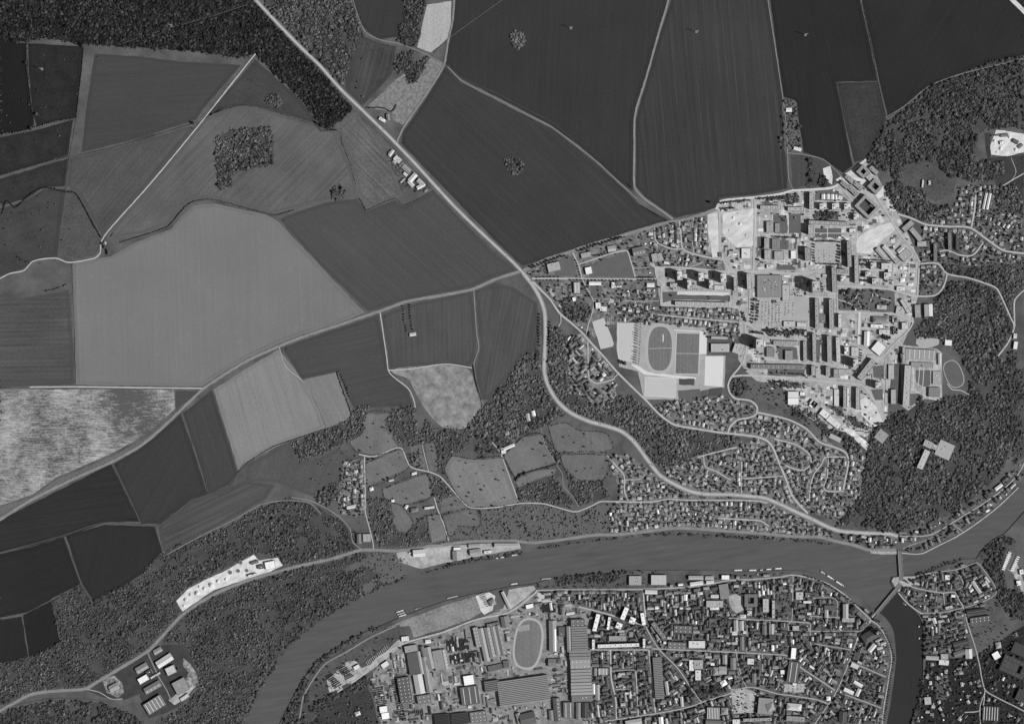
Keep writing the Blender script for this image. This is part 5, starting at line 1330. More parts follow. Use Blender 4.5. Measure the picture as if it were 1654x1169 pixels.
bl(H2, [
 (545, 300, 46, 330, 1, 15, 160, 'slab', "middle slab of the left pair"),
 (722, 320, 56, 310, 1, 15, 160, 'slab', "middle slab of the right pair"),
 (826, 325, 50, 290, 2, 13, 196, 'slab', "pale slab right of the right pair"),
 (535, 575, 52, 115, 1, 14, 158, 'slab', "lower slab of the left pair"),
 (706, 582, 52, 105, 1, 14, 158, 'slab', "lower slab of the right pair"),
 (805, 605, 60, 100, 0, 9, 150, 'flat', "low block right of the lower slabs"),
 (215, 248, 300, 48, -1, 8, 156, 'slab', "top wing of the U-shaped school"),
 (437, 345, 44, 235, 1, 9, 158, 'slab', "right wing of the U-shaped school"),
 (250, 392, 95, 112, 0, 7, 144, 'flat', "square hall inside the U-shaped school"),
 (922, 342, 52, 90, 0, 16, 226, 'tower', "white block above the shadowed tower"),
 (1022, 488, 62, 92, 0, 34, 190, 'tower', "shadowed tower right of the pale slab"),
 (1030, 350, 90, 110, 0, 5, 185, 'flat', "low pale shops around the white block"),
 (1165, 195, 60, 165, -2, 8, 215, 'gable', "white gabled hall beside the pale street"),
 (1305, 310, 130, 130, -40, 8, 226, 'white', "white angled church hall at the crossroads"),
 (1160, 560, 280, 70, 52, 14, 160, 'slab', "slanting slab facing the crossroads"),
 (1295, 745, 76, 72, 0, 26, 190, 'tower', "tower on the lawn by the school street"),
 (905, 885, 40, 240, 0, 13, 160, 'slab', "left upright slab below the southern avenue"),
 (1056, 900, 46, 250, 0, 13, 165, 'slab', "right upright slab below the southern avenue"),
 (812, 895, 60, 200, 0, 3, 200, 'flat', "pale low garages left of the upright slabs"),
 (950, 885, 32, 220, 0, 3, 205, 'flat', "pale garages between the upright slabs"),
 (300, 858, 130, 74, 0, 8, 215, 'white', "upper half of the white gymnasium"),
 (300, 936, 130, 76, 0, 8, 230, 'white', "lower half of the white gymnasium"),
 (410, 845, 60, 40, 0, 6, 235, 'flat', "white annex of the gymnasium"),
 (540, 960, 90, 60, -40, 7, 200, 'flat', "upper white pavilion on the slope"),
 (510, 990, 50, 30, -40, 5, 240, 'white', "tiny white pavilion on the slope"),
 (910, 580, 170, 50, 0, 4, 168, 'flat', "low garages above the southern avenue"),
 (1590, 430, 40, 110, 8, 8, 150, 'slab', "block behind the parking by the school"),
 (1480, 880, 60, 170, 0, 8, 170, 'flat', "pale hall beside the long school block"),
 (1455, 590, 70, 170, 0, 6, 180, 'flat', "low workshops beside the long school block"),
])
G1 = sheet(1434, 540, 7.3045); G2 = sheet(1434, 680, 7.3045); G3 = sheet(1434, 260, 7.3045); G4 = sheet(1434, 400, 7.3045)
bl(S2, [
 (815, 205, 110, 80, -38, 7, 214, 'flat', "white hillside school, upper block"),
 (925, 305, 180, 76, -38, 7, 206, 'flat', "white hillside school, lower block"),
 (700, 95, 80, 60, -38, 7, 210, 'flat', "white hillside pavilion beside the gymnasium"),
 (940, 490, 140, 50, -25, 5, 176, 'gable', "long pale house below the tree belt"),
 (1485, 470, 130, 130, 52, 7, 150, 'flat', "grey hall at the wood edge below the white ground"),
])
bl(G1, [
 (365, 235, 400, 118, -3, 9, 152, 'ribs', "broad ribbed workshop roof of the big school", 7),
 (185, 240, 36, 170, 0, 10, 160, 'flat', "narrow west wing of the ribbed workshop"),
 (220, 600, 80, 470, -3, 13, 178, 'slab', "very long school block on the wood side"),
 (545, 682, 135, 115, -2, 8, 138, 'saw', "striped gymnasium of the big school", 10),
 (580, 510, 104, 150, 0, 4, 156, 'flat', "pale court building beside the oval track"),
 (606, 292, 28, 130, 0, 6, 190, 'gable', "thin white block beside the ribbed workshop"),
 (712, 100, 84, 66, -5, 6, 232, 'white', "white shed at the end of the wood car park"),
 (400, 360, 260, 60, -2, 5, 148, 'flat', "low connecting hall of the big school"),
 (1500, 20, 44, 60, -5, 6, 205, 'flat', "upper white shed at the right wood edge"),
 (1505, 130, 50, 90, -8, 6, 225, 'white', "lower white shed at the right wood edge"),
])
ground("car_park", G1([(340, 30), (610, 50), (600, 120), (520, 150), (400, 170), (330, 110)]), m_lot, 0.46, "car park at the wood edge above the big school")
bl(G2, [
 (415, 450, 235, 76, 66, 13, 186, 'slab', "pale slab of the hilltop college in the wood"),
 (470, 270, 110, 80, -25, 10, 160, 'flat', "head building of the hilltop college"),
 (540, 300, 80, 60, -25, 8, 178, 'flat', "link building of the hilltop college"),
 (668, 340, 190, 190, -24, 7, 166, 'flat', "square terrace building of the hilltop college"),
 (1305, 775, 100, 36, 38, 6, 220, 'gable', "long white boathouse on the river road"),
])
bl(G3, [
 (725, 950, 42, 200, 2, 10, 122, 'slab', "dark slab right of the diagonal avenue"),
 (556, 1080, 42, 210, 0, 10, 120, 'slab', "dark slab by the walled gardens"),
 (818, 960, 42, 180, 0, 9, 84, 'slab', "darkest slab below the avenue"),
 (235, 770, 150, 66, 42, 8, 152, 'flat', "upper wing of the angular school"),
 (330, 870, 190, 60, -50, 8, 150, 'flat', "lower wing of the angular school"),
 (400, 980, 110, 60, 0, 6, 165, 'flat', "south wing of the angular school"),
 (1142, 475, 26, 190, -12, 5, 210, 'gable', "left long greenhouse near the park"),
 (1186, 480, 26, 190, -12, 5, 220, 'gable', "right long greenhouse near the park"),
 (412, 270, 24, 90, -5, 4, 200, 'flat', "left white stand on the park meadow"),
 (490, 260, 26, 50, -3, 4, 200, 'flat', "right white stand on the park meadow"),
 (200, 1110, 130, 100, 42, 7, 160, 'flat', "grey hall inside the curved street"),
 (150, 1050, 90, 50, 42, 6, 190, 'gable', "pale gabled annex of the curved-street hall"),
])
bl(G4, [
 (350, 750, 70, 150, 3, 8, 150, 'flat', "grey hall beside the wood road"),
 (475, 740, 95, 140, 2, 9, 190, 'gable', "pale striped gabled hall at the wood", 5),
 (200, 925, 80, 80, 0, 9, 190, 'flat', "pale block by the wood street bend"),
 (75, 850, 50, 70, 0, 9, 195, 'flat', "pale block left of the wood street bend"),
 (85, 980, 50, 70, 0, 9, 185, 'flat', "lower pale block left of the wood street bend"),
 (200, 690, 180, 44, -60, 8, 180, 'flat', "curved wing of the fan-shaped school"),
 (150, 740, 110, 90, -10, 5, 172, 'flat', "low fan-shaped school hall at the wood"),
 (155, 485, 110, 50, -3, 6, 205, 'flat', "pale hall above the fan-shaped school"),
 (22, 300, 50, 140, 0, 9, 206, 'flat', "white block beside the walled gardens"),
 (150, 240, 26, 30, 0, 4, 225, 'hip', "first white kiosk of the walled gardens"),
 (170, 382, 50, 40, 0, 4, 240, 'hip', "big white kiosk of the walled gardens"),
 (190, 328, 40, 30, 0, 4, 215, 'hip', "middle white kiosk of the walled gardens"),
 (265, 432, 60, 28, 0, 4, 220, 'hip', "low white kiosk of the walled gardens"),
 (290, 320, 30, 30, 0, 4, 210, 'hip', "right white kiosk of the walled gardens"),
])
# lower left works
L1 = sheet(0, 869, 3.8975)
k3 = 7.3045 / 3.8975
bl(L1, [
 (895, 815, 78, 40, 30, 7, 142, 'gable', "grey gabled hall in the lower left works", 3),
 (905, 885, 66, 38, 30, 7, 238, 'white', "white hall in the lower left works"),
 (980, 862, 70, 14, 30, 4, 190, 'flat', "thin pale canopy in the lower left works"),
 (943, 842, 36, 32, 30, 9, 66, 'flat', "black square block in the lower left works"),
 (962, 935, 108, 40, 30, 7, 128, 'gable', "long rubble-fringed hall in the lower left works", 4),
 (975, 1045, 122, 76, 32, 9, 130, 'ribs', "biggest hall at the bottom of the lower left works", 5),
 (1038, 768, 108, 46, 33, 8, 205, 'gable', "long pale hall in the lower left works", 4),
 (1078, 828, 60, 50, 25, 9, 196, 'flat', "pale square hall beside the round tank"),
 (1140, 928, 84, 84, 28, 9, 146, 'flat', "grey square hall at the edge of the lower left works"),
 (995, 706, 54, 30, 30, 6, 150, 'gable', "small hall at the works entrance"),
 (1165, 1000, 60, 24, 35, 5, 190, 'flat', "pale shed at the corner of the lower left works"),
 (720, 935, 60, 40, 28, 7, 150, 'gable', "small house in the works garden"),
])
# riverside works and hamlet farm
R1 = sheet(640, 820, 7.3045)
bl(R1, [
 (272, 530, 140, 80, 5, 9, 205, 'gable', "white-roofed river hall with a dark north slope", 5),
 (165, 530, 30, 20, 5, 4, 235, 'flat', "tiny white gatehouse by the river hall"),
 (722, 480, 90, 34, 2, 7, 240, 'white', "white front of the square river hall"),
 (715, 560, 96, 110, 2, 8, 152, 'gable', "grey square hall on the river bank"),
 (925, 445, 140, 44, 3, 6, 160, 'gable', "thin grey hall under the river road"),
 (935, 520, 130, 70, 8, 8, 152, 'gable', "grey tilted hall on the river bank"),
 (1085, 518, 95, 36, 7, 6, 218, 'flat', "white low shed on the river bank"),
 (1300, 440, 280, 50, 0, 8, 168, 'gable', "very long grey hall at the end of the riverside works"),
])
M1 = sheet(400, 600, 3.8975)
bl(M1, [
 (703, 1050, 26, 60, 2, 8, 120, 'gable', "dark barn above the river road"),
 (752, 1045, 50, 50, 2, 6, 160, 'flat', "pale barn yard building above the river road"),
 (1145, 855, 60, 12, 8, 6, 215, 'gable', "long white farm wing in the valley"),
 (1050, 870, 46, 26, 10, 6, 120, 'hip', "dark farmhouse in the valley"),
 (1000, 850, 24, 16, 60, 5, 215, 'gable', "small white farm shed in the valley"),
 (914, 812, 18, 14, 0, 5, 235, 'hip', "white cottage alone by the valley wood"),
 (1050, 640, 30, 14, 15, 5, 230, 'gable', "white cottage on the field edge"),
 (905, 683, 30, 10, 12, 5, 205, 'gable', "long cottage beside the two round trees"),
 (780, 738, 24, 20, 20, 5, 225, 'hip', "white house at the hamlet crossing"),
 (655, 850, 60, 18, 12, 5, 205, 'gable', "long white shed below the hamlet"),
])
N1 = sheet(760, 660, 7.3045)
bl(N1, [
 (455, 450, 140, 34, 24, 6, 215, 'gable', "long white farm barn on the hill track"),
 (390, 495, 56, 70, 10, 5, 220, 'flat', "white farm yard building on the hill track"),
 (680, 100, 40, 90, 10, 6, 180, 'gable', "pale barn under the slope wood"),
 (745, 55, 36, 60, 15, 5, 238, 'gable', "white house under the slope wood"),
 (430, 290, 50, 40, 15, 5, 150, 'hip', "grey cottage among the slope trees"),
])
T1 = sheet(400, 0, 3.8975)
bl(T1, [
 (885, 740, 40, 20, -80, 6, 130, 'gable', "roadside house beside the stubble field"),
 (905, 965, 44, 18, 55, 6, 200, 'gable', "first white house of the highway hamlet"),
 (945, 1005, 50, 34, -40, 5, 195, 'flat', "pale garage court of the highway hamlet"),
 (1000, 1065, 60, 30, -42, 6, 140, 'gable', "grey barn of the highway hamlet"),
 (1040, 1120, 60, 30, 48, 6, 210, 'gable', "white barn of the highway hamlet"),
 (1090, 1150, 50, 26, -42, 6, 170, 'gable', "last barn of the highway hamlet"),
])
for q in ((631, 247, 7, 4, 50, 5, 150, 'gable', "small grey house at the top of the highway hamlet"), (637, 262, 6, 4, -40, 5, 170, 'hip', "square house behind the highway hamlet"), (648, 266, 8, 4, 45, 4, 120, 'gable', "dark shed inside the highway hamlet"), (655, 282, 7, 4, -42, 5, 205, 'gable', "white shed inside the highway hamlet"), (688, 308, 6, 4, 45, 4, 130, 'gable', "last small shed of the highway hamlet"), (650, 292, 9, 3, 48, 4, 160, 'gable', "narrow shed behind the highway hamlet"), (170, 393, 5, 3.4, 80, 5, 170, 'hip', "cottage in the thicket at the lane bend")): building(*q)
building(680, 301, 14, 6, 30, 6, 210, 'gable', "white farmhouse at the south end of the highway hamlet")
building(664, 297, 12, 6, -50, 6, 190, 'gable', "pale barn at the south end of the highway hamlet")
building(618, 194, 12, 5, -30, 5, 215, 'flat', "white farm yard shed beside the road fork")
building(1274, 178, 9, 6, 0, 5, 220, 'gable', "white hut at the top of the allotments")
building(1288, 241, 12, 5, -15, 5, 215, 'gable', "white hut at the bottom of the allotments")
building(667, 540, 10, 5, 10, 4, 200, 'gable', "white hut at the end of the orchard strip")
# factories
K1 = sheet(480, 1009, 7.3045); K2 = sheet(640, 920, 7.3045); K3 = sheet(700, 1009, 7.3045); K4 = sheet(840, 900, 7.3045); K5 = sheet(900, 1009, 7.3045); K6 = sheet(1040, 900, 7.3045); K7 = sheet(1100, 1009, 7.3045)
bl(K1, [
 (1345, 275, 150, 80, 10, 8, 150, 'flat', "flat head building of the western factory"),
 (1372, 450, 120, 260, 9, 9, 104, 'saw', "dark ribbed hall of the western factory", 26),
 (1440, 690, 105, 230, 10, 9, 196, 'gable', "bright metal hall of the western factory"),
 (1455, 440, 34, 270, 10, 9, 170, 'gable', "thin pale aisle of the western factory"),
 (1530, 580, 60, 420, 10, 9, 140, 'gable', "long east aisle of the western factory"),
 (1272, 760, 140, 300, 9, 10, 94, 'dots', "dark hall with white skylights near the pipe yard"),
 (1500, 870, 160, 100, 9, 8, 122, 'dots', "low dark hall below the western factory"),
 (1395, 690, 26, 130, 9, 7, 120, 'gable', "narrow link beside the skylight hall"),
 (1022, 990, 92, 74, 9, 8, 250, 'white', "upper half of the brilliant white double shed"),
 (1045, 1066, 92, 74, 9, 8, 252, 'white', "lower half of the brilliant white double shed"),
 (1040, 465, 90, 60, 35, 6, 225, 'white', "white shed beside the store road"),
 (705, 495, 74, 46, 28, 6, 232, 'white', "white shed among the pipe racks"),
 (1545, 190, 60, 40, 8, 6, 220, 'gable', "white shed by the factory road"),
 (1275, 160, 90, 60, 8, 5, 215, 'ribs', "white ribbed shed at the quay corner", 4),
 (715, 1040, 60, 44, 20, 5, 200, 'hip', "pale villa in the riverside gardens"),
])
bl(K2, [
 (395, 1035, 70, 260, 13, 9, 150, 'gable', "left narrow hall of the central factory"),
 (330, 1010, 40, 230, 13, 9, 110, 'gable', "dark aisle of the central factory"),
 (505, 1060, 120, 240, 11, 9, 142, 'flat', "flat grey hall of the central factory"),
 (585, 1050, 36, 240, 11, 8, 180, 'dots', "skylight strip of the central factory"),
 (955, 790, 60, 240, 12, 9, 142, 'dots', "left aisle of the big railway hall"),
 (1035, 880, 60, 400, 12, 9, 158, 'gable', "second aisle of the big railway hall"),
 (1105, 850, 66, 360, 12, 9, 140, 'gable', "middle aisle of the big railway hall", 8),
 (1170, 830, 50, 340, 12, 9, 150, 'gable', "fourth aisle of the big railway hall"),
 (1230, 825, 60, 360, 12, 9, 128, 'gable', "right aisle of the big railway hall", 6),
 (1145, 640, 150, 36, 12, 7, 110, 'flat', "dark head building of the big railway hall"),
 (1285, 610, 90, 130, 10, 7, 120, 'gable', "dark house beside the factory gate"),
 (1298, 355, 36, 220, 25, 7, 178, 'gable', "long pale quay shed by the river street"),
 (1135, 380, 70, 70, 30, 8, 140, 'hip', "grey villa beside the timber yard"),
 (1575, 428, 90, 50, 14, 5, 245, 'white', "white shed beside the factory sports field"),
 (360, 840, 40, 40, 8, 5, 220, 'flat', "tiny white shed above the pipe rows"),
])
bl(K3, [
 (1065, 770, 600, 300, 8, 10, 136, 'saw', "vast sawtooth factory hall", 14),
 (690, 715, 170, 130, 8, 9, 112, 'saw', "west wing of the vast sawtooth hall", 6),
 (432, 825, 210, 215, 8, 10, 92, 'ribs', "dark hall with three pale roof strips", 3),
 (420, 645, 122, 112, 9, 9, 250, 'white', "brilliant white square hall in the factory centre"),
 (100, 1110, 170, 130, 6, 8, 66, 'saw', "black striped hall at the bottom edge, left", 8),
 (312, 1100, 200, 135, 6, 8, 70, 'saw', "black striped hall at the bottom edge, right", 8),
 (532, 1080, 190, 130, 8, 8, 120, 'dots', "speckled hall at the bottom edge"),
 (1115, 1100, 180, 140, 14, 9, 96, 'gable', "dark gabled hall at the bottom edge"),
 (1010, 1100, 50, 130, 14, 7, 150, 'gable', "pale aisle of the dark gabled hall"),
 (860, 460, 70, 90, 8, 6, 112, 'saw', "small striped hall beside the track", 6),
 (730, 500, 170, 70, 12, 5, 108, 'saw', "low striped hall above the sawtooth factory", 6),
 (1400, 440, 90, 90, 0, 7, 120, 'gable', "dark barn right of the sports field"),
 (1475, 420, 60, 60, 0, 6, 96, 'hip', "dark house right of the sports field"),
 (1460, 990, 80, 270, 5, 9, 104, 'gable', "dark long hall beside the bright skylight hall", 6),
 (1390, 1060, 50, 120, 5, 7, 130, 'gable', "grey side hall at the bottom edge"),
])
building(793.5, 1083, 4, 4, 0, 34, 200, 'tower', "slim factory chimney tower above the sawtooth hall") if False else None
bl(K4, [
 (385, 920, 84, 360, 1, 9, 140, 'gable', "long grey hall beside the factory field"),
 (408, 970, 30, 260, 1, 10.6, 250, 'gable', "bright white roof strip of the long grey hall"),
 (494, 872, 74, 110, 0, 8, 100, 'flat', "dark square hall beside the long grey hall"),
 (680, 770, 160, 90, 2, 12, 112, 'dots', "dotted head of the huge striped factory"),
 (900, 762, 52, 205, -14, 15, 238, 'slab', "left white slab near the river street"),
 (1046, 770, 34, 150, -8, 15, 236, 'slab', "second white slab near the river street"),
 (1232, 655, 56, 150, -22, 15, 236, 'slab', "upper white slab with a dark long shadow"),
 (1167, 800, 74, 70, -22, 13, 236, 'tower', "left white cube among the slabs"),
 (1325, 738, 72, 74, -22, 13, 238, 'tower', "right white cube among the slabs"),
 (1450, 718, 46, 145, 10, 15, 236, 'slab', "right-hand white slab near the river street"),
 (1150, 950, 205, 60, 0, 9, 152, 'flat', "grey school below the white slabs"),
 (1160, 1032, 490, 42, 2, 13, 224, 'slab', "very long white slab above the workers' gardens"),
 (865, 1020, 34, 120, 0, 13, 222, 'slab', "short white slab at the west end of the long one"),
 (1462, 1005, 32, 110, 0, 13, 220, 'slab', "short white slab at the east end of the long one"),
 (1310, 905, 50, 60, 0, 5, 140, 'flat', "small grey block at the school gate"),
 (1360, 270, 150, 110, 0, 7, 160, 'flat', "pale hall on the river street"),
 (1590, 250, 10, 10, 0, 3, 160, 'flat', "transformer hut beside the river hall"),
])
bl(K5, [
 (262, 155, 190, 290, 2, 12, 132, 'saw', "upper striped bays of the huge factory", 10),
 (140, 160, 50, 300, 2, 11, 150, 'gable', "west aisle of the huge factory"),
 (268, 345, 250, 110, 2, 11, 128, 'saw', "third section of the huge factory", 3),
 (275, 455, 240, 110, 2, 11, 150, 'dots', "section of the huge factory with skylight rows"),
 (280, 590, 240, 150, 2, 11, 140, 'saw', "middle section of the huge factory", 4),
 (285, 745, 245, 150, 2, 11, 150, 'saw', "lower section of the huge factory", 4),
 (295, 860, 250, 70, 2, 11, 118, 'flat', "flat foot of the huge factory"),
 (430, 750, 26, 120, 1, 7, 235, 'gable', "white thin shed beside the huge factory"),
 (475, 790, 50, 180, 1, 7, 150, 'gable', "grey shed beside the huge factory"),
 (130, 1000, 110, 190, 1, 9, 110, 'ribs', "dark hall with bright skylights at the bottom edge", 2),
 (330, 1000, 80, 180, 0, 9, 74, 'gable', "black hall at the bottom edge"),
 (250, 1010, 50, 200, 0, 9, 130, 'gable', "grey hall at the bottom edge beside the black one"),
 (540, 545, 120, 80, 0, 7, 150, 'ribs', "small ribbed hall at the gardens", 3),
 (450, 550, 30, 90, 0, 6, 140, 'gable', "narrow shed at the gardens"),
 (1192, 620, 105, 490, 4, 8, 132, 'saw', "comb-like striped factory among the gardens", 24),
 (1295, 740, 36, 160, 8, 6, 175, 'gable', "pale shed beside the comb-like factory"),
 (1470, 900, 30, 120, 5, 6, 190, 'gable', "thin white shed in the gardens"),
 (1585, 470, 60, 130, 0, 10, 215, 'flat', "white tall house beside the diagonal street"),
 (900, 1140, 190, 60, 10, 8, 180, 'gable', "pale hall at the bottom edge below the gardens"),
 (1225, 1130, 50, 100, 5, 7, 235, 'gable', "white hall at the bottom edge"),
])
bl(K6, [
 (175, 262, 182, 118, 0, 9, 182, 'flat', "pale square depot on the south bank"),
 (612, 235, 170, 44, 0, 8, 170, 'gable', "upper pale shed of the south bank pair"),
 (620, 303, 150, 40, 8, 8, 216, 'gable', "lower pale shed of the south bank pair"),
 (772, 238, 100, 40, 3, 7, 168, 'gable', "upper small shed on the south bank"),
 (780, 288, 90, 34, 6, 7, 205, 'gable', "lower small shed on the south bank"),
 (962, 232, 94, 52, 0, 7, 244, 'white', "white shed beside the quay ramp"),
 (945, 395, 110, 170, 8, 8, 140, 'saw', "striped workshop below the quay ramp", 13),
 (1260, 502, 150, 150, 0, 11, 110, 'ring', "dark square courtyard school of the old town", 12),
 (1435, 560, 72, 160, 0, 13, 178, 'slab', "left block of the twin upright slabs"),
 (1525, 605, 36, 210, 0, 13, 172, 'slab', "right block of the twin upright slabs"),
 (835, 545, 200, 80, 0, 8, 168, 'flat', "grey convent beside the small square"),
 (835, 600, 110, 30, 2, 6, 230, 'flat', "white court of the convent"),
 (835, 455, 90, 36, 0, 6, 200, 'gable', "pale house above the convent"),
 (460, 845, 215, 90, -2, 10, 106, 'dots', "upper dark school with white roof lights"),
 (390, 1035, 215, 80, -2, 10, 108, 'dots', "lower dark school with white roof lights"),
 (410, 1150, 130, 40, 0, 7, 112, 'dots', "lowest dark school wing"),
 (625, 1022, 195, 86, 0, 8, 208, 'flat', "white hall beside the dark schools"),
 (175, 860, 240, 50, -52, 9, 126, 'slab', "slanting grey block along the diagonal street"),
 (85, 405, 140, 44, -2, 7, 205, 'gable', "white house on the river street corner"),
 (490, 470, 40, 70, 0, 7, 232, 'gable', "white upright house in the old town"),
 (580, 460, 60, 60, 0, 7, 150, 'flat', "grey court house in the old town"),
 (1245, 655, 60, 60, 0, 9, 195, 'tower', "pale square house below the courtyard school"),
 (1165, 690, 70, 40, 0, 8, 200, 'hip', "white corner house on the small square"),
 (1085, 800, 50, 130, 2, 9, 165, 'gable', "left pale house row in the shady street"),
 (1150, 800, 50, 110, 2, 9, 180, 'gable', "right pale house row in the shady street"),
 (1505, 840, 60, 120, 0, 8, 160, 'gable', "grey hall in the middle street"),
 (1420, 850, 50, 110, 0, 8, 110, 'gable', "dark hall in the middle street"),
 (1070, 890, 60, 40, 0, 6, 210, 'gable', "small white hall in the shady street"),
 (1155, 1010, 44, 160, 0, 8, 120, 'gable', "dark long hall in the shady street"),
])
bl(K7, [
 (1320, 550, 130, 250, -8, 12, 96, 'ribs', "dark church-sized hall beside the slanting street", 2),
 (995, 950, 180, 190, -5, 11, 146, 'flat', "large grey hospital block in the old town"),
 (1050, 960, 90, 90, 20, 13, 150, 'hip', "round-roofed hall beside the hospital"),
 (378, 1035, 150, 145, -2, 9, 100, 'ribs', "dark striped market hall at the bottom", 8),
 (510, 1010, 80, 80, 0, 9, 140, 'hip', "grey house beside the market hall"),
 (612, 450, 60, 140, 0, 10, 130, 'gable', "dark gabled house behind the long street"),
 (515, 400, 50, 110, 0, 9, 150, 'gable', "pale gabled house behind the long street"),
 (205, 460, 110, 110, 0, 11, 158, 'flat', "grey block beside the tall white house"),
 (200, 585, 70, 120, 0, 11, 205, 'slab', "white lower house beside the park trees"),
 (490, 530, 90, 90, 0, 8, 160, 'gable', "pale hall in the gardens of the long street"),
 (410, 540, 60, 90, 0, 8, 150, 'hip', "rounded house in the gardens of the long street"),
 (600, 558, 80, 36, 0, 7, 110, 'gable', "dark shed in the gardens of the long street"),
 (860, 620, 50, 110, 0, 9, 120, 'gable', "grey house in the bent street"),
 (1195, 550, 50, 50, 0, 8, 230, 'white', "white square house beside the dark hall"),
 (1330, 960, 170, 80, -5, 10, 200, 'hip', "white-roofed house at the southern cross street"),
 (1325, 330, 60, 130, -5, 9, 248, 'white', "brilliant white building on the long street"),
 (1080, 265, 30, 60, 0, 7, 245, 'hip', "white tank house on the long street"),
 (1340, 690, 50, 40, -8, 6, 235, 'white', "small white shop beside the dark hall"),
 (500, 680, 70, 60, 30, 8, 240, 'hip', "white villa at the park triangle"),
 (900, 1110, 340, 40, 2, 10, 150, 'slab', "long block at the bottom edge of the old town"),
 (650, 1140, 90, 70, 0, 9, 205, 'flat', "white block at the bottom edge of the old town"),
 (380, 1150, 180, 60, -2, 8, 110, 'gable', "dark hall at the bottom edge of the old town"),
 (820, 425, 80, 70, -3, 9, 205, 'flat', "pale irregular house below the long street"),
 (1350, 1100, 220, 60, -4, 10, 140, 'slab', "grey slab at the bottom of the southern street"),
])
K8 = sheet(1240, 900, 7.3045); K9 = sheet(1280, 1009, 7.3045); KA = sheet(1434, 860, 7.3045); KB = sheet(1434, 1009, 7.3045)
bl(K8, [
 (915, 630, 60, 170, 0, 10, 170, 'gable', "pale gabled school near the quay"),
 (950, 735, 150, 50, 0, 6, 160, 'flat', "grey school yard building near the quay"),
 (1010, 615, 90, 70, 40, 12, 76, 'hip', "dark square house on the quay"),
 (1110, 690, 150, 44, -43, 12, 110, 'slab', "dark quay block, long side to the river"),
 (1135, 790, 44, 130, -43, 12, 100, 'slab', "dark quay block, short side"),
 (375, 450, 90, 90, 0, 6, 185, 'flat', "pale yard building in the old town"),
 (470, 440, 60, 60, 0, 9, 110, 'flat', "dark square block in the old town"),
 (465, 522, 90, 22, 0, 7, 232, 'gable', "thin white house in the old town"),
 (735, 590, 140, 60, 0, 9, 105, 'saw', "dark striped hall in the old town", 5),
 (1200, 920, 190, 110, 30, 14, 90, 'hip', "collegiate church with a dark roof"),
 (1285, 880, 44, 44, 30, 30, 130, 'tower', "square church tower near the bridge street"),
 (330, 830, 80, 60, 0, 8, 165, 'flat', "pale house in the north-south street"),
 (690, 660, 90, 40, 90, 9, 180, 'gable', "pale upright house behind the quay"),
])
bl(K9, [
 (935, 265, 50, 110, -40, 10, 205, 'gable', "pale long house near the church"),
 (770, 690, 110, 34, -30, 9, 225, 'gable', "upper white wing of the hospice court"),
 (770, 790, 40, 90, -25, 9, 210, 'gable', "right wing of the hospice court"),
 (660, 775, 120, 40, -25, 9, 220, 'gable', "lower white wing of the hospice court"),
 (590, 1080, 90, 130, -5, 11, 80, 'gable', "black hall at the bottom edge by the small river"),
 (420, 860, 44, 44, 0, 9, 245, 'hip', "brilliant white corner house in the shaded street"),
 (225, 495, 60, 20, -35, 8, 240, 'gable', "white slanting house below the market"),
 (730, 480, 90, 44, -25, 7, 200, 'gable', "pale house at the shaded street corner"),
])
bl(KA, [
 (1035, 922, 220, 48, 8, 9, 66, 'gable', "black long hall of the eastern quarter"),
 (1085, 1020, 240, 64, 8, 8, 100, 'dots', "dark dotted hall below the black one"),
 (700, 525, 60, 60, 0, 6, 215, 'flat', "white shop yard in the eastern quarter"),
 (1040, 640, 40, 170, 35, 8, 175, 'gable', "pale slanting house in the eastern quarter"),
 (720, 880, 90, 40, 15, 8, 180, 'flat', "pale house above the lower street"),
 (545, 1035, 40, 70, 20, 8, 200, 'gable', "white house on the small river's bank"),
 (1575, 460, 50, 60, 10, 6, 235, 'flat', "white cabin in the lorry yard"),
 (1545, 590, 60, 60, 10, 6, 230, 'flat', "white shed at the lorry yard exit"),
])
bl(KB, [
 (950, 335, 76, 110, 3, 8, 192, 'gable', "pale hall beside the bend of the eastern main street"),
 (520, 385, 150, 44, -3, 8, 170, 'gable', "low pale hall with bright front on the small river"),
 (665, 370, 90, 70, 0, 8, 160, 'flat', "grey hall beside the river-front hall"),
 (840, 330, 130, 60, 18, 8, 110, 'gable', "dark slanting hall of the river mill"),
 (860, 210, 190, 60, 14, 8, 70, 'gable', "black long hall above the river mill"),
 (660, 440, 120, 60, -5, 5, 205, 'flat', "white yard roof of the river mill"),
 (1275, 355, 84, 84, 30, 8, 236, 'white', "white striped hall among dark trees"),
 (1480, 490, 300, 200, -24, 10, 70, 'ring', "large dark courtyard works at the right edge", 16),
 (1560, 290, 200, 130, -24, 9, 76, 'saw', "dark striped works at the right edge", 6),
 (1580, 830, 130, 130, -24, 9, 70, 'flat', "dark hall at the lower right edge"),
 (1210, 1040, 190, 170, -3, 6, 66, 'ribs', "dark glasshouse plot in the lower right corner", 6),
 (500, 680, 30, 40, 0, 5, 200, 'hip', "white cottage beside the worn pitch"),
 (470, 890, 80, 90, 5, 5, 175, 'flat', "pale sand depot on the small river"),
 (1300, 235, 60, 70, 10, 6, 160, 'hip', "grey villa in the dark garden"),
])
wood([(-20, -20), (396, -20), (410, 0), (444, 40), (482, 80), (513, 110), (548, 150), (569, 176), (554, 192), (538, 207), (521, 206), (502, 180), (485, 157), (451, 127), (412, 88), (385, 93), (300, 82), (215, 77), (150, 71), (130, 70), (70, 62), (40, 68), (-20, 66)], "big dark wood in the top left corner", 'vignetted', 3.0)
wood([(424, -10), (566, -10), (580, 28), (584, 44), (567, 97), (555, 140), (517, 100), (455, 36), (432, 13)], "wood right of the highway at the top", 'mid', 3.0)
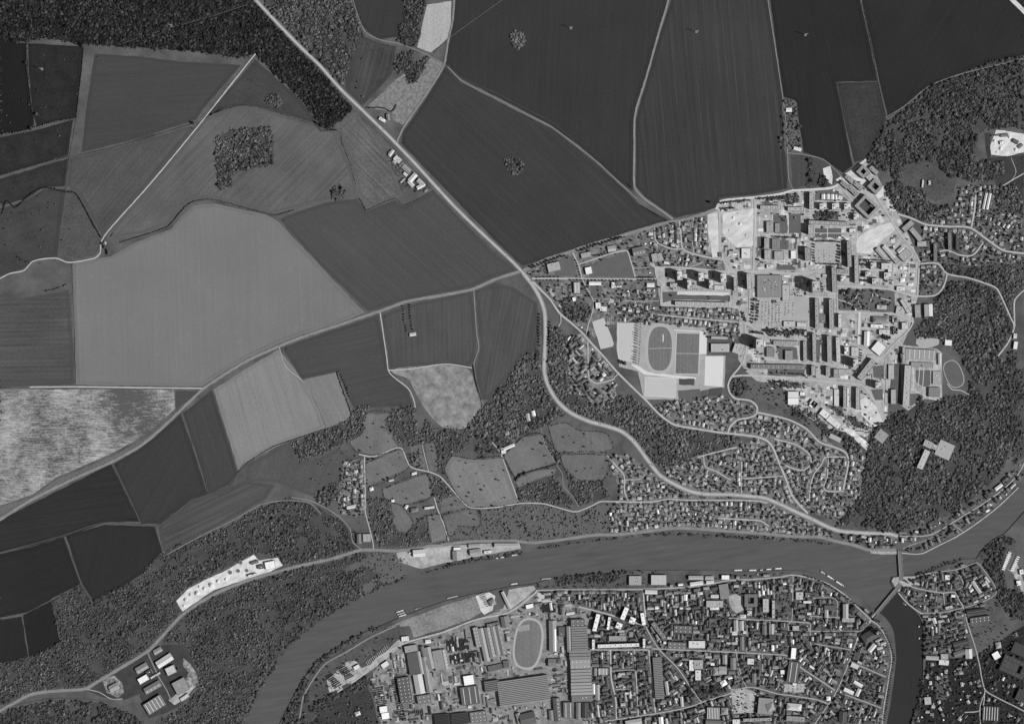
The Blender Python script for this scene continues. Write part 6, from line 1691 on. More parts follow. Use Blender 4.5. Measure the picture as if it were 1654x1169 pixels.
wood([(626, 240), (640, 250), (665, 275), (694, 302), (690, 312), (660, 308), (640, 285), (628, 262)], "garden trees of the highway hamlet", 'dark', 3.2, (1.6, 3.2), keep=0.45, floor=False, name="garden_trees")
wood([(348, 222), (372, 210), (400, 207), (436, 204), (441, 225), (441, 265), (400, 274), (376, 278), (374, 300), (354, 306), (350, 270)], "square copse in the grey field", 'mid', 3.0, name="copse")
wood([(652, 0), (690, -5), (685, 20), (678, 40), (680, 55), (672, 76), (655, 74), (642, 65), (645, 45), (655, 35)], "small wood beside the bright field", 'dark', 3.0, name="copse")
wood([(640, 90), (655, 85), (670, 82), (665, 105), (650, 118), (640, 120)], "left clump of the paired copses by the lane", 'dark', 3.0, name="copse")
wood([(655, 120), (668, 105), (690, 90), (697, 92), (685, 110), (675, 130), (660, 136)], "right clump of the paired copses by the lane", 'dark', 3.0, name="copse")
wood([(430, 158), (440, 152), (452, 156), (456, 168), (445, 176), (432, 170)], "round clump of trees under the roadside wood", 'mid', 3.0, name="copse", smooth=True)
wood([(825, 55), (834, 50), (845, 55), (847, 68), (838, 78), (827, 73)], "round tree clump in the top dark field", 'light', 3.2, name="copse", smooth=True)
wood([(816, 258), (830, 255), (848, 268), (836, 283), (822, 275)], "small ragged tree clump in the dark field", 'light', 3.0, keep=0.85, name="copse", smooth=True)
wood([(534, 303), (548, 301), (560, 308), (556, 320), (545, 322), (535, 318)], "dark bushes at the field corner", 'dark', 3.0, keep=0.7, name="copse")
wood([(1262, 160), (1287, 166), (1292, 205), (1297, 248), (1262, 244), (1258, 225), (1266, 215)], "allotment trees in the dark strip", 'mid', 3.2, keep=0.6, name="allotment_trees")
wood([(1305, 258), (1313, 256), (1314, 280), (1308, 300), (1304, 300), (1306, 280)], "thin tree belt across the small meadow", 'dark', 2.8, name="tree_belt")
wood([(1322, 300), (1325, 280), (1335, 290), (1340, 300)], "tree clump beside the chalk patch", 'dark', 2.8, name="copse")
wood([(1400, 260), (1432, 200), (1470, 170), (1500, 142), (1545, 124), (1600, 100), (1660, 90), (1660, 215), (1640, 205), (1600, 208), (1580, 212), (1576, 240), (1575, 258), (1550, 270), (1540, 290), (1500, 258), (1460, 268), (1448, 290), (1434, 275), (1412, 278)], "large dark park wood at the right", 'dark', 3.1, (3.2, 5.0))  # dark foliage chosen so its colour carries the edge falloff
wood([(1545, 285), (1552, 270), (1590, 260), (1620, 262), (1622, 280), (1600, 292), (1570, 292)], "wooded spur below the park lawn", 'mid', 3.1, (3.6, 5.6))
wood([(1436, 310), (1450, 300), (1490, 305), (1500, 325), (1520, 333), (1540, 332), (1500, 345), (1495, 358), (1470, 350), (1450, 340), (1438, 325)], "wood between meadow and avenue", 'mid', 3.1, (3.0, 4.6))
wood([(1600, 300), (1640, 300), (1660, 335), (1660, 352), (1620, 338), (1608, 330)], "wood edge above the right-hand quarter", 'mid', 3.1, (3.0, 4.6))
wood([(1520, 428), (1580, 432), (1654, 420), (1660, 460), (1630, 490), (1636, 525), (1612, 466), (1598, 458), (1564, 447), (1530, 440)], "dark wood strip above the wood-edge street", 'mid', 3.1, (3.0, 4.6))
wood([(1530, 455), (1565, 455), (1600, 465), (1611, 472), (1631, 515), (1636, 530), (1627, 555), (1612, 580), (1640, 590), (1650, 640), (1640, 700), (1625, 745), (1600, 780), (1550, 820), (1500, 848), (1455, 855), (1440, 860), (1375, 845), (1352, 850), (1390, 800), (1398, 745), (1410, 690), (1440, 670), (1470, 660), (1485, 640), (1500, 655), (1525, 640), (1565, 640), (1570, 605), (1552, 575), (1540, 560), (1515, 545), (1480, 545), (1478, 530), (1490, 520), (1505, 495), (1510, 482), (1525, 475)], "great hillside wood wrapping the new town", 'mid', 3.1, (3.0, 4.6))
wood([(1618, 590), (1638, 560), (1645, 600), (1660, 590), (1660, 735), (1636, 750), (1640, 690), (1650, 640)], "scrubby wood at the right edge", 'mid', 3.2, keep=0.8)
wood([(845, 575), (870, 565), (874, 600), (882, 625), (900, 655), (912, 668), (890, 684), (875, 690), (850, 700), (815, 715), (800, 705), (770, 700), (752, 692), (778, 660), (792, 648), (820, 612)], "wood on the slope below the highway curve", 'light', 3.0)
wood([(900, 530), (915, 545), (918, 600), (920, 628), (958, 655), (990, 645), (1000, 640), (1020, 640), (1062, 672), (1088, 690), (1150, 702), (1195, 706), (1180, 722), (1125, 736), (1075, 757), (1055, 745), (1040, 722), (1025, 704), (1005, 690), (960, 678), (930, 665), (905, 645), (890, 620), (886, 580), (888, 530)], "wood between highway and diagonal road", 'light', 3.0)
wood([(905, 500), (915, 480), (945, 488), (955, 500), (948, 525), (935, 528), (918, 512)], "trees of the old park by the diagonal road", 'mid', 3.2, keep=0.85)
wood([(577, 656), (600, 655), (590, 668), (588, 695), (565, 712), (545, 720), (520, 735), (500, 740), (488, 745), (468, 715), (500, 705), (530, 695), (560, 680)], "hedge wood along the pale field", 'light', 3.0, (2.2, 4.0), keep=0.82)
wood([(632, 660), (668, 655), (672, 690), (680, 700), (690, 675), (700, 690), (718, 693), (750, 692), (770, 700), (745, 728), (725, 735), (715, 760), (708, 758), (704, 715), (682, 716), (660, 720), (645, 715), (628, 692), (622, 680)], "wood in the small side valley", 'light', 3.0, (2.2, 4.0), keep=0.82)
wood([(660, 735), (676, 728), (682, 760), (668, 752)], "little square copse in the valley", 'light', 3.0, name="copse")
wood([(692, 765), (712, 772), (735, 797), (712, 806), (700, 800)], "copse beside the lane bend", 'light', 3.0, name="copse")
wood([(594, 805), (625, 805), (632, 820), (640, 852), (602, 856)], "orchard wood right of the hamlet", 'light', 3.0, (2.2, 4.0), keep=0.82)
wood([(604, 858), (640, 855), (656, 866), (668, 850), (685, 832), (695, 875), (650, 883), (612, 880)], "lower wood above the river road", 'light', 3.0, (2.2, 4.0), keep=0.82)
wood([(730, 868), (745, 850), (778, 850), (775, 820), (800, 822), (840, 815), (880, 816), (905, 823), (930, 828), (960, 818), (980, 812), (985, 858), (940, 864), (860, 872), (790, 870)], "scrub wood between valley lane and river road", 'light', 3.1, (1.8, 3.8), keep=0.5)
wood([(833, 792), (842, 785), (870, 775), (896, 766), (910, 790), (930, 815), (900, 815), (860, 808), (840, 808)], "scrub triangle above the valley lane", 'light', 3.1, (2.2, 4.0), keep=0.82)
wood([(915, 760), (935, 777), (975, 778), (985, 800), (965, 808), (935, 815), (920, 790)], "scrub below the lower meadow", 'light', 3.1, (2.2, 4.0), keep=0.82)
wood([(790, 700), (835, 690), (840, 702), (812, 730), (795, 730), (775, 740), (765, 725)], "trees round the hill farm", 'mid', 3.2, keep=0.75)
wood([(768, 710), (778, 690), (790, 700), (790, 712)], "tree fringe of the sand pit", 'mid', 3.0, keep=0.8, name="copse")
wood([(880, 700), (893, 728), (905, 730), (905, 752), (895, 742), (885, 722)], "narrow tree belt along the footpath", 'mid', 2.8, name="tree_belt")
wood([(508, 800), (530, 785), (545, 780), (545, 800), (530, 820), (515, 815)], "tree clump beside the hamlet", 'mid', 3.0, name="copse")
wood([(49, 1060), (85, 1046), (100, 1033), (90, 1000), (87, 969), (131, 942), (151, 972), (191, 950), (232, 933), (234, 918), (257, 897), (298, 875), (352, 861), (400, 832), (440, 812), (470, 803), (500, 812), (551, 840), (567, 857), (580, 884), (536, 898), (477, 911), (458, 912), (450, 898), (415, 892), (385, 906), (331, 933), (302, 949), (283, 970), (292, 988), (254, 1030), (236, 1048), (152, 1100), (136, 1108), (95, 1111), (50, 1116), (-20, 1148), (-20, 1080), (0, 1072)], "large wood on the lower left hillside", 'mid', 2.6, (2.0, 3.6), keep=0.97, flat=0.6)
wood([(262, 1036), (300, 994), (348, 963), (402, 941), (480, 919), (540, 906), (586, 893), (600, 898), (550, 918), (560, 925), (590, 915), (610, 925), (618, 944), (575, 964), (540, 984), (510, 1001), (460, 1044), (424, 1095), (400, 1140), (388, 1180), (236, 1180), (300, 1140), (324, 1105), (324, 1085), (300, 1038)], "scrub woodland between river road and river", 'mid', 2.6, (1.8, 3.6), keep=0.95, flat=0.6)
wood([(590, 893), (640, 893), (660, 905), (655, 930), (620, 943), (575, 965), (560, 958), (600, 938), (612, 922), (590, 912)], "thin scrub on the river bank", 'light', 3.2, (1.6, 3.2), keep=0.5)
wood([(-20, 1180), (-20, 1165), (20, 1145), (80, 1132), (130, 1132), (165, 1136), (215, 1155), (235, 1172), (235, 1180)], "dark wood in the lower left corner", 'dark', 3.0)
wood([(450, 1180), (459, 1162), (470, 1138), (492, 1099), (502, 1110), (495, 1140), (540, 1118), (560, 1105), (590, 1090), (600, 1100), (585, 1115), (545, 1125), (510, 1150), (500, 1180)], "riverside wood at the factory corner", 'dark', 3.0)
wood([(1585, 895), (1606, 873), (1624, 866), (1640, 872), (1625, 890), (1615, 915), (1625, 940), (1625, 965), (1610, 955), (1590, 915)], "dark wood beside the lorry yard", 'dark', 3.0)
wood([(1610, 962), (1640, 950), (1660, 965), (1660, 1000), (1640, 1000), (1625, 985)], "dark clump right of the eastern quarter", 'dark', 3.0, name="copse")
wood([(1560, 1075), (1600, 1040), (1620, 1075), (1615, 1110), (1595, 1100)], "dark trees behind the white-roofed hall", 'dark', 3.3, keep=0.55)
wood([(1105, 1118), (1122, 1098), (1150, 1105), (1170, 1115), (1133, 1130)], "park trees in the old town triangle", 'dark', 3.4, (4.2, 5.8), keep=0.9, name="park_trees")
wood([(1390, 1085), (1420, 1095), (1415, 1130), (1388, 1125)], "dark garden trees near the small river", 'dark', 3.3, keep=0.8, name="park_trees")
wood([(1255, 960), (1277, 955), (1276, 995), (1254, 992)], "garden trees of the walled park", 'mid', 3.4, keep=0.7, name="park_trees")
wood(D2([(830, 650), (1000, 640), (1180, 650), (1190, 880), (1080, 860), (980, 880), (830, 850), (900, 740)]), "left half of the town park trees", 'dark', 3.4, (3.4, 5.2), keep=0.5, floor=False, name="park_trees")
wood(D2([(1190, 650), (1450, 660), (1500, 860), (1430, 900), (1200, 890), (1190, 780), (1330, 760), (1240, 700)]), "right half of the town park trees", 'dark', 3.4, (3.4, 5.2), keep=0.5, floor=False, name="park_trees")
wood(H2([(0, 75), (440, 100), (440, 160), (0, 150)]), "double tree belt above the school", 'mid', 3.2, (3.2, 4.4), floor=False, name="tree_belt")
wood(H2([(0, 690), (440, 720), (450, 780), (0, 760)]), "planted tree grove along the southern avenue", 'mid', 3.0, (3.2, 4.2), floor=True, name="tree_belt")
wood(H2([(680, 960), (760, 980), (900, 1090), (1040, 1130), (1060, 1180), (1180, 1240), (1190, 1290), (1080, 1250), (850, 1100)]), "tree slope below the slabs", 'mid', 3.1, floor=True)
wood(S2([(380, 110), (520, 130), (720, 220), (800, 300), (980, 400), (1040, 400), (1040, 520), (800, 480), (780, 370), (600, 250), (450, 220)]), "tree belt under the white hillside school", 'mid', 3.1, keep=0.9)
wood(S2([(460, 720), (620, 720), (660, 880), (520, 880)])[:0] or S2([(1040, 440), (1130, 470), (1250, 590), (1250, 680), (1090, 690), (1060, 600)]), "trees beside the spoil track", 'mid', 3.1, keep=0.9)
wood(F2([(1190, 240), (1300, 230), (1400, 340), (1310, 420), (1240, 420), (1195, 330)]), "tree ring at the hairpin street", 'mid', 3.0, keep=0.9, name="tree_belt")
wood(F2([(1250, 560), (1330, 540), (1420, 600), (1400, 680), (1280, 690)]), "garden trees inside the hairpin", 'mid', 3.1, keep=0.8, name="park_trees")
wood(C2([(0, 570), (250, 530), (420, 520), (420, 640), (240, 650), (120, 600), (0, 620)]), "tree row under the new road", 'mid', 3.0, floor=False, name="tree_belt")
wood(C2([(560, 740), (840, 740), (830, 790), (700, 850), (560, 850)]), "trees between the small white towers", 'dark', 3.0, (3, 4.2), keep=0.9, name="park_trees")
wood(C2([(1540, 760), (1660, 780), (1760, 830), (1700, 900), (1560, 800)])[:0] or C2([(1410, 420), (1470, 390), (1600, 420), (1610, 560), (1560, 700), (1460, 620), (1400, 540)]), "park trees beside the last courtyard block", 'dark', 3.1, (3.6, 5.2))
for pts, lab in (
    ([(680, 926), (705, 919), (722, 912), (760, 904), (800, 895), (845, 889), (844, 894), (800, 901), (760, 909), (722, 917), (684, 928)], "bank bushes below the riverside works"),
    ([(960, 872), (1015, 866), (1069, 861), (1124, 861), (1180, 864), (1250, 868), (1320, 873), (1356, 879), (1320, 877), (1250, 871.5), (1180, 868.5), (1124, 864), (1069, 864), (1015, 868.5), (960, 873.5)], "tree fringe of the north river bank"),
    ([(480, 1115), (490, 1095), (515, 1064), (544, 1044), (580, 1023), (616, 1008), (617, 1013), (582, 1029), (548, 1050), (522, 1070), (500, 1098), (490, 1120)], "tree fringe of the south river bend"),
    ([(895, 932), (922, 929), (963, 926), (1011, 921), (1014, 930), (990, 940), (950, 942), (900, 944)], "bushes on the south bank by the main street"),
    ([(870, 884), (930, 876), (960, 871), (960, 874), (930, 879), (872, 888)], "bank trees below the scrub wood"),
    ([(455, 1053), (461, 1044), (513, 1000), (572, 967), (621, 944), (660, 931), (661, 934), (622, 947), (573, 970), (514, 1004), (463, 1048)], "bank trees of the left shore"),
    ([(392, 1172), (404, 1140), (428, 1096), (458, 1050), (463, 1050), (430, 1100), (406, 1144), (398, 1172)], "bank trees of the lower left shore"),
    ([(1490, 1090), (1494, 1090), (1492, 1122), (1482, 1148), (1474, 1172), (1470, 1172), (1478, 1146), (1487, 1122)], "bank trees of the small river"),
    ([(1478, 925), (1502, 919), (1530, 908), (1558, 900), (1560, 903), (1531, 912), (1504, 924), (1479, 930)], "bank trees upstream of the confluence")):
    wood(pts, lab, 'dark', 2.6, (2.2, 4.0), floor=False, name="bank_bushes", keep=0.95)
    # the bank fringe may lean over the water's edge
# ------------------------------------------------------------------ houses along the streets
allow = np.zeros((H, W), bool)
for k in ('west', 'north', 'estate', 'slope', 'lane', 'bridgehead', 'quay', 'northeast', 'south', 'east', 'hamlet', 'terrace', 'southeast'):
    allow |= zone[k]
allow[:, 1640:] |= False
near_ok = np.zeros((H, W), bool)
houses = []   # (px,py,L,W,ang,h,roof value,style,label,group)
def add_house(px, py, L, Wd, ang, h, v, style, label, group, mask=None):
    q = rect_px(px, py, L, Wd, ang)
    if style == 'terrace': q = rect_px(px, py, L - 0.8, Wd - 0.6, ang)
    if not clear_at(q, occ) or not clear_at(q, treemask): return False
    g = -0.8 if style == 'terrace' else (0.4 if style == 'shed' else 1.0)
    ras_poly(occ, rect_px(px, py, L + g, Wd + g, ang))
    houses.append((px, py, L, Wd, ang, h, v, style, label, group))
    return True
TONE = lambda v: 'dark-roofed' if v < 105 else ('grey-roofed' if v < 150 else ('pale-roofed' if v < 190 else 'white-roofed'))
for pts, w, label, sp, back, style, size in STREETS:
    c = catmull(pts, False, 0.5)
    cum = [0.0]
    for a, b in zip(c[:-1], c[1:]): cum.append(cum[-1] + math.hypot(b[0] - a[0], b[1] - a[1]))
    tot = cum[-1]
    horiz = abs(c[-1][0] - c[0][0]) >= abs(c[-1][1] - c[0][1])
    for side in (-1, 1):
        s = rnd.uniform(0.3, 1.0) * sp
        cand = []
        while s < tot - 1:
            i = min(range(len(cum)), key=lambda j: abs(cum[j] - s)) if len(cum) < 40 else int(np.searchsorted(cum, s))
            i = max(1, min(len(c) - 2, i))
            dx, dy = c[i + 1][0] - c[i - 1][0], c[i + 1][1] - c[i - 1][1]
            l = math.hypot(dx, dy) + 1e-9
            nx, ny = -dy / l * side, dx / l * side
            ang = -math.degrees(math.atan2(dy, dx))
            if style == 'terrace':
                L, Wd = rnd.uniform(4.0, 6.2) * size, rnd.uniform(3.6, 5.2) * size
                off = w / 2 + Wd / 2 + 0.7 + rnd.uniform(0, 0.4)
                h = rnd.uniform(6.0, 10.0)
                v = rnd.choice((88, 98, 106, 114, 122, 130, 138, 146, 160, 185))
            else:
                L, Wd = rnd.uniform(4.8, 7.2) * size, rnd.uniform(3.9, 5.2) * size
                off = w / 2 + back * rnd.uniform(0.85, 1.35)
                h = rnd.uniform(3.4, 6.0)
                v = rnd.choice((100, 112, 122, 130, 138, 146, 154, 164, 176, 200))
                ang += rnd.uniform(-6, 6)
                if rnd.random() < 0.3: ang += 90
            px, py = c[i][0] + nx * off, c[i][1] + ny * off
            if 2 <= px < W - 2 and 2 <= py < H - 2 and allow[int(py), int(px)]:
                cand.append((px, py, L, Wd, ang, h, v))
            s += (L + rnd.uniform(0.1, 0.7)) if style == 'terrace' else max(L, Wd) + rnd.uniform(1.0, 2.6)
        if horiz: cand.sort(key=lambda q: q[0]); sd = 'upper' if (cand and cand[0][1] < c[0][1] + 200 and (side * (c[-1][0] - c[0][0])) < 0) else 'lower'
        else: cand.sort(key=lambda q: q[1]); sd = 'right' if side * (c[-1][1] - c[0][1]) < 0 else 'left'
        placed = []
        for q in cand:
            n0 = len(houses)
            if add_house(*q, style, None, None): placed.append(n0)
        for k, idx in enumerate(placed):
            hs = houses[idx]
            lab = f"{TONE(hs[6])} house, {ordinal(k)} from {'left' if horiz else 'top'}, {sd} side of {label}"
            houses[idx] = hs[:8] + (lab, f"houses along the {label}")
N_ROW = len(houses)
# back-plot houses and sheds inside the blocks, turned like the nearest street
sp_pts, sp_ang = [], []
for pts, w, label, *_ in STREETS:
    c = catmull(pts, False, 4)
    for a, b in zip(c[:-1], c[1:]):
        sp_pts.append(a); sp_ang.append(-math.degrees(math.atan2(b[1] - a[1], b[0] - a[0])))
sp_pts = np.array(sp_pts)
def near_ang(px, py):
    return sp_ang[int(((sp_pts[:, 0] - px) ** 2 + (sp_pts[:, 1] - py) ** 2).argmin())]
for key, step, keep in (('south', 6.0, 0.9), ('east', 6.0, 0.9), ('quay', 6.5, 0.6), ('bridgehead', 6.5, 0.6), ('terrace', 7, 0.7)):
    px, py = mask_points(zone[key] & ~occ & ~treemask, step, keep=keep)
    for x, y in zip(px, py):
        add_house(x, y, rnd.uniform(6, 11), rnd.uniform(3.2, 4.4), near_ang(x, y) + rnd.choice((0, 90, 90)), rnd.uniform(5, 9), rnd.choice((72, 80, 88, 96, 104, 114, 124, 136, 152, 200)), 'terrace', None, None)
for key, step, keep in (('slope', 8.2, 0.85), ('lane', 7.6, 0.85), ('north', 7.6, 0.85), ('estate', 7.8, 0.8), ('northeast', 9.5, 0.7), ('hamlet', 8, .6), ('southeast', 10, .55)):
    px, py = mask_points(zone[key] & ~occ & ~treemask, step, keep=keep)
    for x, y in zip(px, py):
        add_house(x, y, rnd.uniform(4.4, 6.6), rnd.uniform(3.8, 4.9), near_ang(x, y) + rnd.choice((0, 90)) + rnd.uniform(-8, 8), rnd.uniform(3.2, 5.0), rnd.choice((100, 114, 126, 136, 146, 156, 172, 200)), 'villa', None, None)
for key, step, keep, dense in (('south', 5.4, 0.85, True), ('east', 5.6, 0.8, True), ('quay', 6, 0.5, False), ('bridgehead', 6, 0.5, False), ('slope', 8, 0.3, False), ('lane', 7.5, 0.3, False),
                               ('north', 7, 0.6, False), ('estate', 7.5, 0.5, False), ('northeast', 9, 0.4, False), ('southeast', 13, 0.3, False), ('west', 11, 0.25, False), ('hamlet', 7, 0.5, False), ('terrace', 6.5, 0.6, True)):
    px, py = mask_points(zone[key] & ~occ & ~treemask, step, keep=keep)
    for x, y in zip(px, py):
        a = near_ang(x, y) + rnd.choice((0, 90))
        big = rnd.random() < (0.55 if dense else 0.3)
        L, Wd = (rnd.uniform(4, 8.5), rnd.uniform(3, 4.6)) if big else (rnd.uniform(2, 3.4), rnd.uniform(1.6, 2.4))
        add_house(x, y, L, Wd, a, rnd.uniform(4, 8) if big else 2.6, rnd.choice((72, 84, 96, 106, 116, 128, 145, 190, 225, 250) if dense else (104, 124, 140, 160, 185, 215, 235)), 'terrace' if big else 'shed', None, None)
order = sorted(range(N_ROW), key=lambda i: -houses[i][2] * houses[i][3])
single = set(order[:300])
HWALL = [wallm(v) for v in (176, 200, 150)]
m_chim = grey("chimney_brick", 120, 0.1, 0.5, 0.2)
rest = MB(); rest_mats = [wallm(176)] + [roofm(v) for v in (88, 104, 120, 136, 152, 168, 184, 216, 240)]
RV = (88, 104, 120, 136, 152, 168, 184, 216, 240)
for i, (px, py, L, Wd, ang, h, v, style, label, group) in enumerate(houses):
    x, y = P((px, py)); l, w = L * U, Wd * U
    if w > l: l, w, ang = w, l, ang + 90
    rise = w * rnd.uniform(0.26, 0.38)
    hip = style == 'villa' and rnd.random() < 0.35
    if i in single:
        root = empty("house", (x, y, 0.3), math.radians(ang)); tag(root, label, "house", group)
        m = MB(); m.box(0, 0, -0.3, h, l, w, top=False); m.obj("wall", HWALL[i % 3], root)
        m = MB(); (m.hip if hip else m.gable)(0, 0, h, rise, l, w, 0.45); ro = m.obj("roof", roofm(v), root)
        m = MB(); m.box(l * rnd.choice((-0.3, 0.3)), w * 0.08, h + rise * 0.4, h + rise + 1.2, 1.1, 0.8); m.obj("chimney", m_chim, ro)
    else:
        b = MB()
        b.box(0, 0, -0.3, h, l, w, top=False)
        mi = 1 + min(range(9), key=lambda k: abs(RV[k] - v))
        nw = len(b.f)
        if style == 'shed': b.quad([(-l / 2, -w / 2, h), (l / 2, -w / 2, h), (l / 2, w / 2, h + 0.5), (-l / 2, w / 2, h + 0.5)])
        else: (b.hip if hip else b.gable)(0, 0, h, rise, l, w, 0.4)
        ca, sa = math.cos(math.radians(ang)), math.sin(math.radians(ang))
        n0 = len(rest.v)
        rest.v += [(x + a * ca - b_ * sa, y + a * sa + b_ * ca, 0.3 + z) for a, b_, z in b.v]
        rest.f += [tuple(n0 + k for k in f) for f in b.f]
        rest.m += [0] * nw + [mi] * (len(b.f) - nw)
tag(rest.obj("houses_and_sheds", rest_mats), "smaller back-plot houses and sheds filling the town blocks", kind='stuff')
print("houses", len(houses), "rows", N_ROW)

drives = MB()
for (px, py, L, Wd, ang, h, v, style, label, group) in houses:
    if style != 'villa' or rnd.random() < 0.25: continue
    a = math.radians(ang + rnd.choice((90, -90))); d = Wd / 2 + 2.0
    q = rect_px(px + math.cos(a) * d, py - math.sin(a) * d, rnd.uniform(2.5, 4.5), rnd.uniform(0.9, 2.0), ang + rnd.choice((0, 90)))
    z = 0.0007 * (len(drives.f) % 80)
    drives.quad([(x, y, z) for x, y in [P(p) for p in q][::-1]], rnd.choice((0, 1)))
on_layer(tag(drives.obj("driveways", [grey("gravel_drive", 190, .1, .1, .15), grey("concrete_terrace", 168, .1, .1, .15)]), "pale driveways and terraces beside the houses", kind='structure'), 0.6, 0.056)

# garden plots between the houses: beds, grass, bare soil
plots = MB(); plot_mats = [grey("garden_bed", v, 0.2, 0.1, 0.3) for v in (50, 66, 84, 104, 130, 160)]
for key, keep in (('south', .5), ('east', .5), ('quay', .5), ('slope', .55), ('lane', .6), ('north', .6), ('estate', .6), ('northeast', .4), ('west', .3), ('southeast', .3), ('factory', .12)):
    px, py = mask_points(zone[key] & ~occ & ~treemask, 5.0, keep=keep)
    for x, y in zip(px, py):
        q = rect_px(x, y, rnd.uniform(2.5, 6), rnd.uniform(2, 4), near_ang(x, y) + rnd.choice((0, 90)))
        if not clear_at(q, occ): continue
        z = 0.0008 * (len(plots.f) % 90)
        w4 = [P(p) for p in q]
        plots.quad([(a, b, z) for a, b in w4[::-1]], rnd.choice((0, 1, 1, 2, 2, 3, 3, 4, 5)) if key != 'southeast' else rnd.choice((0, 0, 1)))
on_layer(tag(plots.obj("garden_plots", plot_mats), "patchwork of garden beds and yards between the houses", kind='structure'), 0.3, 0.072)
# ------------------------------------------------------------------ yards, lawns, footpaths and sheds between the blocks of the new town and in the works
yards = MB(); yard_mats = [grey("yard_patch", v, 0.15, 0.1, 0.25) for v in (78, 96, 112, 134, 176, 204, 222)]
for key, step, keep, base in (('new', 6.5, 0.55, 0), ('factory', 7.0, 0.55, 8), ('west', 9, .3, 0)):
    px, py = mask_points(zone[key] & ~occ & ~treemask, step, keep=keep)
    for x, y in zip(px, py):
        q = rect_px(x, y, rnd.uniform(3, 11), rnd.uniform(2, 7), base + rnd.choice((0, 90)))
        if not clear_at(q, occ): continue
        z = 0.0006 * (len(yards.f) % 120)
        yards.quad([(a, b, z) for a, b in [P(p) for p in q][::-1]], rnd.choice((0, 1, 1, 2, 3, 4, 5, 5, 6) if key == 'new' else (0, 1, 1, 2, 2, 3, 3, 4)))
    for x, y in zip(*mask_points(zone[key] & ~occ & ~treemask, 7.0, keep=0.35)):
        q = rect_px(x, y, rnd.uniform(5, 16), 0.7, base + rnd.choice((0, 90)))
        if not clear_at(q, occ): continue
        z = 0.08 + 0.0006 * (len(yards.f) % 60)
        yards.quad([(a, b, z) for a, b in [P(p) for p in q][::-1]], rnd.choice((5, 6, 6) if key == 'new' else (3, 4)))
on_layer(tag(yards.obj("paved_yards", yard_mats), "yards, lawns and footpaths between the larger buildings", kind='structure'), 0.3, 0.12)
huts = MB(); hut_mats = [wallm(176)] + [roofm(v) for v in (64, 96, 128, 168, 208, 240)]
for key, step, keep, base in (('new', 9.0, 0.22, 0), ('factory', 8.0, 0.55, 9)):
    for x, y in zip(*mask_points(zone[key] & ~occ & ~treemask, step, keep=keep)):
        L, Wd, a = (rnd.uniform(1.6, 5), rnd.uniform(1.4, 3), base + rnd.choice((0, 90))) if key == 'new' or rnd.random() < .4 else (rnd.uniform(5, 16), rnd.uniform(2.2, 4.2), base + rnd.choice((0, 90, 90)))
        if not clear_at(rect_px(x, y, L + .6, Wd + .6, a), occ): continue
        ras_poly(occ, rect_px(x, y, L + 1, Wd + 1, a))
        b = MB(); hh = rnd.uniform(2.4, 5); b.box(0, 0, 0.2, hh, L * U, Wd * U, 0, top=False); (b.box(0, 0, hh, hh + .25, L * U + .4, Wd * U + .4, rnd.randint(1, 6)) if key == 'new' else b.gable(0, 0, hh, min(L, Wd) * .5, L * U, Wd * U, .3, rnd.choice((1, 2, 2, 3, 3, 4, 4, 5))))
        X, Y = P((x, y)); ca, sa = math.cos(math.radians(a)), math.sin(math.radians(a)); n0 = len(huts.v)
        huts.v += [(X + p * ca - q * sa, Y + p * sa + q * ca, z) for p, q, z in b.v]; huts.f += [tuple(n0 + k for k in f) for f in b.f]; huts.m += b.m
tag(huts.obj("huts_and_garages", hut_mats), "small huts and garages between the larger buildings", kind='stuff')
# ------------------------------------------------------------------ single trees and tree rows
NTREE = [0]
def tree(px, py, r, label, group=None, kind='mid', poplar=False, name="tree"):
    x, y = P((px, py))
    NTREE[0] += 1
    t = empty(name, (x, y, 0.1), rnd.uniform(0, 6.28)); t.scale = (r * 1.05, r * 1.05, r * 1.2) if poplar else (r, r, r * rnd.uniform(0.9, 1.15))
    tag(t, label, "tree", group)
    link("trunk", TRUNKP if poplar else TRUNK, t)
    link("crown", POPLAR if poplar else CROWN[kind][rnd.randrange(4)], t)
    return t
def row(pts, sp, r, phrase, kind='mid', poplar=False, name="tree", jit=0.25):
    c = catmull(pts, False, 0.4)
    s = 0.0; k = 0; last = None
    horiz = abs(pts[-1][0] - pts[0][0]) >= abs(pts[-1][1] - pts[0][1])
    pos = [c[0]]
    for a, b in zip(c[:-1], c[1:]):
        s += math.hypot(b[0] - a[0], b[1] - a[1])
        if s >= sp: pos.append(b); s = 0
    pos.sort(key=lambda q: q[0] if horiz else q[1])
    for k, (x, y) in enumerate(pos):
        tree(x + rnd.uniform(-jit, jit), y + rnd.uniform(-jit, jit), r * rnd.uniform(0.85, 1.15), f"{ordinal(k)} tree from the {'left' if horiz else 'top'} in the {phrase}", phrase, kind, poplar, name)
        if 0 <= int(y) < H and 0 <= int(x) < W: occ[int(y), int(x)] = True
row([(1034, 516), (1033.5, 545), (1033, 558)], 3.9, 3.2, "upper poplar row beside the running track", poplar=True, name="poplar")
row([(1033, 563), (1032, 575), (1031, 588)], 3.9, 3.2, "lower poplar row beside the running track", poplar=True, name="poplar")
row(A2([(140, 380), (360, 295), (520, 245)]), 5.6, 4.6, "tree row along the left bypass", 'dark')
row(A2([(690, 185), (850, 130), (1000, 85), (1210, 20)]), 5.8, 4.8, "tree row along the right bypass", 'dark')
row(A2([(200, 495), (480, 492)]), 5.6, 2.6, "upper left row of the straight avenue", 'dark')
row(A2([(200, 530), (480, 528)]), 5.6, 2.6, "lower left row of the straight avenue", 'dark')
row(A2([(600, 528), (900, 530), (1330, 535)]), 5.6, 3.0, "middle row of the straight avenue", 'dark')
row(A2([(1390, 500), (1600, 500)]), 4.0, 3.0, "upper right row of the straight avenue", 'dark')
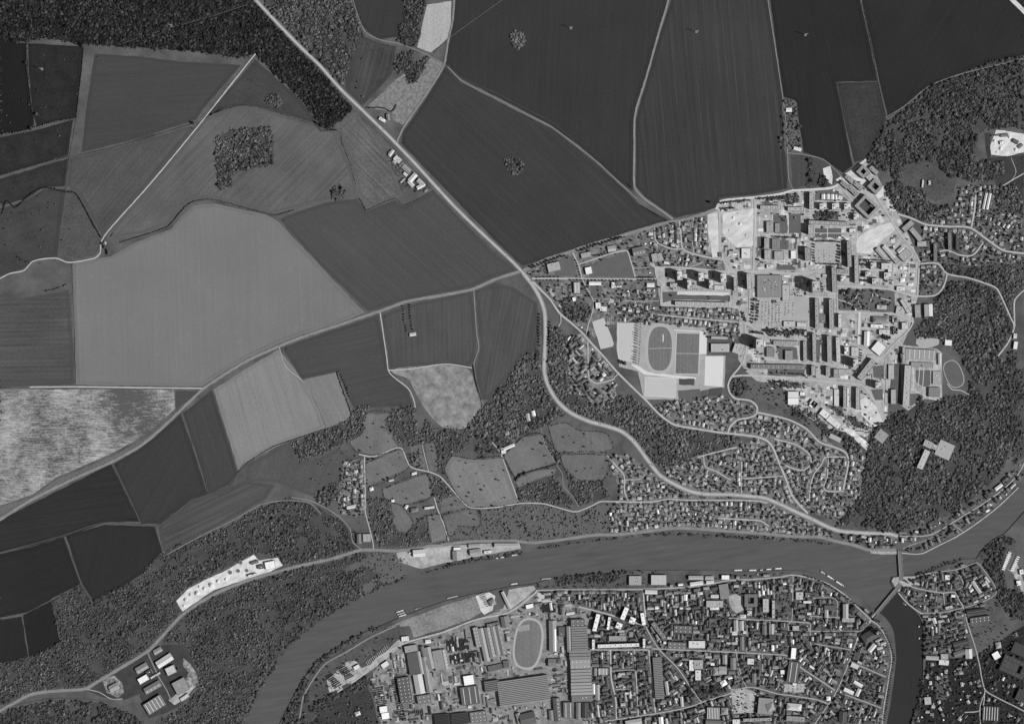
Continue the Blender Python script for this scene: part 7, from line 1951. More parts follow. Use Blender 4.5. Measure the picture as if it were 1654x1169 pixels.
row(A2([(1400, 530), (1600, 530)]), 4.0, 3.0, "lower right row of the straight avenue", 'dark')
row(A2([(740, 570), (790, 660), (840, 740)]), 4.4, 3.4, "row down the tree-lined street", 'dark')
row(A2([(870, 240), (960, 230), (1080, 200)]), 4.6, 3.0, "short row by the new street", 'dark')
row(A2([(660, 300), (690, 400), (710, 470)]), 4.6, 2.8, "row on the street to the bypass", 'dark')
row(E2([(910, 205), (1050, 190), (1250, 170)]), 4.4, 3.8, "left hedge row below the new road", 'dark')
row(E2([(920, 275), (1080, 262)]), 4.4, 3.8, "short row at the top of the building site", 'dark')
row(E2([(1340, 155), (1480, 145), (1600, 135)]), 4.4, 4.0, "right hedge row below the new road", 'dark')
row(F0([(350, 150), (350, 300), (330, 430)]), 4.6, 3.8, "right-hand row of the highway curve", 'dark')
row(F0([(235, 60), (230, 240), (235, 460)]), 4.8, 3.6, "left-hand row of the highway curve", 'mid')
row(D2([(560, 70), (690, 70), (860, 80)]), 4.2, 3.4, "top side of the square's trees", 'dark')
row(D2([(545, 110), (540, 200), (550, 320)]), 4.2, 3.6, "left side of the square's trees", 'dark')
row(D2([(845, 130), (845, 220), (835, 310)]), 4.6, 4.4, "right side of the square's trees", 'dark')
row(D2([(580, 335), (700, 340), (830, 345)]), 4.6, 3.0, "bottom side of the square's trees", 'dark')
row(D2([(70, 20), (200, 25), (360, 35)]), 4.0, 3.6, "row above the white block", 'mid')
row(D2([(1070, 285), (1200, 290), (1480, 305)]), 4.2, 3.0, "row above the pale cluster", 'dark')
row(D2([(1075, 340), (1180, 350)]), 3.6, 4.2, "upper clump left of the pale cluster", 'dark')
row(D2([(1080, 535), (1200, 540)]), 3.6, 4.2, "lower clump left of the pale cluster", 'dark')
row(D2([(600, 520), (640, 590), (650, 660)]), 4.2, 3.8, "row beside the tall tower", 'dark')
row(E0([(1290, 330), (1285, 440), (1280, 600)]), 4.8, 4.2, "left row in the big car park", 'dark')
row(E0([(1350, 340), (1345, 440), (1335, 560)]), 4.8, 3.4, "right row in the big car park", 'dark')
row(E0([(1280, 700), (1390, 720)]), 3.6, 5.0, "clump below the big car park", 'dark')
row(E0([(1430, 690), (1520, 680), (1600, 700)]), 4.4, 5.0, "row below the shop car park", 'dark')
row(E0([(1170, 480), (1180, 520), (1200, 570)]), 4.0, 4.4, "grove beside the estate street", 'dark')
row(H2([(120, 600), (420, 615)]), 3.8, 2.6, "row under the long dark slab", 'dark')
row(H2([(1100, 330), (1100, 400), (1090, 470)]), 4.2, 3.2, "row beside the shadowed tower", 'dark')
row(H2([(1360, 160), (1390, 200), (1440, 180)]), 4.2, 5.4, "clump beside the angled church hall", 'dark')
row([(1300, 929), (1325, 938), (1345, 949), (1368, 965), (1396, 985)], 6.0, 3.2, "plane row along the south quay", 'dark')
row([(1430, 1020), (1440, 1045), (1444, 1062), (1440, 1090), (1433, 1135), (1428, 1165)], 3.6, 2.8, "plane row along the small river quay", 'dark')
row([(565, 640), (560, 625), (552, 608), (547, 600)], 4.5, 3.0, "hedge row of the pale field corner", 'mid')
row([(652, 495), (654, 520), (658, 536)], 4.2, 2.8, "left row of the orchard strip", 'mid')
row([(662, 493), (664, 515), (667, 532)], 4.2, 2.8, "right row of the orchard strip", 'mid')
for x, y, r, lab in ((312, 199, 5.2, "lone round tree where hedge and lane meet"), (1008.5, 586.5, 8.5, "big round tree crown at the stadium gate"), (622, 775, 4.2, "left of two round trees by the long cottage"), (628, 772, 4.2, "right of two round trees by the long cottage"),
                     (135, 74, 8, "large dark tree at the wood corner"), (42, 102, 5, "dark tree on the pasture boundary"), (52, 208, 6.5, "dark tree at the corner of three pastures"), (60, 185, 7, "dark tree clump in the mottled pasture"),
                     (1147, 327, 5, "dark tree at the bend of the bypass"), (596, 742, 4.2, "dark tree at the top of the hamlet lane"), (604, 741, 4.2, "second dark tree at the top of the hamlet lane"), (797, 817, 4, "lone tree on the valley lane"),
                     (1463, 938, 4.4, "left tree on the confluence plaza"), (1471, 937, 4.8, "right tree on the confluence plaza"), (288, 1080, 5.4, "round dark tree in the lower left works"), (876, 716, 4.2, "dark tree at the top of the footpath")):
    tree(x, y, r, lab, None, 'dark')
print("single trees", NTREE[0])
# trees of gardens and streets that nobody could count one by one
for key, step, keep, kind, lab in (('south', 3.8, .42, 'mid', "old town"), ('east', 3.8, .5, 'mid', "eastern quarter"), ('slope', 4.4, 0.50, 'mid', "hillside quarter"), ('lane', 4.4, 0.50, 'mid', "valley lane"),
                              ('north', 4.4, 0.50, 'mid', "northern house quarter"), ('estate', 4.4, 0.50, 'mid', "stadium estate"), ('northeast', 4.4, 0.48, 'mid', "north-eastern quarter"), ('quay', 4.2, 0.36, 'mid', "upstream quay"),
                              ('bridgehead', 4.2, 0.40, 'mid', "bridgehead"), ('southeast', 4.4, .42, 'dark', "lower right corner"), ('west', 5, 0.24, 'mid', "western town edge"), ('terrace', 4.6, 0.24, 'mid', "small estate"), ('hamlet', 4.4, .6, 'mid', "hamlet"), ('new', 5.6, 0.08, 'mid', "new town"), ('factory', 6.5, .07, 'dark', "factory yards")):
    px, py = mask_points(zone[key] & ~occ & ~treemask, step, keep=keep)
    scatter("garden_trees", np.stack([(px - GX) * U, (GY - py) * U], 1), nprng.uniform(1.8, 4.4, len(px)), kind, f"small garden trees and bushes of the {lab}")

vm = np.zeros((H, W), bool); ras_poly(vm, [(480, 745), (560, 700), (640, 660), (760, 690), (890, 690), (990, 700), (985, 860), (600, 885), (520, 820)])
px, py = mask_points(vm & ~occ & ~treemask, 6.0, keep=0.11)
scatter("scattered_bushes", np.stack([(px - GX) * U, (GY - py) * U], 1), nprng.uniform(1.2, 3.6, len(px)), 'mid', "scattered bushes and orchard trees of the valley")
for pg, kp, lab in (([(1172, 640), (1200, 612), (1290, 640), (1345, 690), (1300, 690), (1240, 660), (1200, 640)], .3, "bushes on the slope below the southern avenue"), ([(975, 585), (1040, 645), (1060, 665), (1100, 648), (1040, 648), (1000, 600)], .25, "bushes along the stadium edge"), ([(492, 1112), (515, 1075), (545, 1054), (580, 1032), (622, 1014), (650, 1030), (620, 1052), (580, 1082), (510, 1130)], .22, "bushes in the rough grass of the river bend"), ([(520, 1140), (560, 1118), (598, 1105), (612, 1172), (500, 1172)], .3, "garden bushes below the store road"), ([(870, 925), (1060, 922), (1060, 948), (870, 950)], .3, "bushes between main street and river"), ([(560, 60), (640, 70), (625, 130), (590, 170), (556, 143)], .04, "single bushes beside the eastern wood"), ([(1440, 300), (1500, 260), (1545, 283), (1540, 320), (1500, 325)], .06, "single bushes on the park meadow"), ([(1560, 985), (1612, 955), (1640, 985), (1650, 1010), (1575, 1055)], .22, "bushes on the waste ground of the eastern quarter")):
    sm = np.zeros((H, W), bool); ras_poly(sm, pg)
    px, py = mask_points(sm & ~occ & ~treemask, 4.0, keep=kp)
    scatter("scattered_bushes", np.stack([(px - GX) * U, (GY - py) * U], 1), nprng.uniform(1.0, 3.4, len(px)), 'mid', lab)
fm = np.zeros((H, W), bool); ras_poly(fm, [(0, 66), (130, 75), (118, 420), (0, 445)])
px, py = mask_points(fm & ~occ & ~treemask, 7.0, keep=0.07)
scatter("scattered_bushes", np.stack([(px - GX) * U, (GY - py) * U], 1), nprng.uniform(1.0, 3.0, len(px)), 'dark', "scattered bushes of the left pastures")
wood([(1182, 1113), (1200, 1112), (1220, 1119), (1216, 1148), (1187, 1150)], "trees on the landscaped square of the old town", 'dark', 3.6, (2.4, 3.8), keep=0.42, floor=False, name="park_trees")
# ------------------------------------------------------------------ hedges
def hedge(pts, w, label, v='dark', gap=0.0):
    c = catmull(pts, False, 1.1)
    r = nprng
    V, F = [], []
    for x, y in c:
        if r.random() < gap: continue
        X, Y = P((x, y))
        s = w * U / 2 * r.uniform(0.7, 1.25); hgt = w * U * r.uniform(0.5, 0.9) + 0.8
        X += r.uniform(-.4, .4) * s; Y += r.uniform(-.4, .4) * s
        n = 6; b0 = len(V)
        for z, q in ((0, 0.8), (hgt * 0.55, 1.0), (hgt, 0.45)):
            for k in range(n):
                a = 2 * math.pi * k / n + z
                qq = s * q * r.uniform(0.75, 1.2)
                V.append((X + qq * math.cos(a), Y + qq * math.sin(a), z))
        for t in range(2):
            for k in range(n):
                j = (k + 1) % n
                F.append((b0 + t * n + k, b0 + t * n + j, b0 + (t + 1) * n + j, b0 + (t + 1) * n + k))
        F.append(tuple(b0 + 2 * n + k for k in range(n)))
    me = bpy.data.meshes.new("hedge"); me.from_pydata([tuple(map(float, p)) for p in V], [], F); me.materials.append(m_leaf[v])
    tag(link("hedge", me), label, "hedge")
hedge([(44, 70), (43, 100), (47, 140), (53, 185)], 1.8, "dark hedge between the two top left pastures", gap=.25)
hedge([(135, 80), (131, 120), (126, 165), (123, 190)], 1.6, "thin hedge beside the smooth grey field", gap=.2)
hedge([(0, 218), (30, 214), (60, 206), (90, 197), (120, 192)], 3.2, "broken hedge below the top left pastures", gap=.15)
hedge([(0, 284), (40, 272), (75, 262), (110, 253)], 2.2, "dark hedge rising from the left edge", gap=.1)
hedge([(128, 251), (180, 239), (230, 225), (270, 213), (310, 200)], 1.2, "low hedge under the smooth grey field")
hedge([(332, 190), (364, 177), (392, 170), (440, 180), (495, 198), (541, 211)], 1.0, "low hedge above the copse field", gap=.2)
hedge([(4, 345), (12, 325), (25, 335), (45, 318), (70, 304), (105, 310), (122, 312), (136, 334), (150, 360), (163, 383)], 2.6, "winding hedge of the left pasture", gap=.1)
hedge([(166, 393), (172, 400), (176, 409)], 5.0, "thicket at the lane bend")
hedge([(195, 392), (231, 381), (272, 366), (290, 345), (310, 327), (346, 323), (400, 337), (430, 345), (445, 348), (475, 340)], 2.4, "winding hedge above the largest pale field", gap=.05)
hedge([(551, 215), (553, 232), (565, 262), (575, 300)], 1.2, "hedge along the streaky grassland", gap=.3)
hedge([(581, 321), (588, 333), (592, 340)], 2.0, "short hedge at the dark field notch")
hedge([(592, 340), (638, 321), (652, 331), (702, 308)], 1.0, "thin hedge behind the highway hamlet")
hedge([(385, 763), (400, 747), (440, 722), (470, 711), (527, 692)], 1.4, "hedge under the pale drilled field")
hedge([(545, 602), (553, 625), (562, 648), (570, 672)], 3.0, "tall hedge between pale and dark field", 'mid', gap=.15)
hedge([(117, 428), (118, 470), (121, 540), (122, 618)], 1.0, "thin hedge at the left of the largest pale field")
hedge([(765, 590), (768, 610), (778, 645)], 2.4, "hedge beside the quarry floor", 'mid')
hedge([(832, 772), (855, 762), (880, 755), (900, 750)], 2.4, "hedge between the two valley meadows", 'mid', gap=.2)
hedge([(835, 775), (842, 768), (850, 765)], 5.5, "oval thicket in the valley meadow", 'mid')
hedge([(905, 731), (940, 733), (985, 736)], 1.2, "thin hedge between the highway meadows", 'light', gap=.3)
hedge([(1393, 5), (1405, 60), (1418, 130), (1428, 180)], 0.9, "thin dark line between the top right fields", gap=.1)
hedge([(640, 170), (633, 180), (620, 175), (592, 174)], 2.0, "hedge around the roadside farm")
hedge([(1441, 440), (1442, 475)], 1.2, None) if False else None
hedge([(75, 470), (95, 466), (112, 458)], 3.0, "bushes beside the striped field", gap=.3)
hedge([(28, 415), (34, 418), (48, 425)], 3.0, "bushes by the bending lane", gap=.3)

for pts, lab in ((MEADOWS[0], 'pale hillside meadow'), (MEADOWS[2], 'meadow right of the hamlet lane'), (MEADOWS[3], 'meadow below the hedge line'), (MEADOWS[6], 'wide pale meadow'), (MEADOWS[7], 'meadow beside the farm track'), (MEADOWS[9], 'upper highway meadow'), (MEADOWS[10], 'lower highway meadow'), (MEADOWS[11], 'meadow among orchard woods'), (MEADOWS[12], 'meadow strip above the lower road'), (MEADOWS[13], 'meadow right of the farm lane')):
    hedge(pts + pts[:1], 1.7, "broken hedge round the " + lab, 'mid', gap=.5)
# ------------------------------------------------------------------ bridges
m_deck = grey("bridge_deck", 130, 0.08, 0.1, 0.15)
m_stone = grey("bridge_stone", 172, 0.1, 0.2, 0.15)
def bridge(a, b, w, npier, label):
    A, B = P(a), P(b)
    L = math.hypot(B[0] - A[0], B[1] - A[1]); ang = math.atan2(B[1] - A[1], B[0] - A[0])
    root = empty("bridge", ((A[0] + B[0]) / 2, (A[1] + B[1]) / 2, 0), ang); tag(root, label, "bridge")
    W_ = w * U
    m = MB(); m.box(0, 0, 1.4, 2.6, L, W_, bottom=True); m.obj("deck", m_deck, root)
    m = MB(); m.box(0, 0, 2.604, 2.62, L - 1, W_ * 0.62); m.obj("carriageway", grey("bridge_asphalt", 112, 0.08, 0.1, 0.2), root)
    for s in (-1, 1):
        m = MB(); m.box(0, s * (W_ / 2 - 0.3), 2.6, 3.7, L, 0.5); m.obj("parapet", m_stone, root)
    for i in range(npier):
        m = MB(); cx = ((i + 1) / (npier + 1) - 0.5) * L
        m.box(cx, 0, -5, 1.4, 4.0, W_ * 0.9)
        for s in (-1, 1): m.cyl(cx, s * W_ * 0.45, -5, 0.6, 2.0, 8)
        m.obj("pier", m_stone, root)
    for i in range(npier + 1):
        m = MB(); x0, x1 = (i / (npier + 1) - .5) * L + 2, ((i + 1) / (npier + 1) - .5) * L - 2
        n = 8
        for k in range(n):
            t0, t1 = k / n, (k + 1) / n
            z = lambda t: -2.0 + 3.2 * math.sin(math.pi * t)
            for s in (-1, 1):
                m.quad([(x0 + (x1 - x0) * t0, s * W_ * .46, z(t0)), (x0 + (x1 - x0) * t1, s * W_ * .46, z(t1)), (x0 + (x1 - x0) * t1, s * W_ * .46, 1.4), (x0 + (x1 - x0) * t0, s * W_ * .46, 1.4)])
            m.quad([(x0 + (x1 - x0) * t0, -W_ * .46, z(t0)), (x0 + (x1 - x0) * t1, -W_ * .46, z(t1)), (x0 + (x1 - x0) * t1, W_ * .46, z(t1)), (x0 + (x1 - x0) * t0, W_ * .46, z(t0))])
        m.obj("arch", m_stone, root)
bridge((1453, 889), (1456, 937), 6.4, 3, "upright bridge over the wide river")
bridge((1455, 943), (1409, 998), 6.0, 3, "slanting bridge over the small river")
area("pavement", [(1440, 938), (1443, 932.5), (1452, 931), (1478, 930), (1480, 940), (1470, 946), (1450, 955)], m_urban, 0.9, "pale plaza at the tip of the confluence", amp=0.2)
area("quay", [(1405, 889), (1425, 890.5), (1448, 890), (1448, 894.5), (1425, 895), (1406, 893)], m_urban, 0.9, "pale quay left of the bridge", amp=0.1)

# ------------------------------------------------------------------ boats
m_hull = grey("barge_hull", 70, 0.1, 0.3, 0.2)
m_hatch = {v: grey("barge_hatch", v, 0.06, 0.3, 0.1) for v in (120, 170, 215, 238)}
def barge(px, py, L, ang, v, label, w=5.2, name="barge"):
    x, y = P((px, py)); l = L * U
    root = empty(name, (x, y, WL), math.radians(ang)); tag(root, label, "boat", "moored river barges")
    m = MB()
    prof = [(-l / 2, 0.62), (-l / 2 + 2, 0.95), (-l / 2 + 5, 1), (l / 2 - 6, 1), (l / 2 - 2.5, 0.7), (l / 2, 0.12)]
    for (a, qa), (b, qb) in zip(prof[:-1], prof[1:]):
        for s in (-1, 1):
            m.quad([(a, s * qa * w / 2, -0.6), (b, s * qb * w / 2, -0.6), (b, s * qb * w / 2, 1.5), (a, s * qa * w / 2, 1.5)])
        m.quad([(a, -qa * w / 2, 1.5), (b, -qb * w / 2, 1.5), (b, qb * w / 2, 1.5), (a, qa * w / 2, 1.5)])
    m.quad([(-l / 2, -0.31 * w, -0.6), (-l / 2, 0.31 * w, -0.6), (-l / 2, 0.31 * w, 1.5), (-l / 2, -0.31 * w, 1.5)])
    m.obj("hull", m_hull, root)
    k = max(1, int(l / 12)); a0, a1 = -l / 2 + 6.5, l / 2 - 6
    for i in range(k):
        b = MB(); cx = a0 + (a1 - a0) * (i + .5) / k
        b.box(cx, 0, 1.5, 2.4, (a1 - a0) / k - 0.8, w * 0.8); b.obj("hatch_cover", m_hatch[v], root)
    b = MB(); b.box(-l / 2 + 4, 0, 1.5, 4.0, 3.2, w * 0.6); wh = b.obj("wheelhouse", m_hatch[238], root)
    b = MB(); b.box(-l / 2 + 4, 0, 4.0, 4.2, 3.6, w * 0.68, bottom=True); b.obj("wheelhouse_roof", m_hatch[215], wh)
for q in ((647, 986.5, 16, 17, 215, "outermost of three barges rafted at the waste ground"), (649, 990, 16, 17, 170, "middle of three barges rafted at the waste ground"), (651, 993.4, 16, 17, 215, "innermost of three barges rafted at the waste ground"),
          (677, 981.5, 14, 17, 120, "dark barge with a white cabin off the waste ground"), (732, 963.8, 21, 13, 170, "long barge at the waste ground quay"), (831.5, 942.5, 15, 8, 215, "barge moored by the timber yard"),
          (808.4, 900.2, 17, 8, 215, "left barge on the north bank"), (833, 895.8, 18, 9, 215, "right barge on the north bank"), (883.8, 934.2, 19, 5, 170, "barge under the bank bushes"),
          (1193, 920.6, 17, 1, 238, "first white barge of the town quay line"), (1216.6, 920.6, 16, 1, 238, "second white barge of the town quay line"), (1231, 920.2, 8, 1, 215, "short white barge of the town quay line"), (1242.5, 919, 12, 3, 238, "fourth white barge of the town quay line"), (1258, 917.8, 15, 2, 238, "last white barge of the town quay line"),
          (1328.5, 924, 11, 147, 215, "pushing tug at the head of the slanting convoy"), (1341, 932, 16, 147, 238, "first white barge of the slanting convoy"), (1356, 941.7, 18, 147, 238, "second white barge of the slanting convoy"),
          (1460, 974.5, 9, 145, 120, "dark pontoon at the slipway"), (1484.5, 1011, 5, 70, 238, "upper small boat on the dark small river"), (1485, 1030, 5, 70, 238, "lower small boat on the dark small river")):
    barge(*q)

# ------------------------------------------------------------------ stacks of pipes and timber in the works yards
m_stack = grey("stacked_steel", 62, 0.15, 0.3, 0.3); m_stack2 = grey("stacked_timber", 150, 0.15, 0.3, 0.3)
def stack_mesh(l):
    m = MB()
    for j, (y, z, r) in enumerate(((-1.1, .6, .6), (0.0, .6, .6), (1.1, .6, .6), (-.55, 1.55, .6), (.55, 1.55, .6))):
        m.tri_tube((-l / 2, y, z), (l / 2, y, z), r, r, 7)
        for e in (-1, 1): m.quad([(e * l / 2, y + r * math.cos(a), z + r * math.sin(a)) for a in [e * 2 * math.pi * k / 7 for k in range(7)]])
    return m
smesh = {}
def stacks(p0, p1, n, L, ang, v, phrase):
    for i in range(n):
        t = i / max(1, n - 1)
        x, y = P((p0[0] + (p1[0] - p0[0]) * t + rnd.uniform(-.2, .2), p0[1] + (p1[1] - p0[1]) * t + rnd.uniform(-.4, .4)))
        ll = round(L * U * rnd.choice((0.85, 1.0, 1.0, 1.1)))
        key = (ll, v)
        if key not in smesh: smesh[key] = stack_mesh(ll).mesh("pipe_stack", m_stack if v == 0 else m_stack2)
        o = link("pipe_stack", smesh[key], None, (x, y, 0.8)); o.rotation_euler = (0, 0, math.radians(ang)); o.scale.z = rnd.uniform(0.8, 1.5)
        tag(o, f"{ordinal(i)} pipe stack from the {'left' if abs(p1[0]-p0[0]) > abs(p1[1]-p0[1]) else 'top'} in the {phrase}", "pipe stack", phrase)
(a0, a1), = [tuple(K3([(165, 250), (410, 215)]))]; stacks(a0, a1, 18, 19, -80, 0, "upper yard of dark pipe rows")
(a0, a1), = [tuple(K3([(205, 410), (480, 370)]))]; stacks(a0, a1, 19, 16, -80, 0, "lower yard of dark pipe rows")
(a0, a1), = [tuple(K1([(375, 590), (480, 720)]))]; stacks(a0, a1, 8, 13, 30, 0, "left racks of the riverside store")
(a0, a1), = [tuple(K1([(530, 500), (620, 620)]))]; stacks(a0, a1, 8, 14, 28, 0, "right racks of the riverside store")
(a0, a1), = [tuple(K1([(550, 750), (640, 700)]))]; stacks(a0, a1, 7, 8, -60, 0, "lower racks of the riverside store")
(a0, a1), = [tuple(K1([(1185, 410), (1215, 580)]))]; stacks(a0, a1, 9, 12, 8, 1, "racks beside the ribbed hall")
(a0, a1), = [tuple(K1([(1150, 640), (1240, 1100)]))]; stacks(a0, a1, 22, 11, 10, 0, "long dark column of racks")
(a0, a1), = [tuple(K1([(950, 740), (1000, 930)]))]; stacks(a0, a1, 10, 15, 8, 0, "racks above the white double shed")
(a0, a1), = [tuple(K1([(820, 450), (1060, 260)]))]; stacks(a0, a1, 14, 7, -65, 1, "slanting racks along the store road")
(a0, a1), = [tuple(K1([(1330, 1050), (1480, 1020)]))]; stacks(a0, a1, 8, 9, -80, 0, "racks beside the low dark hall")
(a0, a1), = [tuple(K4([(265, 600), (415, 595)]))]; stacks(a0, a1, 11, 14, -88, 0, "racks below the basin")
(a0, a1), = [tuple(K4([(465, 430), (480, 650)]))]; stacks(a0, a1, 12, 8, 2, 0, "rack column right of the basin")
(a0, a1), = [tuple(K2([(1000, 280), (1090, 420)]))]; stacks(a0, a1, 9, 8, 20, 1, "timber yard on the quay")
# ------------------------------------------------------------------ round settling tanks
for x, y, r, lab in ((372, 924, 3.4, "first round tank of the white gravel works"), (385, 921.6, 3.2, "second round tank of the white gravel works"), (388.7, 908, 3.4, "upper round tank of the white gravel works"), (399, 921, 3.0, "last round tank of the white gravel works"), (288, 1087, 0.1, "")):
    if not lab: continue
    X, Y = P((x, y)); t = empty("settling_tank", (X, Y, 0.5)); tag(t, lab, "tank")
    m = MB(); m.cyl(0, 0, 0, 2.2, r * U, 24); m.obj("wall", grey("concrete", 190, 0.05, 0.2, 0.1), t)
    m = MB(); m.cyl(0, 0, 2.2, 2.3, r * U - 0.9, 24); m.obj("water", grey("tank_water", 96, 0.1, 0.2, 0.1, rough=0.2, spec=0.5), t)
    m = MB(); m.box(0, 0, 2.35, 2.8, 2 * r * U, 1.0); m.obj("scraper_bridge", m_metal, t)
for x, y, L, Wd, a, v, lab in ((437, 912, 16, 12, 12, 236, "white silo house of the gravel works"), (412, 908, 12, 4, 20, 110, "dark conveyor shed of the gravel works"), (422, 915, 9, 6, 10, 96, "dark crusher house of the gravel works"), (408, 928, 14, 3, 14, 225, "white loading shed of the gravel works")):
    building(x, y, L, Wd, a, 8, v, 'flat', lab)
# ------------------------------------------------------------------ cars
def car_mesh(v):
    m = MB(); m.box(0, 0, .3, .85, 4.2, 1.75, 0); m.box(-.2, 0, .85, 1.4, 2.3, 1.5, 1); m.box(-.2, 0, 1.4, 1.45, 2.0, 1.4, 0)
    for a in (-1.3, 1.3):
        for b in (-.8, .8): m.box(a, b, 0, .6, .6, .2, 1)
    return m.mesh("car", grey("car_paint", v, 0.02, .1, .02, rough=0.35, spec=0.5), m_glass)
CARS = [car_mesh(v) for v in (40, 90, 150, 215, 240, 60)]
def cars(pts, n, ang, phrase):
    (x0, y0), (x1, y1) = pts
    for i in range(n):
        t = (i + rnd.uniform(-.2, .2)) / max(1, n - 1)
        x, y = P((x0 + (x1 - x0) * t, y0 + (y1 - y0) * t))
        ci = rnd.randrange(6)
        o = link("car", CARS[ci], None, (x, y, 0.62)); o.rotation_euler = (0, 0, math.radians(ang + rnd.choice((0, 180))))
        tag(o, f"tiny {('black', 'grey', 'pale grey', 'white', 'white', 'dark')[ci]} car, {ordinal(i)} in the {phrase}", "car", f"cars parked in the {phrase}")
for k, sx in enumerate((1400, 1440, 1480, 1520, 1560, 1600)): cars(E0([(sx, 350), (sx - 8, 600)]), 15, 2, f"{ORD[k]} line of the big car park")
for k, sx in enumerate((20, 60, 110, 150, 210, 250, 300)): cars(D2([(sx, 800), (sx - 5, 1070 if sx < 160 else 940)]), 13 if sx < 160 else 8, 2, f"{ORD[k]} line of the shop car park")
cars(D2([(290, 640), (400, 640)]), 9, 90, "upper short line left of the tall tower"); cars(D2([(270, 700), (400, 715)]), 9, 90, "lower short line left of the tall tower")
cars(D2([(600, 180), (610, 310)]), 7, 0, "left line on the tree-lined square"); cars(D2([(665, 180), (665, 310)]), 8, 0, "middle line on the tree-lined square"); cars(D2([(730, 150), (735, 310)]), 6, 0, "right line on the tree-lined square")
cars(E0([(1300, 960), (1390, 965)]), 9, 80, "yard below the lone tower"); cars(H2([(890, 215), (1020, 225)]), 8, 90, "yard beside the pale street"); cars(D2([(200, 428), (310, 432)]), 8, 0, "main avenue by the tar court")
cars(E0([(340, 185), (690, 205)]), 16, 90, "strip below the tower blocks")
for k, sx in enumerate((1225, 1275, 1325, 1375, 1425, 1465)): cars(K7([(sx, 705), (sx - 4, 785)]), 5, 2, f"{ORD[k]} line of the old town car park")
hc = catmull(HW, False, 1.0); hpos = sorted(rnd.sample(range(40, len(hc) - 10), 26))
for k, i in enumerate(hpos):
    dx, dy = hc[i + 1][0] - hc[i][0], hc[i + 1][1] - hc[i][1]; l = math.hypot(dx, dy); sd = rnd.choice((-.75, .75)); ci = rnd.randrange(6)
    x, y = P((hc[i][0] - dy / l * sd, hc[i][1] + dx / l * sd))
    o = link("car", CARS[ci], None, (x, y, 1.02)); o.rotation_euler = (0, 0, math.atan2(-dy, dx))
    tag(o, f"{('black', 'grey', 'pale grey', 'white', 'white', 'dark')[ci]} car driving on the highway, {ordinal(k)} from the top left", "car", "cars on the main highway")
# spoil heaps in the white yards
def heap(px, py, r, label):
    X, Y = P((px, py)); b = MB(); n = 14; R = r * U
    rings = [(1.0, 0.0), (0.72, 0.34), (0.4, 0.68), (0.12, 0.86)]
    for q, z in rings:
        for k in range(n):
            a = 2 * math.pi * k / n; w_ = R * q * rnd.uniform(0.8, 1.2)
            b.v.append((w_ * math.cos(a), w_ * math.sin(a), R * 0.75 * z * rnd.uniform(0.9, 1.1)))
    for t in range(3):
        for k in range(n):
            j = (k + 1) % n; b.f.append((t * n + k, t * n + j, (t + 1) * n + j, (t + 1) * n + k)); b.m.append(0)
    b.f.append(tuple(3 * n + k for k in range(n))); b.m.append(0)
    o = b.obj("spoil_heap", m_earth); o.location = (X, Y, 0.45); tag(o, label, "heap", "spoil heaps in the white yards")
for k, (x, y, r) in enumerate(((300, 968, 4), (308, 960, 3.4), (318, 957, 4.6), (330, 950, 3.6), (341, 944, 5), (352, 938, 4), (322, 947, 2.8), (365, 935, 3.2), (297, 978, 2.6))): heap(x, y, r, f"white heap, {ordinal(k)} counted along the gravel works")
for k, (x, y, r) in enumerate(((1606, 228, 3.2), (1616, 240, 3.8), (1630, 222, 3), (1640, 242, 3.4), (1610, 246, 2.4))): heap(x, y, r, f"white heap, {ordinal(k)} in the yard cut into the park")
for k, (x, y, r) in enumerate(((1184, 352, 2.6), (1195, 362, 3.2), (1205, 380, 2.4), (1178, 372, 2.2), (1192, 345, 2.0))): heap(x, y, r, f"earth heap, {ordinal(k)} on the northern building site")
for q in ((1622, 219, 12, 5, 5, 6, 110, 'gable', "dark hall in the white park yard"), (1640, 229, 9, 6, -30, 6, 90, 'gable', "dark slanting shed in the white park yard"), (1618, 231, 7, 5, 10, 5, 240, 'flat', "white cabin in the white park yard"), (1648, 236, 8, 5, 40, 5, 120, 'gable', "shed at the right end of the white park yard"), (1608, 219, 14, 2.4, 8, 4, 100, 'flat', "dark conveyor in the white park yard")): building(*q)
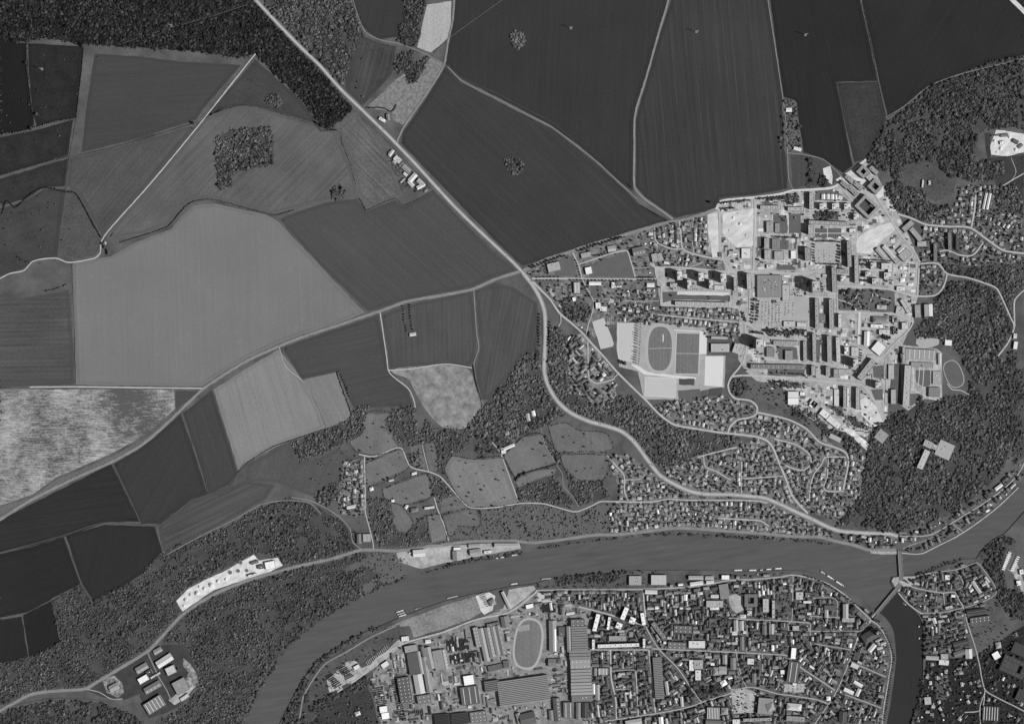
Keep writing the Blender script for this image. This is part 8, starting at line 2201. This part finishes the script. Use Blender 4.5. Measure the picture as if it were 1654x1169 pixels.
# lorry trailers
tm = MB(); tm.box(0, 0, 1.1, 3.8, 11, 2.5); tm.box(0, 0, .7, 1.1, 10, 2.2, 1)
for a in (-4, -2.8): 
    for b in (-1, 1): tm.cyl(a, b, 0, .9, .45, 8, 1)
tmesh = tm.mesh("trailer", grey("trailer_white", 240, 0.04, .1, .05), m_glass)
for j, (p, q, n) in enumerate((((1437, 235), (1360, 430), 11), ((1535, 285), (1465, 440), 8))):
    (x0, y0), (x1, y1) = KA([p, q])
    for i in range(n):
        t = i / (n - 1); x, y = P((x0 + (x1 - x0) * t, y0 + (y1 - y0) * t))
        o = link("trailer", tmesh, None, (x, y, 0.5)); o.rotation_euler = (0, 0, math.radians(-20 + rnd.uniform(-3, 3))); o.scale.y = 1.35
        tag(o, f"white trailer, {ordinal(i)} from the top in the {'left' if j == 0 else 'right'} lorry row", "trailer", "trailers in the lorry yard")
ground("lorry_park", KA([(1380, 420), (1470, 250), (1520, 280), (1450, 440)]), grey("lorry_park_tar", 100, .1, .05, .1), 0.5, "dark tar between the two trailer rows")
# electricity pylons in the fields
for x, y, lab in ((922, 46, "pylon alone in the top centre field"), (1125, 52, "pylon in the vertically lined field"), (1301, 57, "pylon in the very dark field"), (68, 112, "pale pylon in the mottled pasture"), (277, 42, "pylon in the top left wood clearing")):
    X, Y = P((x, y)); t = empty("pylon", (X, Y, 0)); tag(t, lab, "pylon")
    m = MB()
    for sx in (-1, 1):
        for sy in (-1, 1): m.tri_tube((3 * sx, 3 * sy, 0), (.5 * sx, .5 * sy, 30), .22, .15, 4)
    for z in (6, 12, 18, 24):
        w_ = 3 - 2.5 * z / 30
        for s in (-1, 1):
            m.tri_tube((-w_, s * w_, z), (w_, s * w_, z + 4), .12, .12, 3); m.tri_tube((s * w_, -w_, z), (s * w_, w_, z + 4), .12, .12, 3)
    m.obj("lattice_tower", m_metal, t)
    for z in (20, 25, 29):
        m = MB(); m.box(0, 0, z, z + .5, 12, .6, bottom=True); m.obj("cross_arm", m_metal, t)
    m = MB(); m.box(0, 0, 0, .5, 8, 8); m.obj("footing", grey("pylon_footing", 130, .1, .2, .2), t)

# ------------------------------------------------------------------ stack the ground sheets and set the cars down on them
ZOF = settle_sheets()
print("sheets", len(SHEETS), "top", max(ZOF.values()))
for o in scene.objects:
    if o.name.split('.')[0] == 'car':
        o.location.z = ZOF[0.81] + 0.02 if o.get("group") == "cars on the main highway" else ZOF[0.46] + 0.02
    elif o.name.split('.')[0] == 'trailer':
        o.location.z = ZOF[0.5] + 0.02
